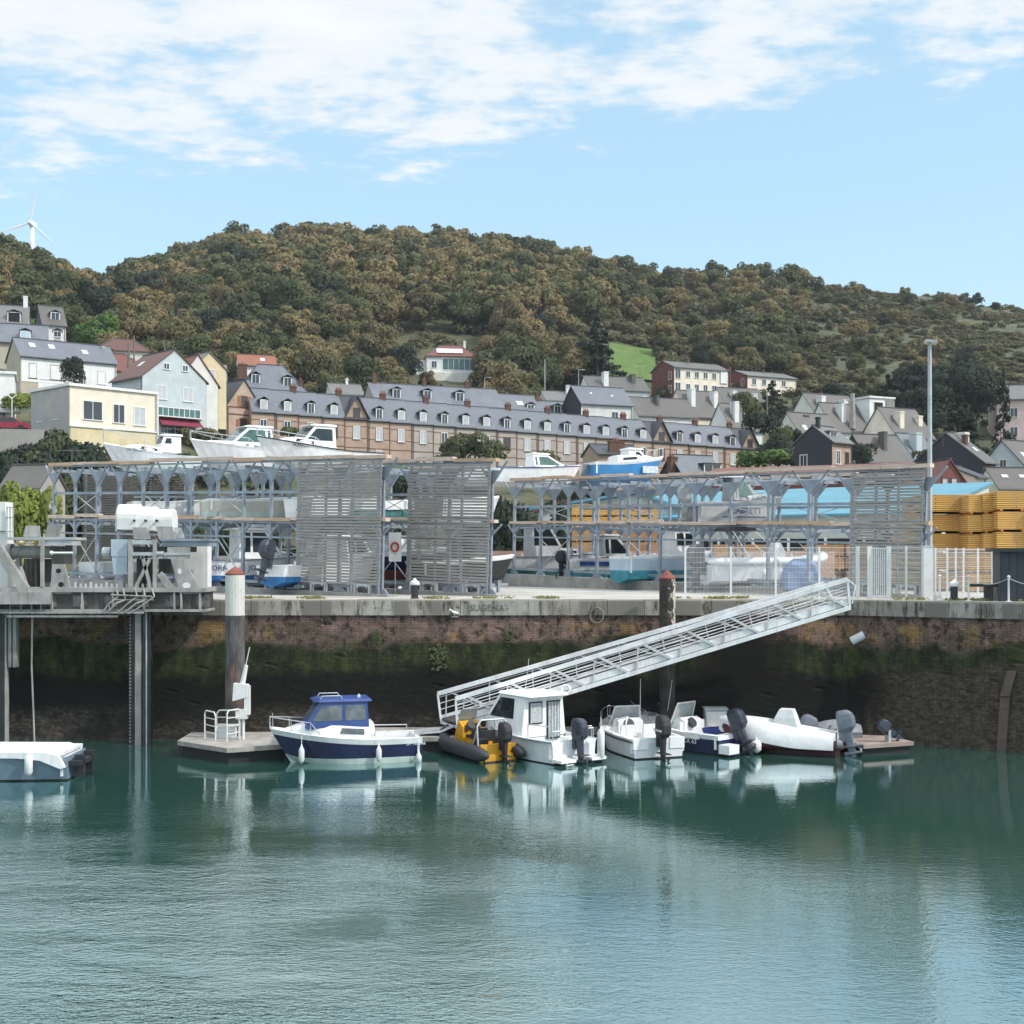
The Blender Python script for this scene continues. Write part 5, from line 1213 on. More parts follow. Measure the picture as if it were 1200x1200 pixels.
# ---------------------------------------------------------------- B: the blue cabin boat
def cabin_boat(name, label, loc, yaw, L, B, D, mats, cab, draft=.35, bowrise=.25, wl=.12, band=.12, rub=None, outb=(), rail=(.6, .42), sc=.42, group=None, rake=.8, full=2.3, floorm=None, cabm=None, roofm=None, glass=BOATGLASS, extra=None, cud=None):
    root = boat_root(name, label, loc, yaw, 'boat', group)
    h = Hull(L, B, D, draft, bowrise, rake, .86, full, wl, band); h.build(root, mats[0], mats[1], mats[2]); h.deck(root, mats[3], floorm or mats[3], sc)
    if rub: h.rubrail(root, rub)
    if rail: h.bow_rail(root, rail[0], rail[1])
    S0 = h.sheer(.6)
    if cud:   # raised foredeck that narrows with the bow: x0 (aft) .. x1 (front), height
        x0, x1, ch = cud; rings = []; wt_ = lambda x: h.b((x+L/2)/L)
        for i in range(9):
            u = i/8; x = x0+(x1-x0)*u; t = (x+L/2)/L; w = min(B*.40, max(.1, wt_(x)-.14)); zz = h.sheer(t); hh = ch*(1-max(0, u-.35)**2/.4225*.86)
            rings.append([(x, -w, zz-.1), (x, -w*.97, zz+hh*.45), (x, -w*.82, zz+hh*.92), (x, -w*.4, zz+hh*1.04), (x, w*.4, zz+hh*1.04), (x, w*.82, zz+hh*.92), (x, w*.97, zz+hh*.45), (x, w, zz-.1)])
        f = MB().loft(rings).build('cuddy', mats[3], root)
        xw = x0+(x1-x0)*.12
        for sg in (-1, 1):
            q = []
            for x, a in ((xw, .2), (xw+.85, .2), (xw+.78, .8), (xw, .8)):
                t = (x+L/2)/L; w = min(B*.40, max(.1, wt_(x)-.14)); q.append(Vector((x, sg*(w*(.985-.13*max(0, a-.35))+.008), h.sheer(t)+ch*(.45+(a-.5)*.62))))
            o_ = Vector((0, .012*sg, 0)); MB().add([p-o_ for p in q]+[p+o_ for p in q], [(0, 1, 2, 3), (7, 6, 5, 4), (0, 1, 5, 4), (1, 2, 6, 5), (2, 3, 7, 6), (3, 0, 4, 7)]).build('cuddy_window', glass, f)
    if cab:
        xa, xf, xr, zt, zb = cab['aft'], cab['front'], cab['rake'], cab['top'], cab.get('base', S0-.05)
        o = [(xf, zb), (xf-.04, zb+cab.get('sill', .3)), (xf-xr, zt), (xa, zt), (xa+cab.get('aftrake', 0), zb)]
        c = Cabin(o, B*cab.get('wb', .38), B*cab.get('wt', .31)); c.build(root, cabm or mats[3], 'wheelhouse')
        c.face(1, 2, 2, glass, .07)
        z0, z1 = zb+cab.get('sill', .3)+.06, zt-.12; fx = lambda z: xf-.04-xr*(z-zb-cab.get('sill', .3))/max(.01, (zt-zb-cab.get('sill', .3)))
        xm = xa+(xf-xr-xa)*cab.get('split', .5); ra = cab.get('aftrake', 0)
        ax = lambda z: xa+ra*(1-(z-zb)/(zt-zb))+.1
        c.side([(fx(z0)-.16, z0), (xm+.06, z0), (xm+.06, z1), (fx(z1)-.14, z1)], glass)
        if not cab.get('one'): c.side([(xm-.06, z0), (ax(z0), z0), (ax(z1), z1), (xm-.06, z1)], glass)
        if cab.get('door'): c.face(4, 3, 2, cab['door'], .14, 'cabin_door', u0=.06, u1=.9)
        ov = cab.get('ov', .25); wt = B*cab.get('wt', .31)+.07
        mb = MB(); mb.loft([[(xf-xr+.22, -wt*.8, zt+.02), (xf-xr+.22, wt*.8, zt+.02), (xf-xr+.22, wt*.8, zt+.05), (xf-xr+.22, -wt*.8, zt+.05)], [(xf-xr, -wt, zt+.01), (xf-xr, wt, zt+.01), (xf-xr, wt*.9, zt+.10), (xf-xr, -wt*.9, zt+.10)], [(xa-ov*.6, -wt, zt+.01), (xa-ov*.6, wt, zt+.01), (xa-ov*.6, wt*.9, zt+.1), (xa-ov*.6, -wt*.9, zt+.1)], [(xa-ov, -wt*.9, zt+.0), (xa-ov, wt*.9, zt+.0), (xa-ov, wt*.85, zt+.05), (xa-ov, -wt*.85, zt+.05)]])
        mb.build('cabin_roof', roofm or cabm or mats[3], c.ob)
        if cab.get('roofrail'):
            for sg in (-1, 1): MB().path([(xf-xr-.05, sg*wt*.7, zt+.1), (xf-xr-.1, sg*wt*.7, zt+.2), (xf-xr-.75, sg*wt*.7, zt+.2), (xf-xr-.8, sg*wt*.7, zt+.1)], .018).build('roof_rail', CHROME, c.ob)
    for ob in outb: outboard(root, *ob[:3], **ob[3])
    return root, h

WZ = WATER_Z
def at_water(px, py): Y = (CZ-WZ)*F/(py-HZ); return Vector((GX(px, Y), Y, WZ))

c0 = at_water(404, 891)
bb, h = cabin_boat('cabin_boat', 'small cabin boat with navy hull, white deck and blue wheelhouse moored at the floating pontoon', c0, 194, 5.25, 2.1, .84, (ANTIFP, NAVY, WHITE, WHITE), dict(aft=-.72, front=1.45, rake=.5, top=2.14, base=1.26, sill=.18, wb=.35, wt=.30, split=.5, ov=.16, roofrail=True, aftrake=-.05), bowrise=.38, glass=M('boat_glass_grey', (.12, .14, .15), .12, 0, .4, 2), wl=.19, band=.2, rail=(.68, .42), sc=.38, cabm=BLUEROOF, cud=(-.95, 2.05, .52), rake=.95)
for sg in (1, -1): MB().path([(-2.35, sg*.85, .8), (-2.35, sg*.85, 1.08), (-.95, sg*.9, 1.1), (-.95, sg*.9, .88)], .02).build('cockpit_rail', CHROME, bb)
MB().tube((2.5, 0, 1.1), (2.52, .05, 1.75), .014, 0, 4).build('bow_staff', CHROME, bb)
MB().cbox((-.5, 0, 2.2), (.1, .1, .2)).tube((-.5, 0, 2.1), (-.5, .0, 2.34), .02).build('mast_light', WHITE, bb)
MB().tube((.55, -.55, 2.12), (.0, -.55, 2.2), .03).build('search_light', WHITE, bb)
text_part('DP 702548', .15, LETTERW, bb, (-2.38, .965, .64), (R(90), 0, R(180)))
for t, lab, hh, zz in ((.80, 'white fender hanging by the bow of the navy cabin boat', .5, .12), (.30, 'white fender hanging amidships on the navy hull near the stern', .46, .12), (.03, 'small white fender at the stern corner of the navy cabin boat', .3, .0)):
    p = to_world(bb, (h.x(t), h.b(t)*1.0+.10, zz)); fender(lab, p, hh, .10)

# ---------------------------------------------------------------- A: grey-blue boat cut by the picture edge
c0 = at_water(82, 912)+Vector((-3.05, .4, 0))
ab, h = cabin_boat('motor_boat', 'grey-blue motor boat with a white deck, its stern showing beside the boat lift', c0, 181, 6.2, 2.3, .92, (FLOAT, GREYBLUE, GREYBLUE, WHITE), None, bowrise=.25, wl=.06, band=.3, rail=None, sc=.72)
mb = MB()
for sg in (1, -1):
    mb.prism([(-3.1, .55), (-2.9, .98), (-2.5, 1.12), (2.5, 1.16), (2.5, .98), (-1.6, .9), (-2.3, .82), (-2.95, .50)], 'y', sg*1.0, sg*1.17)
mb.build('white_topside', WHITE, ab)
MB().box(-3.0, 2.6, -1.0, 1.0, .98, 1.1).build('aft_deck', WHITE, ab)
MB().box(-3.5, -3.05, -.8, .8, .55, .72).box(-3.5, -3.2, -.6, -.4, .1, .9).box(-3.5, -3.2, .3, .5, .1, .9).build('swim_platform', BLACK, ab)
MB().path([(1.9, 1.0, 1.1), (2.0, 1.0, 1.9), (3.0, .9, 2.2)], .03).build('rail', CHROME, ab); ab.scale = (1, 1, .84)
fender('white fender hanging on the grey-blue stern beside the boat lift', to_world(ab, (-2.0, 1.27, .25)), .6, .13)

# ---------------------------------------------------------------- pontoons
def pontoon(label, poly, zd, deck, th=.16, fl=True, name='pontoon'):
    """poly: plan corners; decked slab on dark floats"""
    cx = sum(p[0] for p in poly)/len(poly); cy = sum(p[1] for p in poly)/len(poly)
    o = thing(name, label, 'pontoon', (cx, cy, WZ)); q = [(x-cx, y-cy) for x, y in poly]
    MB().prism(q, 'z', zd-th, zd).build('deck', deck, o)
    e = [(x*1.002+.0, y*1.002) for x, y in q]
    MB().prism([(x*.93, y*.9) for x, y in q], 'z', -.25, zd-th-.002).build('float', FLOAT, o)
    return o
def on_z(px, py, z): Y = (CZ-z)*F/(py-HZ); return (GX(px, Y), Y)
zd = WZ+.55
P1 = [on_z(208, 868, zd), on_z(266, 877, zd), on_z(338, 872, zd), (GX(360, 48.6), 48.6), (GX(224, 48.4), 48.4)]
p1 = pontoon('grey decked pontoon with white railings at the foot of the white-topped pile', P1, .55, DECKWOOD)
P2 = [(GX(338, 47.5), 47.5), (GX(468, 47.2), 47.2), on_z(545, 864, zd), (GX(560, 49.8), 49.8), (GX(360, 49.8), 49.8)]
p2 = pontoon('long grey pontoon reaching from the navy cabin boat to the foot of the gangway', P2, .55, DECKWOOD)
P3 = [(GX(562, 48.9), 48.9), (GX(950, 48.7), 48.7), (GX(950, 50.0), 50.0), (GX(562, 50.0), 50.0)]
pontoon('narrow pontoon along the wall behind the white moored boats', P3, .55, DECKWOOD)
P4 = [on_z(952, 862, WZ+.4), on_z(1012, 873, WZ+.4), on_z(1071, 869, WZ+.4), (GX(1040, 48.6), 48.6), (GX(948, 49.2), 49.2)]
p4 = pontoon('low worn pontoon with a reddish deck at the end of the moorings', P4, .40, DECKRED, .14)
pz = WATER_Z+.40
ob = thing('outboard_motor', 'small dark outboard motor clamped alone to the edge of the reddish pontoon', 'motor', Vector((on_z(1040, 869, pz)[0], on_z(1040, 869, pz)[1]-.05, WZ)), R(200))
outboard(ob, 0, 0, .65, .75, 55, MOTOR)
MB().box(-.05, .05, -.12, .12, .38, .85).build('bracket', GALVL, ob)
# white rails on the first pontoon
def hoop_rail(label, px0, px1, Y0, Y1, h=1.02):
    a = Vector((GX(px0, Y0), Y0, zd)); b2 = Vector((GX(px1, Y1), Y1, zd)); o = thing('railing', label, 'railing', a); d = b2-a
    mb = MB(); z = Vector((0, 0, h)); c = d*.12
    mb.path([Vector((0, 0, 0)), Vector((0, 0, h-.12)), c+z, d-c+z, d+Vector((0, 0, h-.12)), d], .026, 0, 6)
    for k in (.25, .5, .75): mb.tube(Vector((0, 0, h*k)), d+Vector((0, 0, h*k)), .016, 0, 5)
    mb.build('rail', WPAINT, o); return o
hoop_rail('low white hoop railing at the outer end of the pontoon', 240, 252.5, 46.9, 46.2); hoop_rail('wide white hoop railing at the back of the pontoon corner', 254, 280, 46.9, 46.9); hoop_rail('white hoop railing turned towards the pile on the pontoon', 266, 281, 45.9, 46.5, 1.12)
MB_ = MB().box(-.35, .35, -.25, .25, 0, .4).box(-.4, .4, -.3, .3, .4, .45)
o = thing('dock_box', 'low white dock box behind the hoop railings', 'box', (GX(266, 47.2), 47.2, zd)); MB_.build('chest', WPAINT, o)
# ---------------------------------------------------------------- piles
def pile(label, px, Y, r, ytop, ybase, parts, cap=REDCAP):
    x = GX(px, Y); zt = CZ+(HZ-ybase)/F*Y; o = thing('mooring_pile', label, 'pile', (x, Y, 0))
    for (ya, yb, m, nm) in parts:
        za, zb = CZ+(HZ-ya)/F*Y, (CZ+(HZ-yb)/F*Y if yb else WZ-2)
        MB().tube((0, 0, zb), (0, 0, za), r, 0, 20).build(nm, m, o, smooth=False)
    MB().lathe([(r*1.03, zt-.02), (r*1.05, zt+.03), (r*.55, zt+(ybase-ytop)/F*Y*.6), (.02, zt+(ybase-ytop)/F*Y)], n=16).build('cap', cap, o); return o
g = NT('pile_bitumen'); p = g.coord('Object'); s = g.sep(p)
c = g.mix(g.smooth(g.noise(g.scale(p, (2, 2, .5)), 2, 5), .35, .7), S(62, 60, 62), S(104, 100, 98)); c = g.mix(g.math('MULTIPLY', g.smooth(g.noise(g.scale(p, (3, 3, .6)), 2.4, 5), .52, .66), g.smooth(s[2], -1.4, -2.4)), c, S(128, 84, 60)); c = g.mix(g.smooth(s[2], -3.1, -4.2), c, S(60, 58, 54))
PILED = g.out(c, .75)
g = NT('pile_white'); p = g.coord('Object')
c = g.mix(g.smooth(g.noise(g.scale(p, (2, 2, 1)), 1.6, 6, .7), .5, .75), S(206, 204, 198), S(168, 164, 156)); c = g.mix(g.smooth(g.noise(g.scale(p, (5, 5, 2)), 3, 6, .75), .63, .7), c, S(96, 88, 80)); PILEW = g.out(c, .6)
g = NT('pile_flaking'); p = g.coord('Object'); s = g.sep(p)
c = g.mix(g.smooth(g.noise(p, 3, 6), .4, .65), S(46, 38, 36), S(74, 60, 54)); wf = g.smooth(g.math('ADD', g.noise(g.scale(p, (3, 3, 1.6)), 2.2, 6, .75), g.math('MULTIPLY', s[0], .55)), .60, .63); c = g.mix(wf, c, S(196, 190, 180)); PILEF = g.out(c, .8)
pile('white-topped grey steel pile with a rusty red cone standing through the pontoon', 275.5, 47.6, .36, 664, 673, ((673, 721, PILEW, 'upper_shaft'), (721, None, PILED, 'lower_shaft')))
pile('dark flaking pile with a rusty red cone behind the gangway', 782, 49.6, .31, 668, 678, ((678, 742, PILEF, 'upper_shaft'), (742, None, STEELD, 'lower_shaft')))
o = thing('light_pedestal', 'white jointed pedestal with a thin aerial beside the steel pile', 'pedestal', (GX(283.5, 46.6), 46.6, zd))
MB().box(-.2, .2, -.15, .15, .75, 1.1).prism([(-.32, 1.4), (.22, 1.55), (.24, 2.0), (-.28, 2.05)], 'y', -.14, .14).box(.1, .3, -.1, .1, .9, 1.95).tube((.05, 0, 0), (.05, 0, .8), .06).build('body', WPAINT, o)
MB().tube((.0, 0, 1.9), (.16, 0, 2.7), .1, 0, 8, .07).tube((.1, 0, 2.5), (.28, 0, 3.35), .018).build('aerial', WPAINT, o)

# ---------------------------------------------------------------- gangway
gw = thing('gangway', 'long white aluminium gangway sloping from the quay down to the pontoon', 'gangway', (0, 0, 0))
Yn, Yf = 47.3, 48.9
nb0, nb1 = W(536, 851, Yn), W(996, 712, Yn); nt0, nt1 = W(534, 819, Yn), W(993, 679, Yn)
fb0, fb1 = W(517, 845, Yf), W(980, 709, Yf); ft0, ft1 = W(513, 813, Yf), W(966, 684, Yf)
def lerp(a, b2, t): return a+(b2-a)*t
for nm, b0, b1, t0, t1, s in (('near_truss', nb0, nb1, nt0, nt1, -1), ('far_truss', fb0, fb1, ft0, ft1, 1)):
    mb = MB(); mb.beam(b0, b1, .10, .16); mb.beam(t0, t1, .11, .16)
    mb.beam(b0, t0, .08, .08); mb.beam(b1, t1, .08, .08)
    mb.build(nm, ALU, gw); mb = MB(); N = 9
    for k in range(N):
        mb.beam(lerp(t0, t1, (k+.24)/N), lerp(b0, b1, (k+.98)/N), .085, .09) if s < 0 else mb.beam(lerp(t0, t1, (k+.24)/N), lerp(b0, b1, (k+.98)/N), .05, .055); mb.beam(lerp(t0, t1, (k+.20)/N), lerp(b0, b1, k/N+.012), .045, .045)
    mb.build('diagonal_brace', M('gangway_brace', (.52, .53, .53), .5, .1, .15, 2), gw)
    mb = MB()
    for f in ((.42, .53, .64, .75, .86) if s < 0 else (.42, .64, .86)): mb.tube(lerp(b0, t0, f), lerp(b1, t1, f), .015, 0, 5)
    mb.build('guard_rail', ALU, gw)
    kt = .34 if s < 0 else .2; q = [lerp(b0, t0, .08), lerp(b1, t1, .08), lerp(b1, t1, kt), lerp(b0, t0, kt)]
    dy = Vector((0, .03, 0)); MB().add([p+dy for p in q]+[p+dy*1.7 for p in q], [(0, 1, 2, 3), (7, 6, 5, 4), (0, 1, 5, 4), (1, 2, 6, 5), (2, 3, 7, 6), (3, 0, 4, 7)]).build('kick_plate', ALU, gw)
mb = MB(); up = Vector((0, 0, .05)); q = [nb0+up, nb1+up, fb1+up, fb0+up]; mb.add(q+[p+up for p in q], [(0, 1, 2, 3), (7, 6, 5, 4), (0, 1, 5, 4), (1, 2, 6, 5), (2, 3, 7, 6), (3, 0, 4, 7)]); mb.build('walkway', STEELD, gw)
mb = MB()
for k in range(10): t = k/9; mb.beam(lerp(nb0, nb1, t)-up, lerp(fb0, fb1, t)-up, .08, .08)
mb.build('cross_beam', ALU, gw)
mb = MB(); e0 = lerp(nb0, fb0, .5)
mb.prism([(e0.x+.6, e0.z+.12), (e0.x-.3, zd+.12), (e0.x-1.5, zd+.02), (e0.x-1.5, zd+.05), (e0.x-.3, zd+.17), (e0.x+.6, e0.z+.17)], 'y', Yn+.1, Yf-.1); mb.build('landing_flap', GALVL, gw)
mb = MB(); mb.path([nt1, nt1+Vector((.32, .1, -.25)), nt1+Vector((.2, .1, -.9))], .03); mb.build('end_guard', ALU, gw)
o = thing('lifebuoy', 'small white lifebuoy ring leaning against the gangway kick plate', 'lifebuoy', W(663, 808, Yn-.12)); mb = MB(); mb.path([(.16*math.cos(a), 0, .16*math.sin(a)) for a in [k*math.pi/6 for k in range(13)]], .05, 0, 6); mb.build('ring', WHITE, o)

# ---------------------------------------------------------------- moored boats right of the gangway foot
# yellow-black rigid inflatable
st = at_water(586, 893); yw = 119
rb = boat_root('inflatable_boat', 'black inflatable boat with a yellow console and roll bar, by the gangway foot', st+Vector((math.cos(R(yw))*1.95, math.sin(R(yw))*1.95, 0)), yw)
def rib_tube(root, L, B, r, m, zc=.28, rise=.35, name='tube', n=10, cones=True):
    pts = []
    for sg in (1, -1):
        s_ = []
        for k in range(n): t = k/(n-1); s_.append(Vector((-L/2-.25+t*(L*.62+.25), sg*(B/2-r), zc+.02*t)))
        for k in range(1, 8): a = k/8*math.pi/2; s_.append(Vector((L*.12+math.sin(a)*(L*.38-r), sg*(B/2-r)*math.cos(a)**.8, zc+rise*(k/8)**1.5)))
        pts.append(s_)
    line = pts[0]+[Vector((L*.5-r, 0, zc+rise))]+pts[1][::-1]
    mb = MB(); rings = []; K = 10
    for i, p in enumerate(line):
        d = (line[min(i+1, len(line)-1)]-line[max(i-1, 0)]).normalized(); s1 = d.cross(Vector((0, 0, 1))).normalized(); u1 = s1.cross(d)
        rr = r*(.35 if i in (0, len(line)-1) else (.8 if i in (1, len(line)-2) else 1))
        rings.append([p+s1*rr*math.cos(2*math.pi*k/K)+u1*rr*math.sin(2*math.pi*k/K) for k in range(K)])
    mb.loft(rings); return mb.build(name, m, root, smooth=True)
rib_tube(rb, 4.2, 2.0, .27, GREYTUBE, .3, .4)
Hull(3.9, 1.4, .3, .2, .3, .8, .95, 2.3, .05, .05).build(rb, BLACK, YELLOW, YELLOW)
MB().box(-1.75, 1.2, -.62, .62, .12, .26).build('floor', YELLOW, rb)
cs = MB().prism([(.2, .2), (.95, .2), (.8, .75), (.55, 1.18), (.2, 1.0)], 'y', -.38, .38).build('console', YELLOW, rb)
MB().prism([(.62, 1.15), (.72, 1.1), (.42, 1.62), (.36, 1.62)], 'y', -.34, .34).build('windscreen', M('clear_screen', (.35, .38, .38), .1, 0, .1), cs)
MB().tube((.28, 0, 1.02), (.2, 0, 1.08), .18, 0, 12).cbox((.2, -.2, 1.0), (.16, .12, .2)).cbox((.2, .22, .95), (.12, .12, .2)).build('steering_wheel', BLACK, cs)
for x in (-.1, -.7): MB().prism([(x-.3, .2), (x+.2, .2), (x+.2, .62), (x-.3, .62)], 'y', -.28, .28).build('seat_box', YELLOW, rb); MB().prism([(x-.33, .64), (x+.22, .64), (x+.2, .74), (x-.2, .78), (x-.26, 1.0), (x-.36, 1.0)], 'y', -.3, .3).build('seat_cushion', BLACK, rb)
MB().path([(-1.5, -.62, .25), (-1.4, -.62, 1.2), (-1.35, -.45, 1.42), (-1.35, .45, 1.42), (-1.4, .62, 1.2), (-1.5, .62, .25)], .035).path([(-1.4, -.62, 1.15), (-.95, -.62, .3)], .03).path([(-1.4, .62, 1.15), (-.95, .62, .3)], .03).build('roll_bar', GALVL, rb)
MB().box(-1.85, -1.7, -.7, .7, .0, .62).build('transom', YELLOW, rb); MB().box(-.3, .1, -1.003, -.98, .3, .42).build('badge', YELLOW, rb)
outboard(rb, -1.86, -.1, .62, 1.0, 0, BLACK, BLACK)
MB().cbox((-1.2, .35, .5), (.35, .4, .5)).cbox((-.9, -.38, .5), (.3, .3, .45)).build('fuel_tank', BLACK, rb)

# white pilot boat with a curtained rear door
st = at_water(673, 894); yw = 126
wb_, h = cabin_boat('pilot_boat', 'white pilot-house boat with a curtained rear door and dark outboard beside the yellow inflatable', st+Vector((math.cos(R(yw))*2.5, math.sin(R(yw))*2.5, 0)), yw, 5.0, 2.35, .78, (FLOAT, WHITE2, WHITE, WHITE),
   dict(aft=-.75, front=1.55, rake=.75, top=2.2, base=.75, sill=.55, wb=.42, wt=.36, split=.35, ov=.4, one=True, aftrake=0.), bowrise=.3, wl=.04, band=.12, rail=(.62, .4), sc=.36, full=2.6, rub=GREYBLUE, cud=(1.0, 2.2, .35), outb=((-2.55, 0, .72, dict(sc=1.08, tilt=4, m=MOTOR)),))
wh_ = [o for o in wb_.children if o.name.startswith('wheelhouse')][0]
def rear_panel(y0, y1, z0, z1, m, name, x=-.75): MB().box(x-.03, x-.004, y0, y1, z0, z1).build(name, m, wh_)
CURT = M('door_curtain', (.42, .46, .47), .6, 0, .2, 9)
rear_panel(-.72, -.12, .62, 2.0, BLACK, 'door_frame'); 
for k in range(4): MB().box(-.80, -.785, -.68+k*.135, -.58+k*.135, .68, 1.95).build('door_curtain', CURT, wh_)
rear_panel(.08, .68, 1.2, 2.0, BLACK, 'rear_window_frame'); MB().box(-.80, -.785, .13, .63, 1.25, 1.95).build('rear_window', CURT, wh_)
MB().path([(-2.3, .95, .8), (-2.3, .95, 1.3), (-1.2, 1.05, 1.3), (-1.2, 1.05, .8)], .02).path([(-2.3, -.95, .8), (-2.3, -.95, 1.2), (-2.3, -.4, 1.2), (-2.3, -.4, .8)], .02).build('stern_rail', CHROME, wb_)
for y0 in (-1.0, .35): MB().box(-3.05, -2.48, y0, y0+.65, .12, .22).build('swim_platform', WHITE, wb_)
MB().path([(-3.02, .5, .2), (-3.08, .5, -.3)], .018).path([(-3.02, .75, .2), (-3.08, .75, -.3)], .018).tube((-3.06, .5, -.1), (-3.06, .75, -.1), .018).tube((-3.04, .5, .05), (-3.04, .75, .05), .018).build('boarding_ladder', CHROME, wb_)
MB().cbox((-1.5, -.6, .5), (.5, .5, .5)).build('cockpit_locker', WHITE, wb_)
fender('long white fender hanging between the pilot boat and the open console boat', at_water(704, 893)+Vector((0, -.1, .15)), 1.0, .13)

# open white boats
def open_boat(name, label, st, yw, L, B, D, mats, screen, rub=None, outb=(), rail=True, seats=True, bench=False, bowrise=.25, cover=None):
    root = boat_root(name, label, st+Vector((math.cos(R(yw))*L/2, math.sin(R(yw))*L/2, 0)), yw)
    h = Hull(L, B, D, .3, bowrise, .7, .93, 2.5, .05, .16); h.build(root, *mats[:3]); h.deck(root, mats[3], mats[3], .6, .18, .22)
    if rub: h.rubrail(root, rub, .03, dz=-.1)
    if rail: h.bow_rail(root, .62, .42)
    if screen:
        x0, zz = screen
        cs = MB().prism([(x0-.35, .2), (x0+.35, .2), (x0+.3, D+.25), (x0-.1, D+.42), (x0-.35, D+.3)], 'y', -.5, .5).build('console', mats[3], root)
        mb = MB(); a = [(x0+.28, -.62, D+.1), (x0-.02, -.5, D+zz), (x0-.02, .5, D+zz), (x0+.28, .62, D+.1)]; mb.path(a, .03); mb.path([(x0+.28, -.62, D+.1), (x0-.3, -.6, D+.1)], .025); mb.path([(x0+.28, .62, D+.1), (x0-.3, .6, D+.1)], .025); mb.tube((x0+.28, 0, D+.2), (x0-.02, 0, D+zz), .018); mb.build('screen_frame', WPAINT, cs)
        mb = MB(); q = [Vector(p) for p in a]; o_ = Vector((.012, 0, 0)); mb.add([p+o_ for p in q]+[p-o_ for p in q], [(0, 1, 2, 3), (7, 6, 5, 4), (0, 1, 5, 4), (1, 2, 6, 5), (2, 3, 7, 6), (3, 0, 4, 7)]); mb.build('windscreen', M('clear_screen', (.35, .38, .38), .1, 0, .1), cs)
        MB().tube((x0-.32, .1, D+.2), (x0-.42, .1, D+.26), .2, 0, 12).build('steering_wheel', BLACK, cs)
    if seats:
        for y in (-.45, .45): MB().prism([(-.55, .22), (.05, .22), (.05, .62), (-.4, .66), (-.46, 1.0), (-.56, 1.0)], 'y', y-.25, y+.25).build('seat', mats[3], root)
    MB().box(-L/2+.12, -L/2+.55, -B*.36, B*.36, .2, D-.05).build('aft_bench', mats[3], root)
    for ob in outb: outboard(root, *ob[:3], **ob[3])
    return root, h
st = at_water(772, 889)
ob1, h = open_boat('open_boat', 'white open motor boat with a console screen and black outboard at its stern', st, 109, 4.5, 2.25, .72, (FLOAT, WHITE2, WHITE, WHITE), (.5, .85), BLACK, ((-2.3, 0, .68, dict(sc=1.15, tilt=0, m=BLACK, leg=BLACK, stripe=GALVL)),))
MB().tube((.3, -.45, 1.0), (.28, -.45, 2.6), .012, 0, 4).build('radio_aerial', WHITE, ob1)
for y0 in (-1.0, .42): MB().box(-2.28, -1.9, y0, y0+.58, .35, .74).build('stern_quarter', WHITE, ob1)
MB().path([(-1.5, .9, .75), (-1.4, .9, 1.2), (-.9, .6, 1.35), (-.4, .9, 1.2), (-.3, .9, .78)], .03).build('grab_arch', WPAINT, ob1)
st = at_water(862, 883)
ob2, h = open_boat('open_boat', 'navy-sided bowrider with white deck, upright screen and grey tilted outboard', st, 132, 5.2, 2.2, .72, (FLOAT, NAVY, WHITE, WHITE), (-.25, .95), None, ((-2.66, .05, .70, dict(sc=1.12, tilt=26, m=MOTOR)),), bowrise=.4)
text_part('CX 63', .26, LETTERW, ob2, (-1.3, h.b(.22)*.965, .42), (R(92), 0, R(176)))
MB().box(-1.75, -1.05, 1.035, 1.06, .52, .74).build('number_panel', LETTERW, ob2)
MB().box(-3.1, -2.62, -1.0, -.4, .1, .5).build('stern_platform', WHITE, ob2); MB().box(-3.1, -2.62, .42, 1.0, .1, .42).build('stern_platform', WHITE, ob2)
fender('white ball fender at the stern of the navy-sided bowrider', at_water(886, 884)+Vector((0, 0, .08)), .42, .2)
fender('round white buoy floating against the end of the reddish pontoon', at_water(996, 876)+Vector((0, .1, -.1)), .36, .3)
# blue covered dinghy and grey dock cabinet behind
st = at_water(850, 872)
bd = boat_root('dinghy', 'small dinghy under a royal blue cover behind the navy-sided bowrider', (GX(862, 48.2), 48.2, WZ), 172)
h = Hull(2.5, 1.2, .5, .2, .15, .4, .9, 2.4, .1, .1); h.build(bd, FLOAT, BLUECOVER, BLUECOVER); 
mb = MB(); ts = [i/8 for i in range(9)]; rows = [[(h.x(t), h.b(t)*q, h.sheer(t)+.01+.28*(1-q*q)*math.sin(math.pi*min(1, .12+t*.8))) for t in ts] for q in (-1, -.6, 0, .6, 1)]
mb.add([p for r_ in rows for p in r_], [(a*9+j, a*9+j+1, (a+1)*9+j+1, (a+1)*9+j) for a in range(4) for j in range(8)]); mb.build('cover', BLUECOVER, bd)
o = thing('dock_cabinet', 'pale grey cabinet on the narrow pontoon behind the blue-covered dinghy', 'cabinet', (GX(838, 49.3), 49.3, zd)); MB().box(-.42, .42, -.3, .3, 0, .78).box(-.46, .46, -.34, .34, .78, .84).build('body', GALVL, o); MB().box(-.37, .37, -.32, -.302, .08, .7).build('door', WPAINT, o)
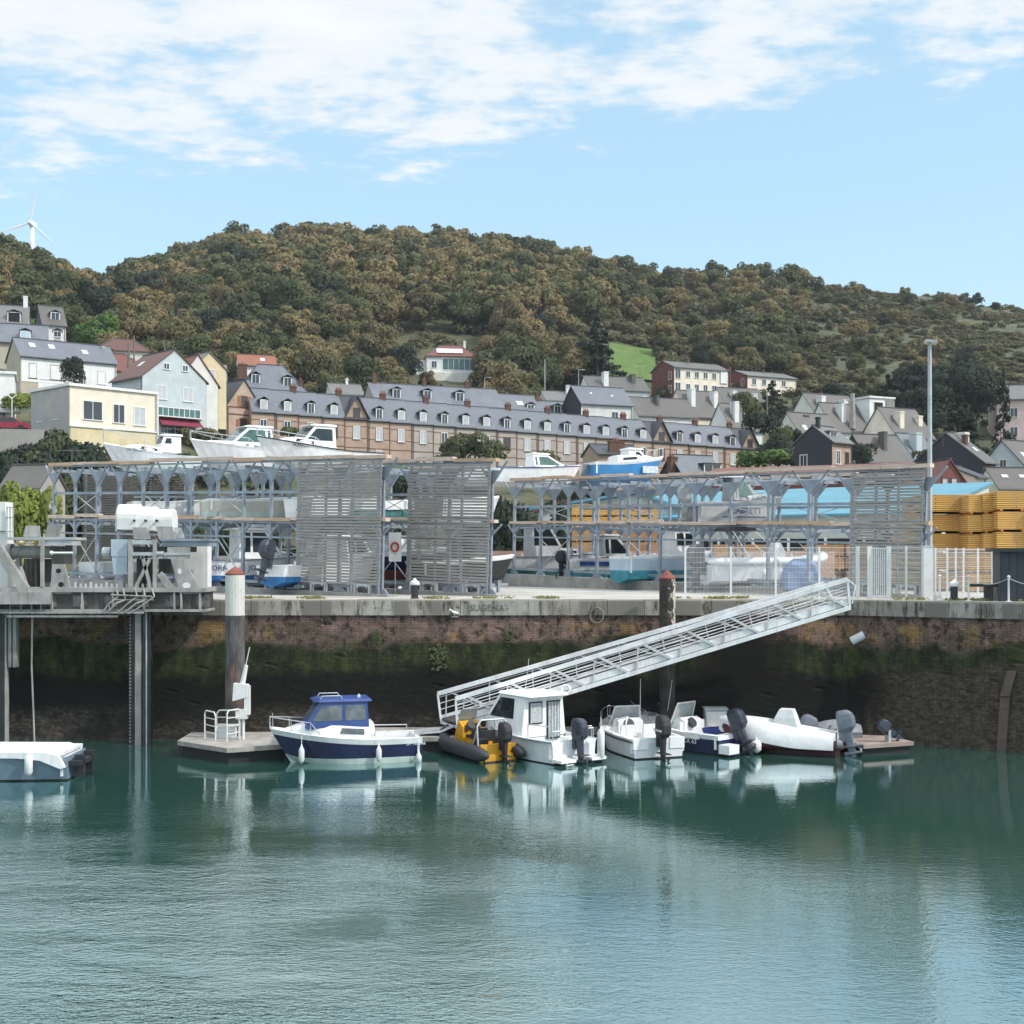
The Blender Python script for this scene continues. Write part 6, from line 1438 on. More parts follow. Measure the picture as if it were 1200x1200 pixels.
# covered inflatable
cv_ = boat_root('inflatable_boat', 'maroon inflatable under a white cover with a humped console, near the pontoon end', (GX(914, 47.3), 47.3, WZ), 158)
rib_tube(cv_, 4.3, 1.9, .25, MAROON, .40, .55)
Hull(4.2, 1.5, .35, .2, .3, .8, .95, 2.3, .05, .05).build(cv_, BLACK, MAROON, MAROON)
mb = MB(); rows = []
for k in range(19):
    t = k/18; x = -2.05+t*4.3; w = 1.0*(1-max(0, (t-.5)/.5)**2.4*.86); zz = .66+.72*max(0, t-.3)**1.2*.95-.35*max(0, t-.9)**1*2.; cr = .16+.24*math.sin(math.pi*min(1, t*.98))
    rows.append([(x, w*q, zz-(.38 if abs(q) > .95 else 0)+cr*(1-q*q)) for q in (-1, -.94, -.6, -.2, .2, .6, .94, 1)])
mb.loft(rows, closed=False, cap=False); mb.add(rows[0], [list(range(8))]); mb.add(rows[-1], [list(range(8))]); mb.build('cover', COVER, cv_, smooth=True)
MB().loft([[(x, y, .8) for x, y in ((-.75, -.42), (.3, -.42), (.3, .42), (-.75, .42))], [(x, y, 1.3) for x, y in ((-.6, -.36), (.12, -.36), (.12, .36), (-.6, .36))], [(x, y, 1.58) for x, y in ((-.5, -.28), (-.02, -.28), (-.02, .28), (-.5, .28))]]).build('console_cover', COVER, cv_)
MB().tube((-2.2, .72, .48), (-2.35, .74, .48), .2, 0, 10, .12).tube((-2.2, -.72, .48), (-2.35, -.74, .48), .2, 0, 10, .12).build('tube_cone', MOTORG, cv_)
outboard(cv_, -2.2, .1, .72, 1.12, 12, MOTORG)
# little tender, pale float with a tilted motor, grey jet craft
td = boat_root('tender', 'low white plastic tender in front of the covered inflatable', at_water(898, 879)+Vector((.2, .3, 0)), 170)
h = Hull(2.6, 1.2, .28, .15, .1, .4, .9, 2.4, .08, .06); h.build(td, FLOATY, WHITE2, WHITE2); h.deck(td, WHITE2, WHITE2, .5, .14, .12); MB().box(-.9, -.5, -.4, .4, .12, .42).build('seat', WHITE2, td)
fp = thing('float_block', 'pale moulded float carrying a tilted grey outboard', 'float', at_water(947, 878)+Vector((0, .35, 0)), R(175))
mb = MB(); mb.loft([[(x*s, y*s, z) for x, y in ((-.95, -.5), (.95, -.5), (1.05, 0), (.95, .5), (-.95, .5))] for s, z in ((.9, -.2), (1, .02), (1, .25), (.93, .32))]); mb.build('block', FLOATY, fp)
outboard(fp, -.35, 0, .55, .95, 62, MOTORG)
js = boat_root('jet_craft', 'low craft under a grey cover at the end of the narrow pontoon', (GX(966, 48.6), 48.6, WZ+.25), 172)
h = Hull(2.7, 1.1, .35, .2, .1, .4, .9, 2.2, .1, .08); h.build(js, GREYCOVER, GREYCOVER, GREYCOVER)
mb = MB(); rows = [[(h.x(t), h.b(t)*q, h.sheer(t)+.01+(.22+.2*math.sin(t*5))*(1-q*q)) for t in ts] for q in (-1, -.6, 0, .6, 1)]; mb.add([p for r_ in rows for p in r_], [(a*9+j, a*9+j+1, (a+1)*9+j+1, (a+1)*9+j) for a in range(4) for j in range(8)]); mb.build('cover', GREYCOVER, js)
o = thing('float_block', 'small pale float block between the grey-covered craft and the reddish pontoon', 'float', at_water(985, 874)+Vector((0, .6, 0))); MB().box(-.6, .6, -.3, .3, -.1, .45).box(-.62, .62, -.32, .32, .3, .36).build('block', WHITE2, o)
MB().box(-.55, .55, .1, .35, .45, .62).build('step', GREYCOVER, o)

# mooring lines and cleats
def rope(label, a, b2, sag=.15):
    a, b2 = Vector(a), Vector(b2); pts = [lerp(a, b2, t)-Vector((0, 0, sag*4*t*(1-t)))-a for t in [k/8 for k in range(9)]]
    tag(MB().path(pts, .016, 0, 5).build('mooring_rope', M('rope', (.35, .33, .28), .9, 0, .2, 6), None, a), label, 'rope')
def cleat(label, x, y):
    o = thing('cleat', label, 'cleat', (x, y, zd), 0, 'galvanised cleats on the pontoons'); MB().box(-.05, -.02, -.03, .03, 0, .07).box(.02, .05, -.03, .03, 0, .07).build('foot', GALVL, o); MB().tube((-.16, 0, .09), (.16, 0, .09), .022, 0, 6).build('horn', GALVL, o)
cl1 = (GX(322, 46.8), 46.8); cl2 = (GX(455, 47.6), 47.6)
cleat('galvanised cleat at the bow line of the navy cabin boat', *cl1); cleat('galvanised cleat at the stern line of the navy cabin boat', *cl2)
rope('bow line from the navy cabin boat to its pontoon', to_world(bb, (2.3, .1, 1.1)), (*cl1, zd+.09)); rope('stern line from the navy cabin boat to the long pontoon', to_world(bb, (-2.5, -.7, .85)), (*cl2, zd+.09))
rope('bow line from the pilot boat to the narrow pontoon', to_world(wb_, (2.3, 0, 1.05)), (GX(600, 49.2), 49.2, zd)); rope('bow line from the open console boat to the narrow pontoon', to_world(ob1, (2.1, 0, .95)), (GX(690, 49.3), 49.3, zd)); rope('bow line from the navy-sided bowrider to the narrow pontoon', to_world(ob2, (2.4, 0, 1.0)), (GX(760, 49.3), 49.3, zd))
rope('slack line from the tender to the reddish pontoon', to_world(td, (-1.2, .3, .3)), (GX(965, 47.6), 47.6, WZ+.42), .2)

def gear(root, pts):
    for x, y, z, dx, dy, dz, m, nm in pts: MB().box(x-dx, x+dx, y-dy, y+dy, z, z+dz).build(nm, m, root)
gear(ob1, ((-1.2, .2, .22, .22, .18, .28, BLACK, 'fuel_tank'), (-1.0, -.5, .22, .2, .14, .2, ORANGE, 'locker_box'), (1.4, 0, .95, .3, .25, .05, GREYCOVER, 'deck_hatch')))
gear(ob2, ((-2.0, .3, .24, .2, .16, .26, BLACK, 'fuel_tank'), (1.7, 0, 1.05, .28, .25, .05, GREYCOVER, 'deck_hatch')))
gear(wb_, ((-1.9, .4, .2, .2, .2, .3, BLACK, 'fuel_tank'), (-2.0, -.5, .2, .18, .18, .22, BLUECOVER, 'gear_bag')))
gear(bb, ((-1.6, .3, .3, .22, .18, .3, BLACK, 'fuel_tank'), (-2.0, -.3, .3, .15, .25, .35, GREYCOVER, 'gear_bag')))
for root, x, z in ((wb_, .1, 2.3), (ob2, .5, 1.3)): MB().tube((x, .2, z), (x-.25, .22, z+1.2), .011, 0, 4).build('radio_aerial', WHITE, root)
MB().path([(-2.45, -.9, .78), (-2.45, -.9, 1.15), (-2.45, .9, 1.15), (-2.45, .9, .78)], .02).build('stern_arch', CHROME, wb_)
text_part('LE FLOT', .16, LETTERB, wb_, (-1.6, 1.13, .55), (R(90), 0, R(180))) if False else None
# ================================================================== boat storage frames
FRAMES = {}
def storage_frame(key, label, p0, p1, n, pan, depth=5.2, zt=6.1, zm=3.3, cut=5., end_screen=False, drop=.35):
    """rows of forked steel columns; p0 far end, p1 last open column, pan: length of the slatted part beyond p1"""
    d = Vector((p1[0]-p0[0], p1[1]-p0[1], 0)); L = d.length; rz = math.atan2(d.y, d.x); sp = L/n
    root = thing('boat_storage_frame', label, 'boat rack', (p0[0], p0[1], drop), rz); root.rotation_euler = (0, math.atan2(drop, L), rz); FRAMES[key] = (Vector((p0[0], p0[1], 0)), d.normalized(), L, depth, drop)
    def column_mb():
        mb = MB(); mb.box(-.07, .07, -.06, .06, 0, zt-.95); a = sp*.43
        for s in (-1, 1): mb.beam((0, 0, zt-1.0), (s*a, 0, zt+.02), .075, .07); mb.beam((0, 0, zm-.62), (s*.55, 0, zm-.1), .075, .07)
        mb.prism([(-a*.62, zt-.38), (a*.62, zt-.38), (0, zt-1.0)], 'y', -.02, .02); mb.prism([(-.3, zm-.32), (.3, zm-.32), (0, zm-.66)], 'y', -.03, .03)
        mb.prism([(-.55, 0), (.55, 0), (.18, .42), (-.18, .42)], 'y', -.05, .05)
        return mb
    first = None
    xs_ = [i*sp for i in range(n+1)]+[L+pan*.5, L+pan]
    for row in (0, .5, 1):
        for i, x in enumerate(xs_):
            if row and x+.45*sp*(row == 1) > L+pan-cut: continue
            if first is None: first = column_mb().build('column', GALV, root); o = first
            else: o = first.copy(); COL.objects.link(o); o.parent = root
            o.location = (x+(.45*sp if row == 1 else (.2*sp if row else 0)), row*depth, 0)
    Lf = L+pan
    for row, y in ((0, 0), (1, depth)):
        Lt = Lf if row == 0 else Lf-cut
        for z0, z1 in ((zt-.1, zt-.02), (zt-1.5, zt-1.38), (zm-.14, zm-.04), (zm-.82, zm-.74), (.42, .54)): MB().box(0, Lt, y-.05, y+.05, z0, z1).build('long_rail', GALV, root)
        for lev, zz in ((0, zt), (1, zm)):
            mb = MB(); x = -.3; j = 0
            while x < Lt:
                l_ = sp*random.uniform(.9, 1.3); l_ = min(l_, Lt+.3-x); jz = random.choice((0, 0, .05, -.04)); mb.box(x, x+l_-.03, y-.16, y+.16, zz+jz, zz+.15+jz+random.uniform(-.02, .03), random.choice((0, 0, 1))); x += l_
            mb.build('wood_bearer', [PLANK, PLANKO], root)
    Lt = Lf
    for x in xs_:
        if x >= Lf-cut: continue
        for z0, z1 in ((zt-.34, zt-.18), (zm-.34, zm-.2), (.42, .54)): MB().box(x-.05, x+.05, .08, depth-.08, z0, z1).build('cross_rail', GALV, root)
    for i in range(1, n, 3):
        a, b2 = xs_[i], xs_[i+1]
        for y in ((.0, depth) if b2 < Lf-cut else (.0,)):
            for z0, z1 in ((.6, zm-.85), (zm+.3, zt-1.5)): MB().beam((a, y, z0), (b2, y, z1), .035, .035).beam((b2, y, z0), (a, y, z1), .035, .035).build('cross_brace', GALVL, root)
    MB().box(-.6, Lt+.6, -.35, .35, -.7, .2).build('plinth', CONC, root); MB().box(-.6, Lt+.6-cut, depth-.35, depth+.35, -.7, .2).build('plinth', CONC, root)
    def screen(x0, x1, y, nm='slatted_screen', top=zt-.12, bot=.62, along='x'):
        mb = MB(); z = bot; 
        while z < top:
            hgt = random.uniform(.088, .104); tl = random.uniform(-.012, .012); e0, e1 = random.uniform(-.05, .03), random.uniform(-.03, .05)
            if along == 'x': mb.beam((x0+e0, y, z+tl), (x1+e1, y, z-tl), .03, hgt)
            else: mb.beam((y, x0+e0, z+tl), (y, x1+e1, z-tl), .03, hgt)
            z += .131
        mb.build(nm, SLAT_SHADE if nm == 'back_screen' else SLAT, root)
        for k in range(4):
            u = x0+.12+(x1-x0-.24)*k/3; MB().box(u-.04, u+.04, y+.02, y+.12, .2, top).build('screen_post', GALV, root)
    screen(L+.06, Lt+.06, -.21)
    for x in (L+pan*.3, L+pan*.82):
        mb = MB(); mb.box(x-.45, x-.37, -.3, -.12, 0, .6); mb.box(x+.37, x+.45, -.3, -.12, 0, .6); mb.prism([(-.37+x, .6), (.37+x, .6), (.3+x, .44), (.15+x, .52), (-.15+x, .52), (-.3+x, .44)], 'y', -.3, -.12)
        mb.build('arched_foot', GALVL, root)
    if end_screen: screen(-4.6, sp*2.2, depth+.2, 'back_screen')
    return root
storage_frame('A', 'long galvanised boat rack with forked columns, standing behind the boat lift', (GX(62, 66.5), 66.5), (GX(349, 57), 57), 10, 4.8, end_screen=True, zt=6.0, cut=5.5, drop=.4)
storage_frame('C', 'short boat rack section with a slatted screen between the two long racks', (GX(478, 57.5)-.833*3.6, 57.5+.553*3.6), (GX(478, 57.5), 57.5), 2, 4.45, zt=5.9, cut=4.6, drop=.1)
storage_frame('B', 'long galvanised boat rack ending in a slatted screen by the white gate', (GX(602, 72), 72), (GX(997, 55), 55), 10, 3.5, zt=5.4, zm=3.05, cut=5.2, drop=.5)

def rack_pos(key, px, yl, z):
    o, d, L, dep, drop = FRAMES[key]; nrm = Vector((-d.y, d.x, 0)); base = o+nrm*yl
    k = (px-CX)/F; t = (k*base.y-base.x)/(d.x-k*d.y); p = base+d*t; return Vector((p.x, p.y, z+(drop*(1-t/L) if z > 1 else 0)))
def ryaw(key, flip=False):
    o, d, L, dep, drop = FRAMES[key]; return math.degrees(math.atan2(d.x, -d.y))+(180 if flip else 0)
BG = 'boats stored on the racks'
def rboat(key, px, lev, label, L, B, D, mats, cab=None, flip=False, dyaw=0, yl=2.6, zoff=0, name='stored_boat', **kw):
    z = {'top': {'A': 5.68, 'B': 5.2, 'C': 5.9}[key], 'mid': {'A': 3.25, 'B': 2.95, 'C': 3.3}[key], 'ground': .35}[lev]+.33+zoff
    return cabin_boat(name, label, rack_pos(key, px, yl, z), ryaw(key, flip)+dyaw, L, B, D, mats, cab, group=BG, **kw)
WW = (WHITE2, WHITE, WHITE, WHITE)
# top of the first rack
b1, h = rboat('A', 180, 'top', 'old white fishing boat with a tall pulpit rail and small wheelhouse atop the rack', 5.2, 1.8, .58, (ANTIFP, WHITE2, WHITE2, WHITE), dict(aft=-1.3, front=-.2, rake=.2, top=1.6, base=.75, sill=.4, wb=.26, wt=.24, one=True, ov=.1), True, -22, cud=(-.2, 1.7, .35), rail=(.55, .75), bowrise=.5)
text_part('H 701244', .24, LETTER, b1, (1.1, h.b(.68)*.93, .78), (R(84), 0, R(172)))
b2_, h = rboat('A', 290, 'top', 'white cabin cruiser with a wrap-round windscreen, facing away from its neighbour on the rack top'.replace('facing away from its neighbour', 'second'), 5.8, 2.1, .7, WW, dict(aft=-1.0, front=1.15, rake=.95, top=1.78, base=.9, sill=.1, wb=.38, wt=.30, split=.25, ov=.1), True, -22, cud=(0, 2.3, .22), rail=(.45, .42), bowrise=.4, glass=TEALGLASS)
b3_, h = rboat('A', 372, 'top', 'white pilot boat with a dark wavy side line atop the rack above the slats', 6.2, 2.1, .56, WW, dict(aft=-.6, front=1.15, rake=.7, top=1.68, base=.7, sill=.25, wb=.34, wt=.3, split=.1, ov=.1, one=True), True, -20, cud=(.4, 2.1, .35), rail=(.5, .4), rub=BLACK, bowrise=.55)
text_part('FRANCK', .2, LETTER, b3_, (1.3, h.b(.7)*.97, .72), (R(84), 0, R(172)))
rboat('A', 312, 'mid', 'cream-hulled boat on the middle level of the long rack', 6, 2.2, .7, (ANTIFP, M('cream_hull', (.55, .53, .46), .5, 0, .1), WHITE, WHITE), None, False, -30, rail=None)
rboat('A', 215, 'mid', 'white open boat on the middle level near the far end of the rack', 5.4, 2.0, .6, WW, None, False, -30, rail=None, yl=3.2)
g1, h = rboat('A', 296, 'ground', 'white pilot boat with blue bottom paint stored on the ground under the long rack', 6.2, 2.3, .82, (ANTIFB, WHITE, WHITE, WHITE), dict(aft=-.9, front=1.2, rake=.75, top=2.25, base=.9, sill=.25, wb=.38, wt=.32, split=.45, ov=.35), False, -28, cud=(.8, 2.2, .3), rail=(.6, .4), rub=GREYBLUE, outb=((-3.15, 0, .7, dict(sc=1.2, m=MOTOR)),), yl=2.0)
text_part('ORA', .36, LETTERB, g1, (-1.9, -h.b(.2)*.985, .46), (R(90), 0, 0)); text_part('JO', .36, LETTERB, g1, (-.35, -h.b(.42)*.985, .46), (R(90), 0, 0))
rboat('A', 368, 'ground', 'white boat with bright blue bottom and a dark tilted motor by the slatted screen', 5.6, 2.1, .6, (ANTIFB, WHITE, WHITE, WHITE), None, False, 0, rail=None, outb=((-2.85, 0, .72, dict(sc=1.25, tilt=18, m=MOTOR)),), yl=1.6)
rboat('A', 398, 'mid', 'white boat half hidden behind the slatted screen of the long rack', 5.6, 2.1, .7, WW, None, False, 0, rail=None, yl=3)
rboat('A', 410, 'ground', 'white boat behind the lower slats of the long rack', 5.6, 2.1, .8, WW, dict(aft=-1, front=.8, rake=.6, top=1.9, base=.8, sill=.3, wb=.36, wt=.3), False, 0, rail=None, yl=3)
rboat('A', 150, 'ground', 'white boat at the dark far end of the long rack', 5., 2., .7, WW, None, False, 0, rail=None, yl=3.)
# middle rack
rboat('C', 458, 'mid', 'white boat with a teal bottom on the short rack section', 5.6, 2.1, .55, (ANTIFG, ANTIFG, WHITE, WHITE), None, False, -10, rail=None, band=.4)
nb_, h = rboat('C', 466, 'ground', 'navy boat with a red bottom and white band on the ground of the short rack', 6, 2.3, 1.2, (ANTIFR, NAVY, WHITE, WHITE), None, False, -20, rail=None, wl=.35, band=.2)
MB().box(-.5, .6, -.6, .6, 1.2, 2.0).build('wheelhouse', WHITE, nb_); MB().prism([(-2.4, 1.2), (-.7, 1.2), (-.8, 1.5), (-2.2, 1.9)], 'y', -.7, .7).build('cover', GREYBLUE, nb_)
o = thing('lifebuoy', 'red and white lifebuoy board above the navy boat in the short rack', 'lifebuoy', W(463, 641, 57.2)); MB().box(-.28, .28, -.02, .02, -.65, .65).build('board', WPAINT, o); mb = MB(); mb.path([(.16*math.cos(a), -.08, .2*math.sin(a)) for a in [k*math.pi/6 for k in range(13)]], .045, 0, 6); mb.build('ring', M('lifebuoy_red', (.4, .04, .03), .6), o)
MB().tube((0, .05, -2.4), (0, .05, -.6), .03).build('stand', GALVL, o)
rboat('C', 545, 'mid', 'white boat behind the slats of the short rack section', 5.6, 2.1, .7, WW, None, False, 0, rail=None, yl=3)
rboat('C', 545, 'ground', 'black and white boat whose bow shows beyond the short slatted screen', 5.4, 2.0, .8, (BLACK, BLACK, WHITE, WHITE), None, False, -24, rail=None, yl=3.2)
# far rack, top
rboat('B', 628, 'top', 'white sport boat with green-tinted screens on the far rack top', 5.7, 2.1, .7, WW, dict(aft=-.4, front=1.6, rake=1.1, top=1.5, base=.8, sill=.03, wb=.36, wt=.24, split=.32, ov=.02), False, -18, rail=None, sc=.4, glass=TEALGLASS, bowrise=.25, cud=(.8, 2.1, .15), rub=LETTERB)
rboat('B', 576, 'top', 'white open boat at the very end of the far rack top', 4.0, 1.9, .6, WW, None, False, -18, rail=None, yl=1.0)
bl, h = rboat('B', 734, 'top', 'sky-blue fishing boat with a white cuddy and windscreen on the far rack top', 4.4, 1.8, .78, (SKYBLUE, SKYBLUE, WHITE, WHITE), dict(aft=-.1, front=1.0, rake=.4, top=1.5, base=.9, sill=.1, wb=.34, wt=.28, one=True, ov=.05), False, -20, cud=(-.8, 1.6, .38), rail=(.8, .5), band=.14, full=2.0, bowrise=.4, glass=BOATGLASS)
MB().prism([(-2.5, .7), (-2.2, .7), (-2.4, -.4), (-2.9, -.8), (-2.75, -.2)], 'y', -.06, .06).build('rudder', MOTORG, bl); MB().box(.6, 1.5, -h.b(.65)-.03, -h.b(.65)+.06, .25, .62).build('white_patch', M('flaking_white', (.6, .66, .7), .6, 0, .2, 5), bl)
# far rack, middle
m1, h = rboat('B', 864, 'mid', 'white fishing boat with a pale green hardtop screen and lettered side on the middle level', 4.9, 2.1, .85, WW, dict(aft=-.5, front=.85, rake=.7, top=2.05, base=.95, sill=.1, wb=.34, wt=.28, split=.3, ov=.45), False, -24, cud=(.2, 1.9, .3), rail=(.6, .35), glass=M('boat_glass_pale', (.35, .5, .45), .15, 0, .1), outb=((-2.5, 0, .75, dict(sc=1.2, m=MOTORW)),), bowrise=.3)
text_part('BLABBETT', .40, LETTERB, m1, (-.1, -h.b(.48)*.985, .42), (R(90), 0, 0)); MB().box(-1.3, 1.2, -h.b(.48)-.015, -h.b(.48)+.02, .1, .15).build('side_stripe', LETTERB, m1)
# far rack, ground
rboat('B', 640, 'ground', 'white pilot boat with green bottom paint and a pale outboard under the far rack', 7., 2.4, .95, (ANTIFG, WHITE, WHITE, WHITE), dict(aft=-1.1, front=.7, rake=.7, top=2.75, base=1.0, sill=.55, wb=.36, wt=.31, split=.5, ov=.2), False, -22, cud=(.5, 2.4, .4), rail=(.6, .4), outb=((-3.55, 0, .7, dict(sc=1.35, tilt=8, m=MOTORG)),), rub=GREYBLUE, wl=.3)
rboat('B', 716, 'ground', 'white day boat with a royal blue side stripe and canopy under the far rack', 5.2, 2.1, .85, (ANTIF, WHITE, WHITE, WHITE), dict(aft=-.7, front=1.0, rake=.9, top=2.1, base=1.0, sill=.1, wb=.36, wt=.28, split=.45, ov=.5), False, -22, rail=None, outb=((-2.65, 0, .55, dict(sc=1.0, m=MOTOR)),), wl=.25, rub=None)
sb = [o for o in COL.objects if o.name.startswith('stored_boat')][-1]
hh_ = Hull(5.2, 2.1, .85, .35, .25, .8, .86, 2.3, .25, .12); mb = MB()
for sg in (-1, 1):
    mb = MB()
    for i in range(9):
        t0, t1 = .08+i*.085, .08+(i+1)*.085
        mb.add([(hh_.x(t), sg*(hh_.b(t)*q+.02), z) for t, z, q in ((t0, .5, .955), (t1, .5, .95), (t1, .72, .985), (t0, .72, .985))], [(0, 1, 2, 3)])
    mb.build('side_band', M('royal_blue_stripe', (.03, .09, .35), .4), sb)
# far rack, middle
m1, h = rboat('B', 864, 'mid', 'white fishing boat with a pale green hardtop screen and lettered side on the middle level', 4.9, 2.1, .85, WW, dict(aft=-.5, front=.85, rake=.7, top=2.05, base=.95, sill=.1, wb=.34, wt=.28, split=.3, ov=.45), False, -24, cud=(.2, 1.9, .3), rail=(.6, .35), glass=M('boat_glass_pale', (.35, .5, .45), .15, 0, .1), outb=((-2.5, 0, .75, dict(sc=1.2, m=MOTORW)),), bowrise=.3)
text_part('BLABBETT', .40, LETTERB, m1, (-.1, -h.b(.48)*.985, .42), (R(90), 0, 0)); MB().box(-1.3, 1.2, -h.b(.48)-.015, -h.b(.48)+.02, .1, .15).build('side_stripe', LETTERB, m1)
# far rack, ground
rboat('B', 640, 'ground', 'white pilot boat with green bottom paint and a pale outboard under the far rack', 7., 2.4, .95, (ANTIFG, WHITE, WHITE, WHITE), dict(aft=-1.1, front=.7, rake=.7, top=2.75, base=1.0, sill=.55, wb=.36, wt=.31, split=.5, ov=.2), False, -22, cud=(.5, 2.4, .4), rail=(.6, .4), outb=((-3.55, 0, .7, dict(sc=1.35, tilt=8, m=MOTORG)),), rub=GREYBLUE, wl=.3)
rboat('B', 716, 'ground', 'white day boat with a royal blue side stripe and canopy under the far rack', 5.2, 2.1, .85, (ANTIF, WHITE, WHITE, WHITE), dict(aft=-.7, front=1.0, rake=.9, top=2.1, base=1.0, sill=.1, wb=.36, wt=.28, split=.45, ov=.5), False, -22, rail=None, outb=((-2.65, 0, .55, dict(sc=1.0, m=MOTOR)),), wl=.25, rub=None)
sb = [o for o in COL.objects if o.name.startswith('stored_boat')][-1]
hh_ = Hull(5.2, 2.1, .85, .35, .25, .8, .86, 2.3, .25, .12); mb = MB()
for i in range(9):
    t0, t1 = .08+i*.085, .08+(i+1)*.085
    for sg in (-1, 1): mb.add([(hh_.x(t), sg*(hh_.b(t)*q+.02), z) for t, z, q in ((t0, .5, .955), (t1, .5, .95), (t1, .72, .985), (t0, .72, .985))], [(0, 1, 2, 3)])
mb.build('side_band', M('royal_blue_stripe', (.03, .09, .35), .4), sb)
rboat('B', 780, 'ground', 'pale blue fishing boat with a rounded white wheelhouse under the rack near the flaking pile', 5.6, 2.3, 1.0, (ANTIF, PALEBLUE, WHITE, WHITE), dict(aft=.1, front=1.6, rake=.35, top=2.3, base=1.05, sill=.45, wb=.36, wt=.3, split=.5, ov=.1), False, -14, rail=None, wl=.3, yl=1.8)
r4, h = rboat('B', 898, 'ground', 'white and grey inflatable with a dark folded sunshade on poles behind the mesh fence', 6.2, 2.2, .75, (WHITE2, WHITE2, GREYCOVER, WHITE), None, False, -26, rail=None, yl=1.6, outb=((-3.2, 0, .45, dict(sc=1.45, m=M('outboard_cover_grey', (.12, .125, .13), .6, 0, .2, 3))),))
rib_tube(r4, 6.2, 2.3, .2, WHITE2, .75, .3)
MB().prism([(.2, .6), (.9, .6), (.75, 1.3), (.5, 1.75), (.3, 1.7), (.2, 1.2)], 'y', -.4, .4).build('console', WHITE, r4)
mb = MB(); 
for sg in (-.8, .8): mb.path([(.6, sg, .9), (-1.0, sg, 2.2), (-2.1, sg, 2.25)], .025).path([(-1.2, sg, .9), (-2.1, sg, 2.25)], .025)
mb.build('canopy_pole', WPAINT, r4); MB().loft([[(x, y, 2.25+z) for x, z in ((-2.3, -.06), (-.9, -.06), (-.95, .13), (-2.2, .13))] for y in (-.85, .85)]).build('folded_canopy', BLACK, r4)
for i, px in enumerate((880, 896, 915, 932)): fender('white fender hanging along the stored inflatable, '+('first', 'second', 'third', 'last')[i]+' from its motor', rack_pos('B', px, .35, .45), .6, .12)
o = thing('tarpaulin_heap', 'pale blue tarpaulin mound behind the mesh fence at the bow of the stored inflatable', 'tarpaulin', (GX(940, 57.5), 57.5, 0)); MB().loft([[(x*s, y*s, z) for x, y in ((-1, -.8), (0, -1), (1, -.7), (1.1, .5), (0, 1), (-1.1, .6))] for s, z in ((.8, .2), (.78, .8), (.62, 1.3), (.32, 1.6))]).build('sheet', M('pale_blue_sheet', (.2, .27, .42), .7, 0, .2, 2, 0, None, .5), o)
# low trailers and stands under the ground boats
for i, (k, px, yl) in enumerate((('A', 296, 2), ('A', 368, 1.6), ('B', 640, 2.6), ('B', 716, 2.6), ('B', 780, 1.8), ('B', 898, 1.6), ('C', 466, 2.6), ('C', 545, 3.2), ('A', 410, 3), ('A', 150, 3))):
    p = rack_pos(k, px, yl, 0); o = thing('boat_cradle', 'galvanised cradle with arched feet under '+('the lettered pilot boat', 'the blue-bottomed boat', 'the green-bottomed pilot boat', 'the blue-striped day boat', 'the pale blue fishing boat', 'the stored inflatable', 'the navy boat', 'the black and white boat', 'the boat behind the lower slats', 'the boat at the far end')[i], 'cradle', p, R(ryaw(k)))
    mb = MB()
    for x in (-1.4, 1.2):
        mb.box(x-.08, x+.08, -1.1, 1.1, .42, .56)
        for y in (-.8, .8): mb.box(x-.07, x+.07, y-.3, y-.2, 0, .42); mb.box(x-.07, x+.07, y+.2, y+.3, 0, .42)
    mb.box(-2.2, 2.2, -.95, -.85, .3, .42); mb.box(-2.2, 2.2, .85, .95, .3, .42); mb.build('frame', GALV, o)

# ================================================================== quayside furniture
def mesh_panel(root, a, b2, h, name='mesh_panel', sp=.055, rw=.0035, zz=.06):
    d = b2-a; n = max(2, int(d.length/sp)); mb = MB()
    for k in range(n+1):
        p = a+d*(k/n); mb.add([p+Vector((-rw, 0, zz)), p+Vector((rw, 0, zz)), p+Vector((rw, 0, h)), p+Vector((-rw, 0, h)), p+Vector((0, rw*1.6, zz)), p+Vector((0, rw*1.6, h))], [(0, 1, 2, 3), (1, 4, 5, 2), (4, 0, 3, 5)])
    z = zz
    while z < h: mb.beam(a+Vector((0, 0, z)), b2+Vector((0, 0, z)), .008, .008 if z < h-.2 else .012); z += .2
    mb.beam(a+Vector((0, 0, h)), b2+Vector((0, 0, h)), .02, .02); return mb.build(name, WPAINT, root)
def fence(label, pts, h, name='fence'):
    o = thing(name, label, 'fence', pts[0]); q = [p-pts[0] for p in pts]
    for p in q: MB().box(p.x-.035, p.x+.035, p.y-.03, p.y+.03, 0, h+.05).build('post', WPAINT, o)
    for a, b2 in zip(q, q[1:]): mesh_panel(o, a, b2, h)
    return o
def qp(px, off):
    """quay point at bearing px, off metres behind the wall line"""
    k = (px-CX)/F
    if k*WALL_Y < KX: return Vector((k*(WALL_Y+off), WALL_Y+off, 0))
    n = Vector((-KD.y, KD.x, 0)); o = Vector((KX, WALL_Y, 0))+n*off
    t = (k*o.y-o.x)/(KD.x-k*KD.y); return o+KD*t
fence('white wire mesh fence with white posts along the quay edge above the gangway', [qp(p, 1.1) for p in (803, 856.5, 909, 960, 1004)], 2.05)
gt = thing('gate', 'white barred gate leaf between mesh panels at the head of the gangway', 'gate', qp(1020, 1.1)); d = qp(1041, 1.1)-qp(1020, 1.1)
mb = MB(); mb.box(-.12, .06, -.05, .05, 0, 2.1); mb.beam(Vector((0, 0, .12)), d+Vector((0, 0, .12)), .05, .07); mb.beam(Vector((0, 0, 2.02)), d+Vector((0, 0, 2.02)), .05, .07); mb.box(d.x-.06, d.x+.06, d.y-.05, d.y+.05, 0, 2.1); mb.build('gate_frame', WPAINT, gt)
mb = MB()
for k in range(1, 9): p = d*(k/9); mb.box(p.x-.018, p.x+.018, p.y-.018, p.y+.018, .12, 2.0)
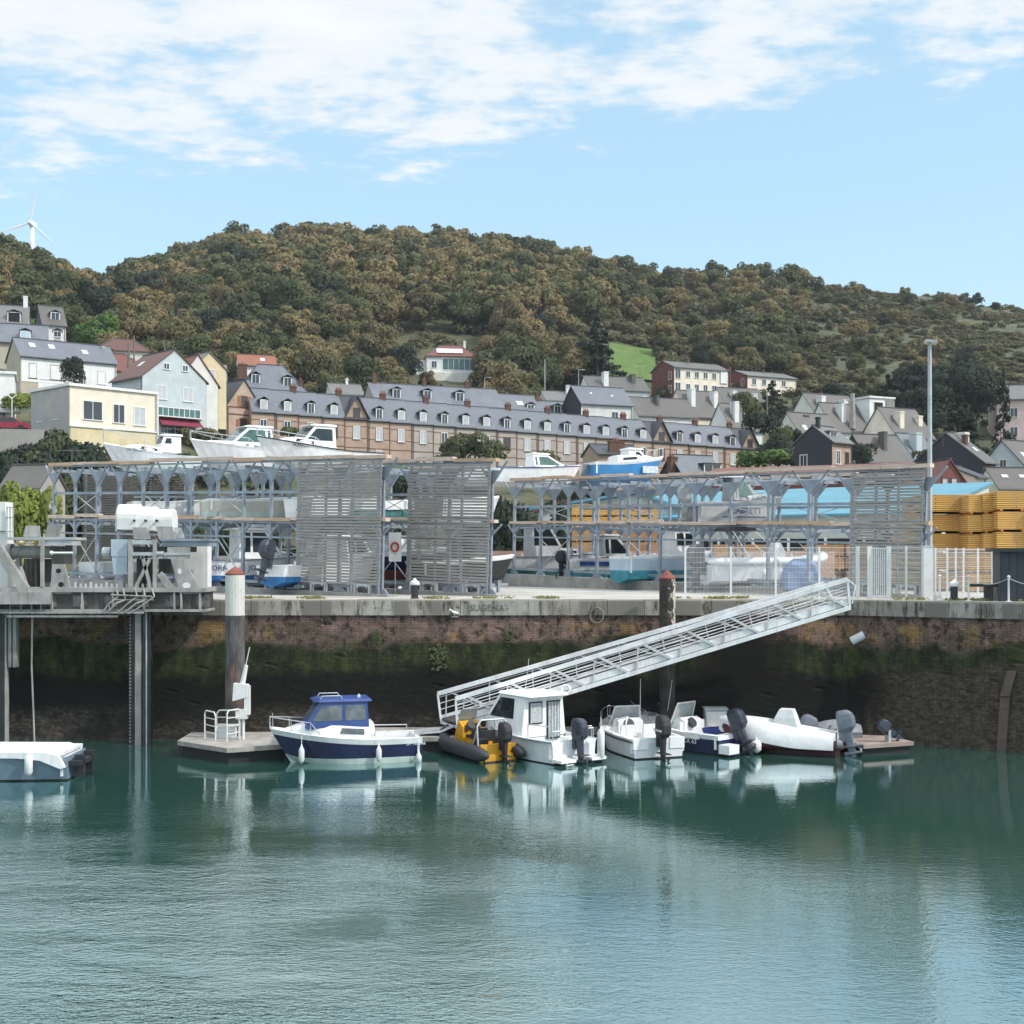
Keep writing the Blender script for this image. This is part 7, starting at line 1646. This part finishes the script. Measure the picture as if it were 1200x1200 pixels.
mb.build('bars', WPAINT, gt)
fence('white mesh fence panel between the barred gate and the solid white post', [qp(p, 1.1) for p in (1043, 1062, 1081)], 2.05); fence('narrow white mesh panel between the edge fence and the barred gate', [qp(p, 1.1) for p in (1006, 1018)], 2.05)
a = qp(1087, 1.1); tag(MB().box(-.19, .19, -.12, .12, 0, 2.08).box(-.21, .21, -.14, .14, 2.083, 2.12).build('gate_post', WPAINT, None, a), 'wide solid white gate post at the foot of the floodlight mast', 'post')
fence('white mesh fence running from the solid gate post back to the dark cabin', [Vector((GX(p, y), y, 0)) for p, y in ((1096, 51.2), (1110, 52), (1120, 52.6), (1129, 53.2), (1146, 54), (1163, 54.6))], 2.0)
def bollard(label, px, off):
    o = thing('bollard', label, 'bollard', qp(px, off), 0, 'black bollards with white caps'); MB().lathe([(.17, 0), (.17, .05), (.14, .07), (.14, .55)], n=12).build('body', BLACKP, o)
    MB().lathe([(.19, .552), (.20, .6), (.18, .68), (.08, .76), (.02, .83)], n=12).build('cap', WPAINT, o)
bollard('black bollard with a white pointed cap near the slatted screens', 486, .9); bollard('black bollard with a white pointed cap in front of the timber stacks', 1118, .5)
pp = []
for i, (px, off) in enumerate(((1101, .6), (1135, .35), (1182, .3), (1240, .3))):
    p = qp(px, off); pp.append(p)
    if i < 3:
        o = thing('chain_post', ('slim white chain post next to the solid gate post', 'slim white chain post beside the capped bollard by the timber', 'slim white chain post in front of the dark cabin')[i], 'post', p, 0, 'white chain posts'); MB().tube((0, 0, 0), (0, 0, .92), .04, 0, 8).lathe([(.06, .92), (.07, .95), (.04, 1.0)], n=8).build('shaft', WPAINT, o); MB().lathe([(.13, 0), (.13, .03), (.04, .05)], n=8).build('foot', WPAINT, o)
for i in (1, 2):
    a, b2 = pp[i]+Vector((0, 0, .9)), pp[i+1]+Vector((0, 0, .9)); mb = MB(); pts = [lerp(a, b2, t)-Vector((0, 0, .25*4*t*(1-t)))-a for t in [k/8 for k in range(9)]]; mb.path(pts, .014, 0, 4)
    tag(mb.build('chain', GALVL, None, a), ('sagging chain between the post beside the bollard and the cabin post', 'sagging chain running past the dark cabin')[i-1], 'chain')
cb = thing('kiosk', 'small dark clad kiosk with a flat overhanging roof at the quay edge', 'kiosk', qp(1206, 1.5)+Vector((0, 0, 0)), R(-14))
MB().box(-1.15, 2.4, -.9, 1.4, 0, 1.88).build('wall', CABIN, cb)
mb = MB()
for k in range(13): mb.box(-1.1+k*.28, -1.08+k*.28, -.925, -.903, .05, 1.85)
mb.build('cladding_batten', CABIN, cb); MB().box(-1.4, 2.7, -1.15, 1.6, 1.883, 2.02).build('roof', BLACKP, cb)
bn = thing('bench', 'dark timber bench with a stone block under it beside the kiosk', 'bench', qp(1160, .9), R(-10))
MB().box(-.75, .8, -.2, .2, .55, .66).build('seat', BLACKP, bn); MB().box(-.2, .1, -.15, .15, 0, .55).build('leg', STEELD, bn); MB().prism([(.3, .66), (.85, .66), (.9, 1.15), (.75, 1.2)], 'y', .1, .18).build('backrest', BLACKP, bn); MB().box(.25, .8, -.12, .2, 0, .4).build('block', CONC, bn)
# tufts in the joint of the coping
P = []
for k in range(420):
    px = rng.uniform(240, 1200); p = qp(px, .62+rng.normal(0, .12))
    if math.sin(px*.09)+math.sin(px*.023+1) < .35: continue
    P += [np.array(p)+rng.normal(0, .1, 3)*np.array([1.2, .6, 0])+np.array([0, 0, rng.uniform(.01, .10)]) for _ in range(9)]
P = np.array(P); o = bpy.data.objects.new('grass', quad_mesh('grass', leaf_quads(P, np.tile([0, -1., .2], (len(P), 1)), .055), foliage_mat('foliage_tuft', [(96, 100, 60), (120, 116, 78)]))); COL.objects.link(o); tag(o, 'sparse grass growing in the joint behind the coping stones', 'grass', None, 'stuff')
for px, py, s in ((515, 765, 1.), (441, 745, .5), (596, 742, .5), (905, 690, 0)):
    if not s: continue
    p = W(px, py, WALL_Y-.12); Q = rng.normal(0, .15*s, (160, 3))*np.array([1, .5, 1.5])-np.array([0, 0, .1]); o = bpy.data.objects.new('wall_plant', quad_mesh('leaves', leaf_quads(Q, np.tile([0, -1., .3], (160, 1)), .075), GREEN)); COL.objects.link(o); o.location = p
    tag(o, {515: 'largest green plant growing out of the weedy wall', 441: 'small plant rooted in the brick above the navy boat', 596: 'small plant rooted in the brick above the gangway foot'}[px], 'plant')
o = thing('gull', 'white gull perched on the brick just under the coping', 'gull', W(532.5, 721, WALL_Y-.16), R(200))
mb = MB(); mb.loft([[(x, r_*math.cos(t), z+r_*math.sin(t)) for t in [k*math.pi/4 for k in range(8)]] for x, r_, z in ((-.2, .01, .06), (-.1, .05, .08), (.02, .075, .10), (.1, .05, .15), (.14, .04, .21), (.19, .03, .22), (.22, .008, .21))]); mb.tube((0, .02, .04), (0, .02, -.04), .008).tube((0, -.02, .04), (0, -.02, -.04), .008); mb.build('body', WHITE, o, smooth=True)
tag(MB().box(-.12, .16, -.02, .06, -.08, -.04).build('ledge_brick', CONC, None, W(532.5, 721, WALL_Y-.12)), 'projecting brick that carries the perched gull', 'brick')

# ---------------------------------------------------------------- stacked timber
tn = {}
def bundle(x, y, z, lx, ly, lz, rz, label, group):
    o = thing('timber_bundle', label, 'timber', (x, y, z), rz, group); MB().box(-lx/2, lx/2, -ly/2, ly/2, .05, lz).build('boards', TIMBERB if 'brown' in label else TIMBER, o)
    mb = MB(); 
    for u in (-.35, .35): mb.box(lx*u-.05, lx*u+.05, -ly/2, ly/2, -.05, .048)
    mb.build('bearer', ORANGE, o)
for ci, (px, w, Y, n, dz) in enumerate(((1116, 2.75, 62.0, 5, .94), (1151, 1.05, 60.5, 5, .92), (1168, .98, 60.2, 5, .93), (1190, 1.35, 59.6, 5, .95), (1226, 1.4, 59.4, 5, .95), (1088, 1.6, 64.5, 3, .98))):
    for k in range(n):
        bundle(GX(px, Y)+random.uniform(-.05, .05), Y+2+random.uniform(-.15, .15), k*dz+.05, w, 4, dz-.08, R(-4), 'strapped bundle of yellow sawn timber in the big stack beside the kiosk', 'timber bundles in the big stack')
for ci, (px, w, Y, n, dz) in enumerate(((690, 2.4, 90, 6, .88), (722, 2.6, 90, 6, .88), (752, 2.0, 90, 6, .88))):
    for k in range(n):
        if k < n-2: bundle(GX(px, Y), Y, k*dz+.05, w, 3, dz-.07, R(-3), 'brown weathered timber bundle under the yellow ones in front of the pale sheds', 'brown timber bundles in front of the sheds')
        else: bundle(GX(px, Y), Y, k*dz+.05, w, 3, dz-.07, R(-3), 'strapped bundle of yellow timber on top of the stack before the pale sheds', 'yellow timber bundles in front of the sheds')
for ci, px in enumerate((700, 738, 776, 812, 850, 888, 926, 965, 1003, 1042)):
    for k in range(3 if ci % 3 else 2): bundle(GX(px, 80), 80+random.uniform(-.5, .5), k*.8+.05, 1.9, 3, .74, R(-3), 'strapped bundle of orange-brown timber in the low row behind the far rack', 'timber bundles in the low row')
# long low pinkish wall and white fence behind the far rack
tag(MB().box(0, 21, -.12, .12, -.1, 2.0).build('yard_wall', brick_mat('pink_brick', S(186, 154, 136), S(170, 138, 122), S(178, 160, 148)), None, (GX(575, 78.5), 78.5, 0), R(-1)), 'low pinkish brick wall behind the ground boats of the far rack', 'wall')
fence('thin white yard fence behind the boats of the far rack', [Vector((GX(p, 76), 76, 0)) for p in (612, 660, 736, 768, 829, 895, 928)], 1.8)
tag(MB().box(-9, 4, -.12, .12, -.1, 1.7).build('low_wall', ROUGHW, None, (GX(400, 78), 78, 0), R(-6)), 'low grey wall seen through the first long rack', 'wall')

# ================================================================== the boat lift
YL = 48.7
def pb(mb, px0, px1, py0, py1, y0, y1, m=0, Yr=None):
    Yr = Yr or y0; mb.box(GX(px0, Yr), GX(px1, Yr), y0, y1, CZ+(HZ-py1)/F*Yr, CZ+(HZ-py0)/F*Yr, m); return mb
def pp_(mb, pts, y0, y1, m=0): mb.prism([(GX(x, y0), CZ+(HZ-y)/F*y0) for x, y in pts], 'y', y0, y1, m); return mb
def pt(px, py, Y=YL): return W(px, py, Y)
gd = thing('boat_lift_girder', 'dark riveted lift girder with pale flanges overhanging the quay edge', 'girder')
mb = MB(); pb(mb, -140, 239, 694, 714, YL, YL+1.5); mb.build('web', STEELD, gd)
mb = MB(); pb(mb, -140, 241, 689, 693.9, YL-.18, YL+1.6); pb(mb, -140, 240, 714.1, 717, YL-.14, YL+1.5, 0); mb.build('flange', STEEL, gd)
for px in list(range(-120, 240, 36))+[212, 234]: pb(MB(), px-1, px+1, 694, 714, YL-.15, YL-.003).build('stiffener', STEEL, gd)
mb = MB()
for px in range(-100, 230, 36): pb(MB(), px+6, px+22, 698, 711, YL-.02, YL-.003).build('cover_plate', M('stained_plate', (.12, .12, .11), .7, 0, .7, 3, .9, (.35, .34, .31)), gd)
mb = MB(); pb(mb, -60, 58, 694, 708, YL-.5, YL-.19, 0, YL-.4); mb.build('front_beam', STEEL, gd)
mb = MB(); pb(mb, 8, 138, 721, 723.5, YL-.3, YL-.2); pb(mb, -30, 168, 717, 719, YL-.35, YL-.25)
for px in (12, 48, 95, 128): mb.tube(pt(px, 708, YL-.25), pt(px, 723, YL-.25), .02)
mb.build('service_rail', STEEL, gd)
for k in range(16):
    px = 88+k*6.1; p = pt(px, 688.5, YL+.1); MB().tube(p, p+Vector((0, 0, .15+.06*(k % 3 == 0))), .055, 0, 8).build('roller', GALVL, gd)
mb = MB()
for k, px in enumerate((136, 144, 158, 168, 178)): MB().path([pt(px, 690, YL-.2), pt(px+3, 699+k % 2*4, YL-.3), pt(px-8, 707, YL-.4), pt(px-16-2*k, 718, YL-.35)], .03+.01*(k % 2), 0, 6).build('hydraulic_pipe', STEEL, gd)
mb.tube(pt(130, 697, YL-.35), pt(178, 699, YL-.35), .03); mb.build('hydraulic_pipe', STEEL, gd); MB().tube(pt(134, 703, YL-.3), pt(180, 703, YL-.3), .025).build('hydraulic_pipe', STEEL, gd)
def disc(mb, px, py, rx, ry, y, m): mb.add([(GX(px, y)+rx/F*y*math.cos(t), y, CZ+(HZ-py)/F*y+ry/F*y*math.sin(t)) for t in [k*math.pi/6 for k in range(12)]], [list(range(12))[::-1]], m)
# winch nearer the edge of the picture
w1 = thing('hoist_winch', 'grey winch stand with a bare drum and tilted guard plates on the lift', 'winch')
mb = MB(); pb(mb, 5, 85, 629.5, 632.5, YL+.1, YL+1.7); pb(mb, 50, 84, 632.6, 639, YL+.15, YL+1.2); mb.build('top_plate', GALVL, w1)
mb = MB(); pp_(mb, [(27, 629), (47, 629), (46, 616), (30, 616)], YL+.5, YL+.56); pp_(mb, [(52, 629), (70, 629), (73, 615), (56, 615)], YL+.3, YL+.36); mb.build('guard_plate', STEEL, w1)
mb = MB(); mb.tube(pt(10, 647, YL+.8), pt(62, 647, YL+.8), .24, 0, 14); mb.tube(pt(9, 647, YL+.8), pt(15, 647, YL+.8), .33, 0, 14); mb.build('drum', STEEL, w1)
mb = MB(); mb.tube(pt(60, 648), pt(85, 648), .045, 0, 8); mb.tube(pt(59, 648), pt(62, 648), .08, 0, 8); mb.build('shaft_end', WPAINT, w1)
mb = MB(); pp_(mb, [(59, 696), (84, 696), (75, 661), (61, 661)], YL-.05, YL+.06); mb.build('bracket_plate', STEEL, w1)
for q in ((68.5, 669, 3.3, 2.8), (71.5, 685, 3.3, 3.2)): mb = MB(); disc(mb, *q, YL-.055, 0); mb.build('bracket_hole', DARK, w1)
pb(MB(), 47, 50.5, 632, 696, YL-.1, YL+.05).build('post', STEEL, w1); pb(MB(), 27, 58, 688, 693, YL-.1, YL+.3).build('foot_plate', STEEL, w1); pb(MB(), 18, 23, 650, 690, YL+.7, YL+.9).build('post', STEEL, w1)
MB().beam(pt(-4, 640, YL-.1), pt(33, 697, YL-.1), .36, .3, 0, (0, 1, 0)).build('diagonal_arm', STEEL, w1); MB().beam(pt(24, 664, YL+.1), pt(33, 690, YL+.1), .1, .1).build('diagonal_arm', STEEL, w1); pb(MB(), 60, 75, 640, 661, YL+.3, YL+1.2).build('bearing_block', STEELD, w1)
for px in (30, 36, 41): MB().tube(pt(px, 655, YL+.2), pt(px+1, 688, YL+.25), .04, 0, 6).build('cable', STEELD, w1)
mb = MB(); pb(mb, 28, 44, 655, 690, YL+.9, YL+1.4); pb(mb, 50, 60, 655, 682, YL+1., YL+1.4); mb.build('gearbox', STEELD, w1)
mb = MB(); pb(mb, 50, 59, 670, 695, YL+1.42, YL+1.6); pb(mb, 36, 44, 675, 692, YL+1.42, YL+1.6); mb.build('back_panel', WPAINT, w1)
o = thing('lift_cabinet', 'white cabinet and grated frame at the picture edge behind the winch stand', 'cabinet'); mb = MB(); pb(mb, -40, 6, 588, 622, YL+1.2, YL+2.); pb(mb, -40, 9, 623, 693, YL+1.3, YL+1.9); mb.build('housing', WPAINT, o)
mb = MB()
for px in (8, 11.5, 15): pb(mb, px-.5, px+.5, 594, 630, YL+1.1, YL+1.15)
pb(mb, 7, 16, 594, 595, YL+1.1, YL+1.15); pb(mb, 7, 16, 606, 607, YL+1.1, YL+1.15); mb.build('grate', GALVL, o)
# winch with the white rounded housing
w2 = thing('hoist_winch', 'winch stand under a stepped white rounded drum housing', 'winch')
mb = MB()
for (xa, xb, r_, yc) in ((142, 165, .56, 608), (165.05, 184, .50, 609), (184.05, 205, .44, 610)):
    Yc = YL+.8; zc = CZ+(HZ-yc)/F*Yc; out = [(Yc+r_*math.cos(t), zc+r_*math.sin(t)) for t in [k*math.pi/10 for k in range(11)]]+[(Yc-r_, zc-.42), (Yc+r_, zc-.42)]
    mb.prism(out, 'x', GX(xa, Yc), GX(xb, Yc), 0)
mb.build('drum_housing', WPAINT, w2)
mb = MB(); Yc = YL+.8; zc = CZ+(HZ-608)/F*Yc; mb.prism([(Yc+.58*math.cos(t), zc+.58*math.sin(t)) for t in [k*math.pi/10 for k in range(11)]]+[(Yc-.58, zc-.5), (Yc+.58, zc-.5)], 'x', GX(140.5, Yc), GX(141.95, Yc)); mb.build('end_plate', GALVL, w2)
mb = MB()
for px in (157, 170, 183): p = W(px, 610, YL+.8-.62); mb.tube(p, p+Vector((0, .2, 0)), .045, 0, 8)
mb.build('plug', BLACK, w2)
mb = MB(); pp_(mb, [(157, 632), (176, 632), (172, 618), (155, 618)], YL+.05, YL+.12); pp_(mb, [(186, 632), (206, 632), (202, 617), (183, 617)], YL+.05, YL+.12); mb.build('guard_plate', STEEL, w2)
mb = MB(); pp_(mb, [(206, 631), (216, 631), (212, 618), (204, 618)], YL+.5, YL+.56); mb.build('clear_guard', M('milky_guard', (.45, .47, .48), .3, 0, .3, 8), w2)
mb = MB(); pb(mb, 130, 149, 632, 652, YL+.1, YL+.7); pp_(mb, [(133, 673), (149, 673), (149, 652.05), (131, 652.05)], YL+.12, YL+.68); mb.build('motor_box', M('pale_blue_paint', (.42, .5, .56), .45, 0, .12, 1.5, .3, (.3, .3, .3)), w2)
mb = MB(); mb.tube(pt(121, 648, YL+.4), pt(130, 648, YL+.4), .22, 0, 12); mb.build('motor', GALVL, w2)
for q in ((150, 155, 632, 690, YL-.1, YL+.05), (179, 183, 632, 690, YL-.1, YL+.05)): pb(MB(), *q).build('post', STEEL, w2)
for q in ((155.05, 178.95, 633, 638, YL-.08, YL+.04), (155.05, 178.95, 647, 651, YL-.08, YL+.04), (186, 230, 648, 650.5, YL-.05, YL+.05)): pb(MB(), *q).build('cross_bar', GALVL, w2)
MB().beam(pt(158, 690), pt(176, 655), .1, .12).beam(pt(177, 690), pt(168, 655), .1, .12).build('cross_brace', STEEL, w2); MB().tube(pt(183, 649), pt(192, 649), .1, 0, 8).build('shaft_end', GALVL, w2); MB().beam(pt(187, 672), pt(203, 692), .22, .12, 0, (0, 1, 0)).build('diagonal_arm', STEEL, w2); pb(MB(), 144, 183, 673, 690, YL+1.0, YL+1.2).build('back_panel', STEEL, w2)
for px in (163, 167, 172): MB().tube(pt(px, 640, YL+.15), pt(px-1, 689, YL+.2), .035, 0, 6).build('cable', STEELD, w2)
mb = MB(); pb(mb, 155, 223, 640.5, 647, YL+.2, YL+1.2); pb(mb, 160, 178, 655, 689, YL+.5, YL+1.); pb(mb, 186, 200, 655, 672, YL+.4, YL+.9); mb.build('gearbox', STEELD, w2)
mb = MB(); pb(mb, 188, 246, 631.5, 634, YL-.1, YL+1.5); pb(mb, 190, 245, 634.05, 640, YL+.0, YL+1.4); mb.build('top_plate', GALV, w2)
mb = MB(); pp_(mb, [(211, 696), (237, 696), (215, 655), (200, 655)], YL-.05, YL+.06); pp_(mb, [(196, 655), (222, 655), (223, 641), (196, 641)], YL-.02, YL+.05); mb.build('bracket_plate', STEEL, w2)
for q in ((210.5, 669.5, 2.6, 3.4), (218.5, 686, 5, 3.6)): mb = MB(); disc(mb, *q, YL-.055, 0); mb.build('bracket_hole', WPAINT, w2)
o = thing('control_cabinet', 'plain white control cabinet standing at the quay end of the lift', 'cabinet'); mb = MB(); pb(mb, 205, 243, 640, 702, YL+2.0, YL+2.7); mb.build('housing', WPAINT, o); mb = MB(); pb(mb, 209, 239, 646, 698, YL+1.985, YL+1.998); mb.build('door', WPAINT, o)
# vertical guides down the wall
def guide(label, pxs, y1, mats):
    o = thing('lift_guide', label, 'guide rail')
    for (a, b2, m, y0_) in pxs:
        mb = MB(); pb(mb, a, b2, 717.5, y1, YL+y0_, YL+y0_+.3); mb.build('rail', m, o)
    return o
g2_ = guide('tall vertical lift guide of grey and black rails reaching into the water', ((151, 157, STEELD, .5), (158, 165, STEEL, .3), (167, 170, STEELD, .35), (170.6, 172.4, GALVL, .3), (173.5, 176.5, BLACK, .3)), 890, None)
mb = MB()
for k in range(42): pb(mb, 151.5, 153.5, 720+k*3.9, 721.8+k*3.9, YL+.42, YL+.498)
mb.build('tooth', STEEL, g2_)
guide('black guide post at the picture edge under the winch stand', ((-6, 5, BLACK, .4), (5.5, 7, STEEL, .4)), 890, None); guide('pair of short grey guide rails ending halfway down the wall', ((9.5, 13, STEEL, .5), (15, 19, STEEL, .5)), 782, None)
o = thing('hose', 'slack hose hanging down the wall from the lift girder', 'hose'); mb = MB(); mb.path([pt(36, 705, YL-.2), pt(38, 720, YL-.1), pt(37, 780, YL+.3), pt(39, 830, YL+.3), pt(41, 890, YL+.2)], .035, 0, 6); mb.build('tube', STEEL, o)
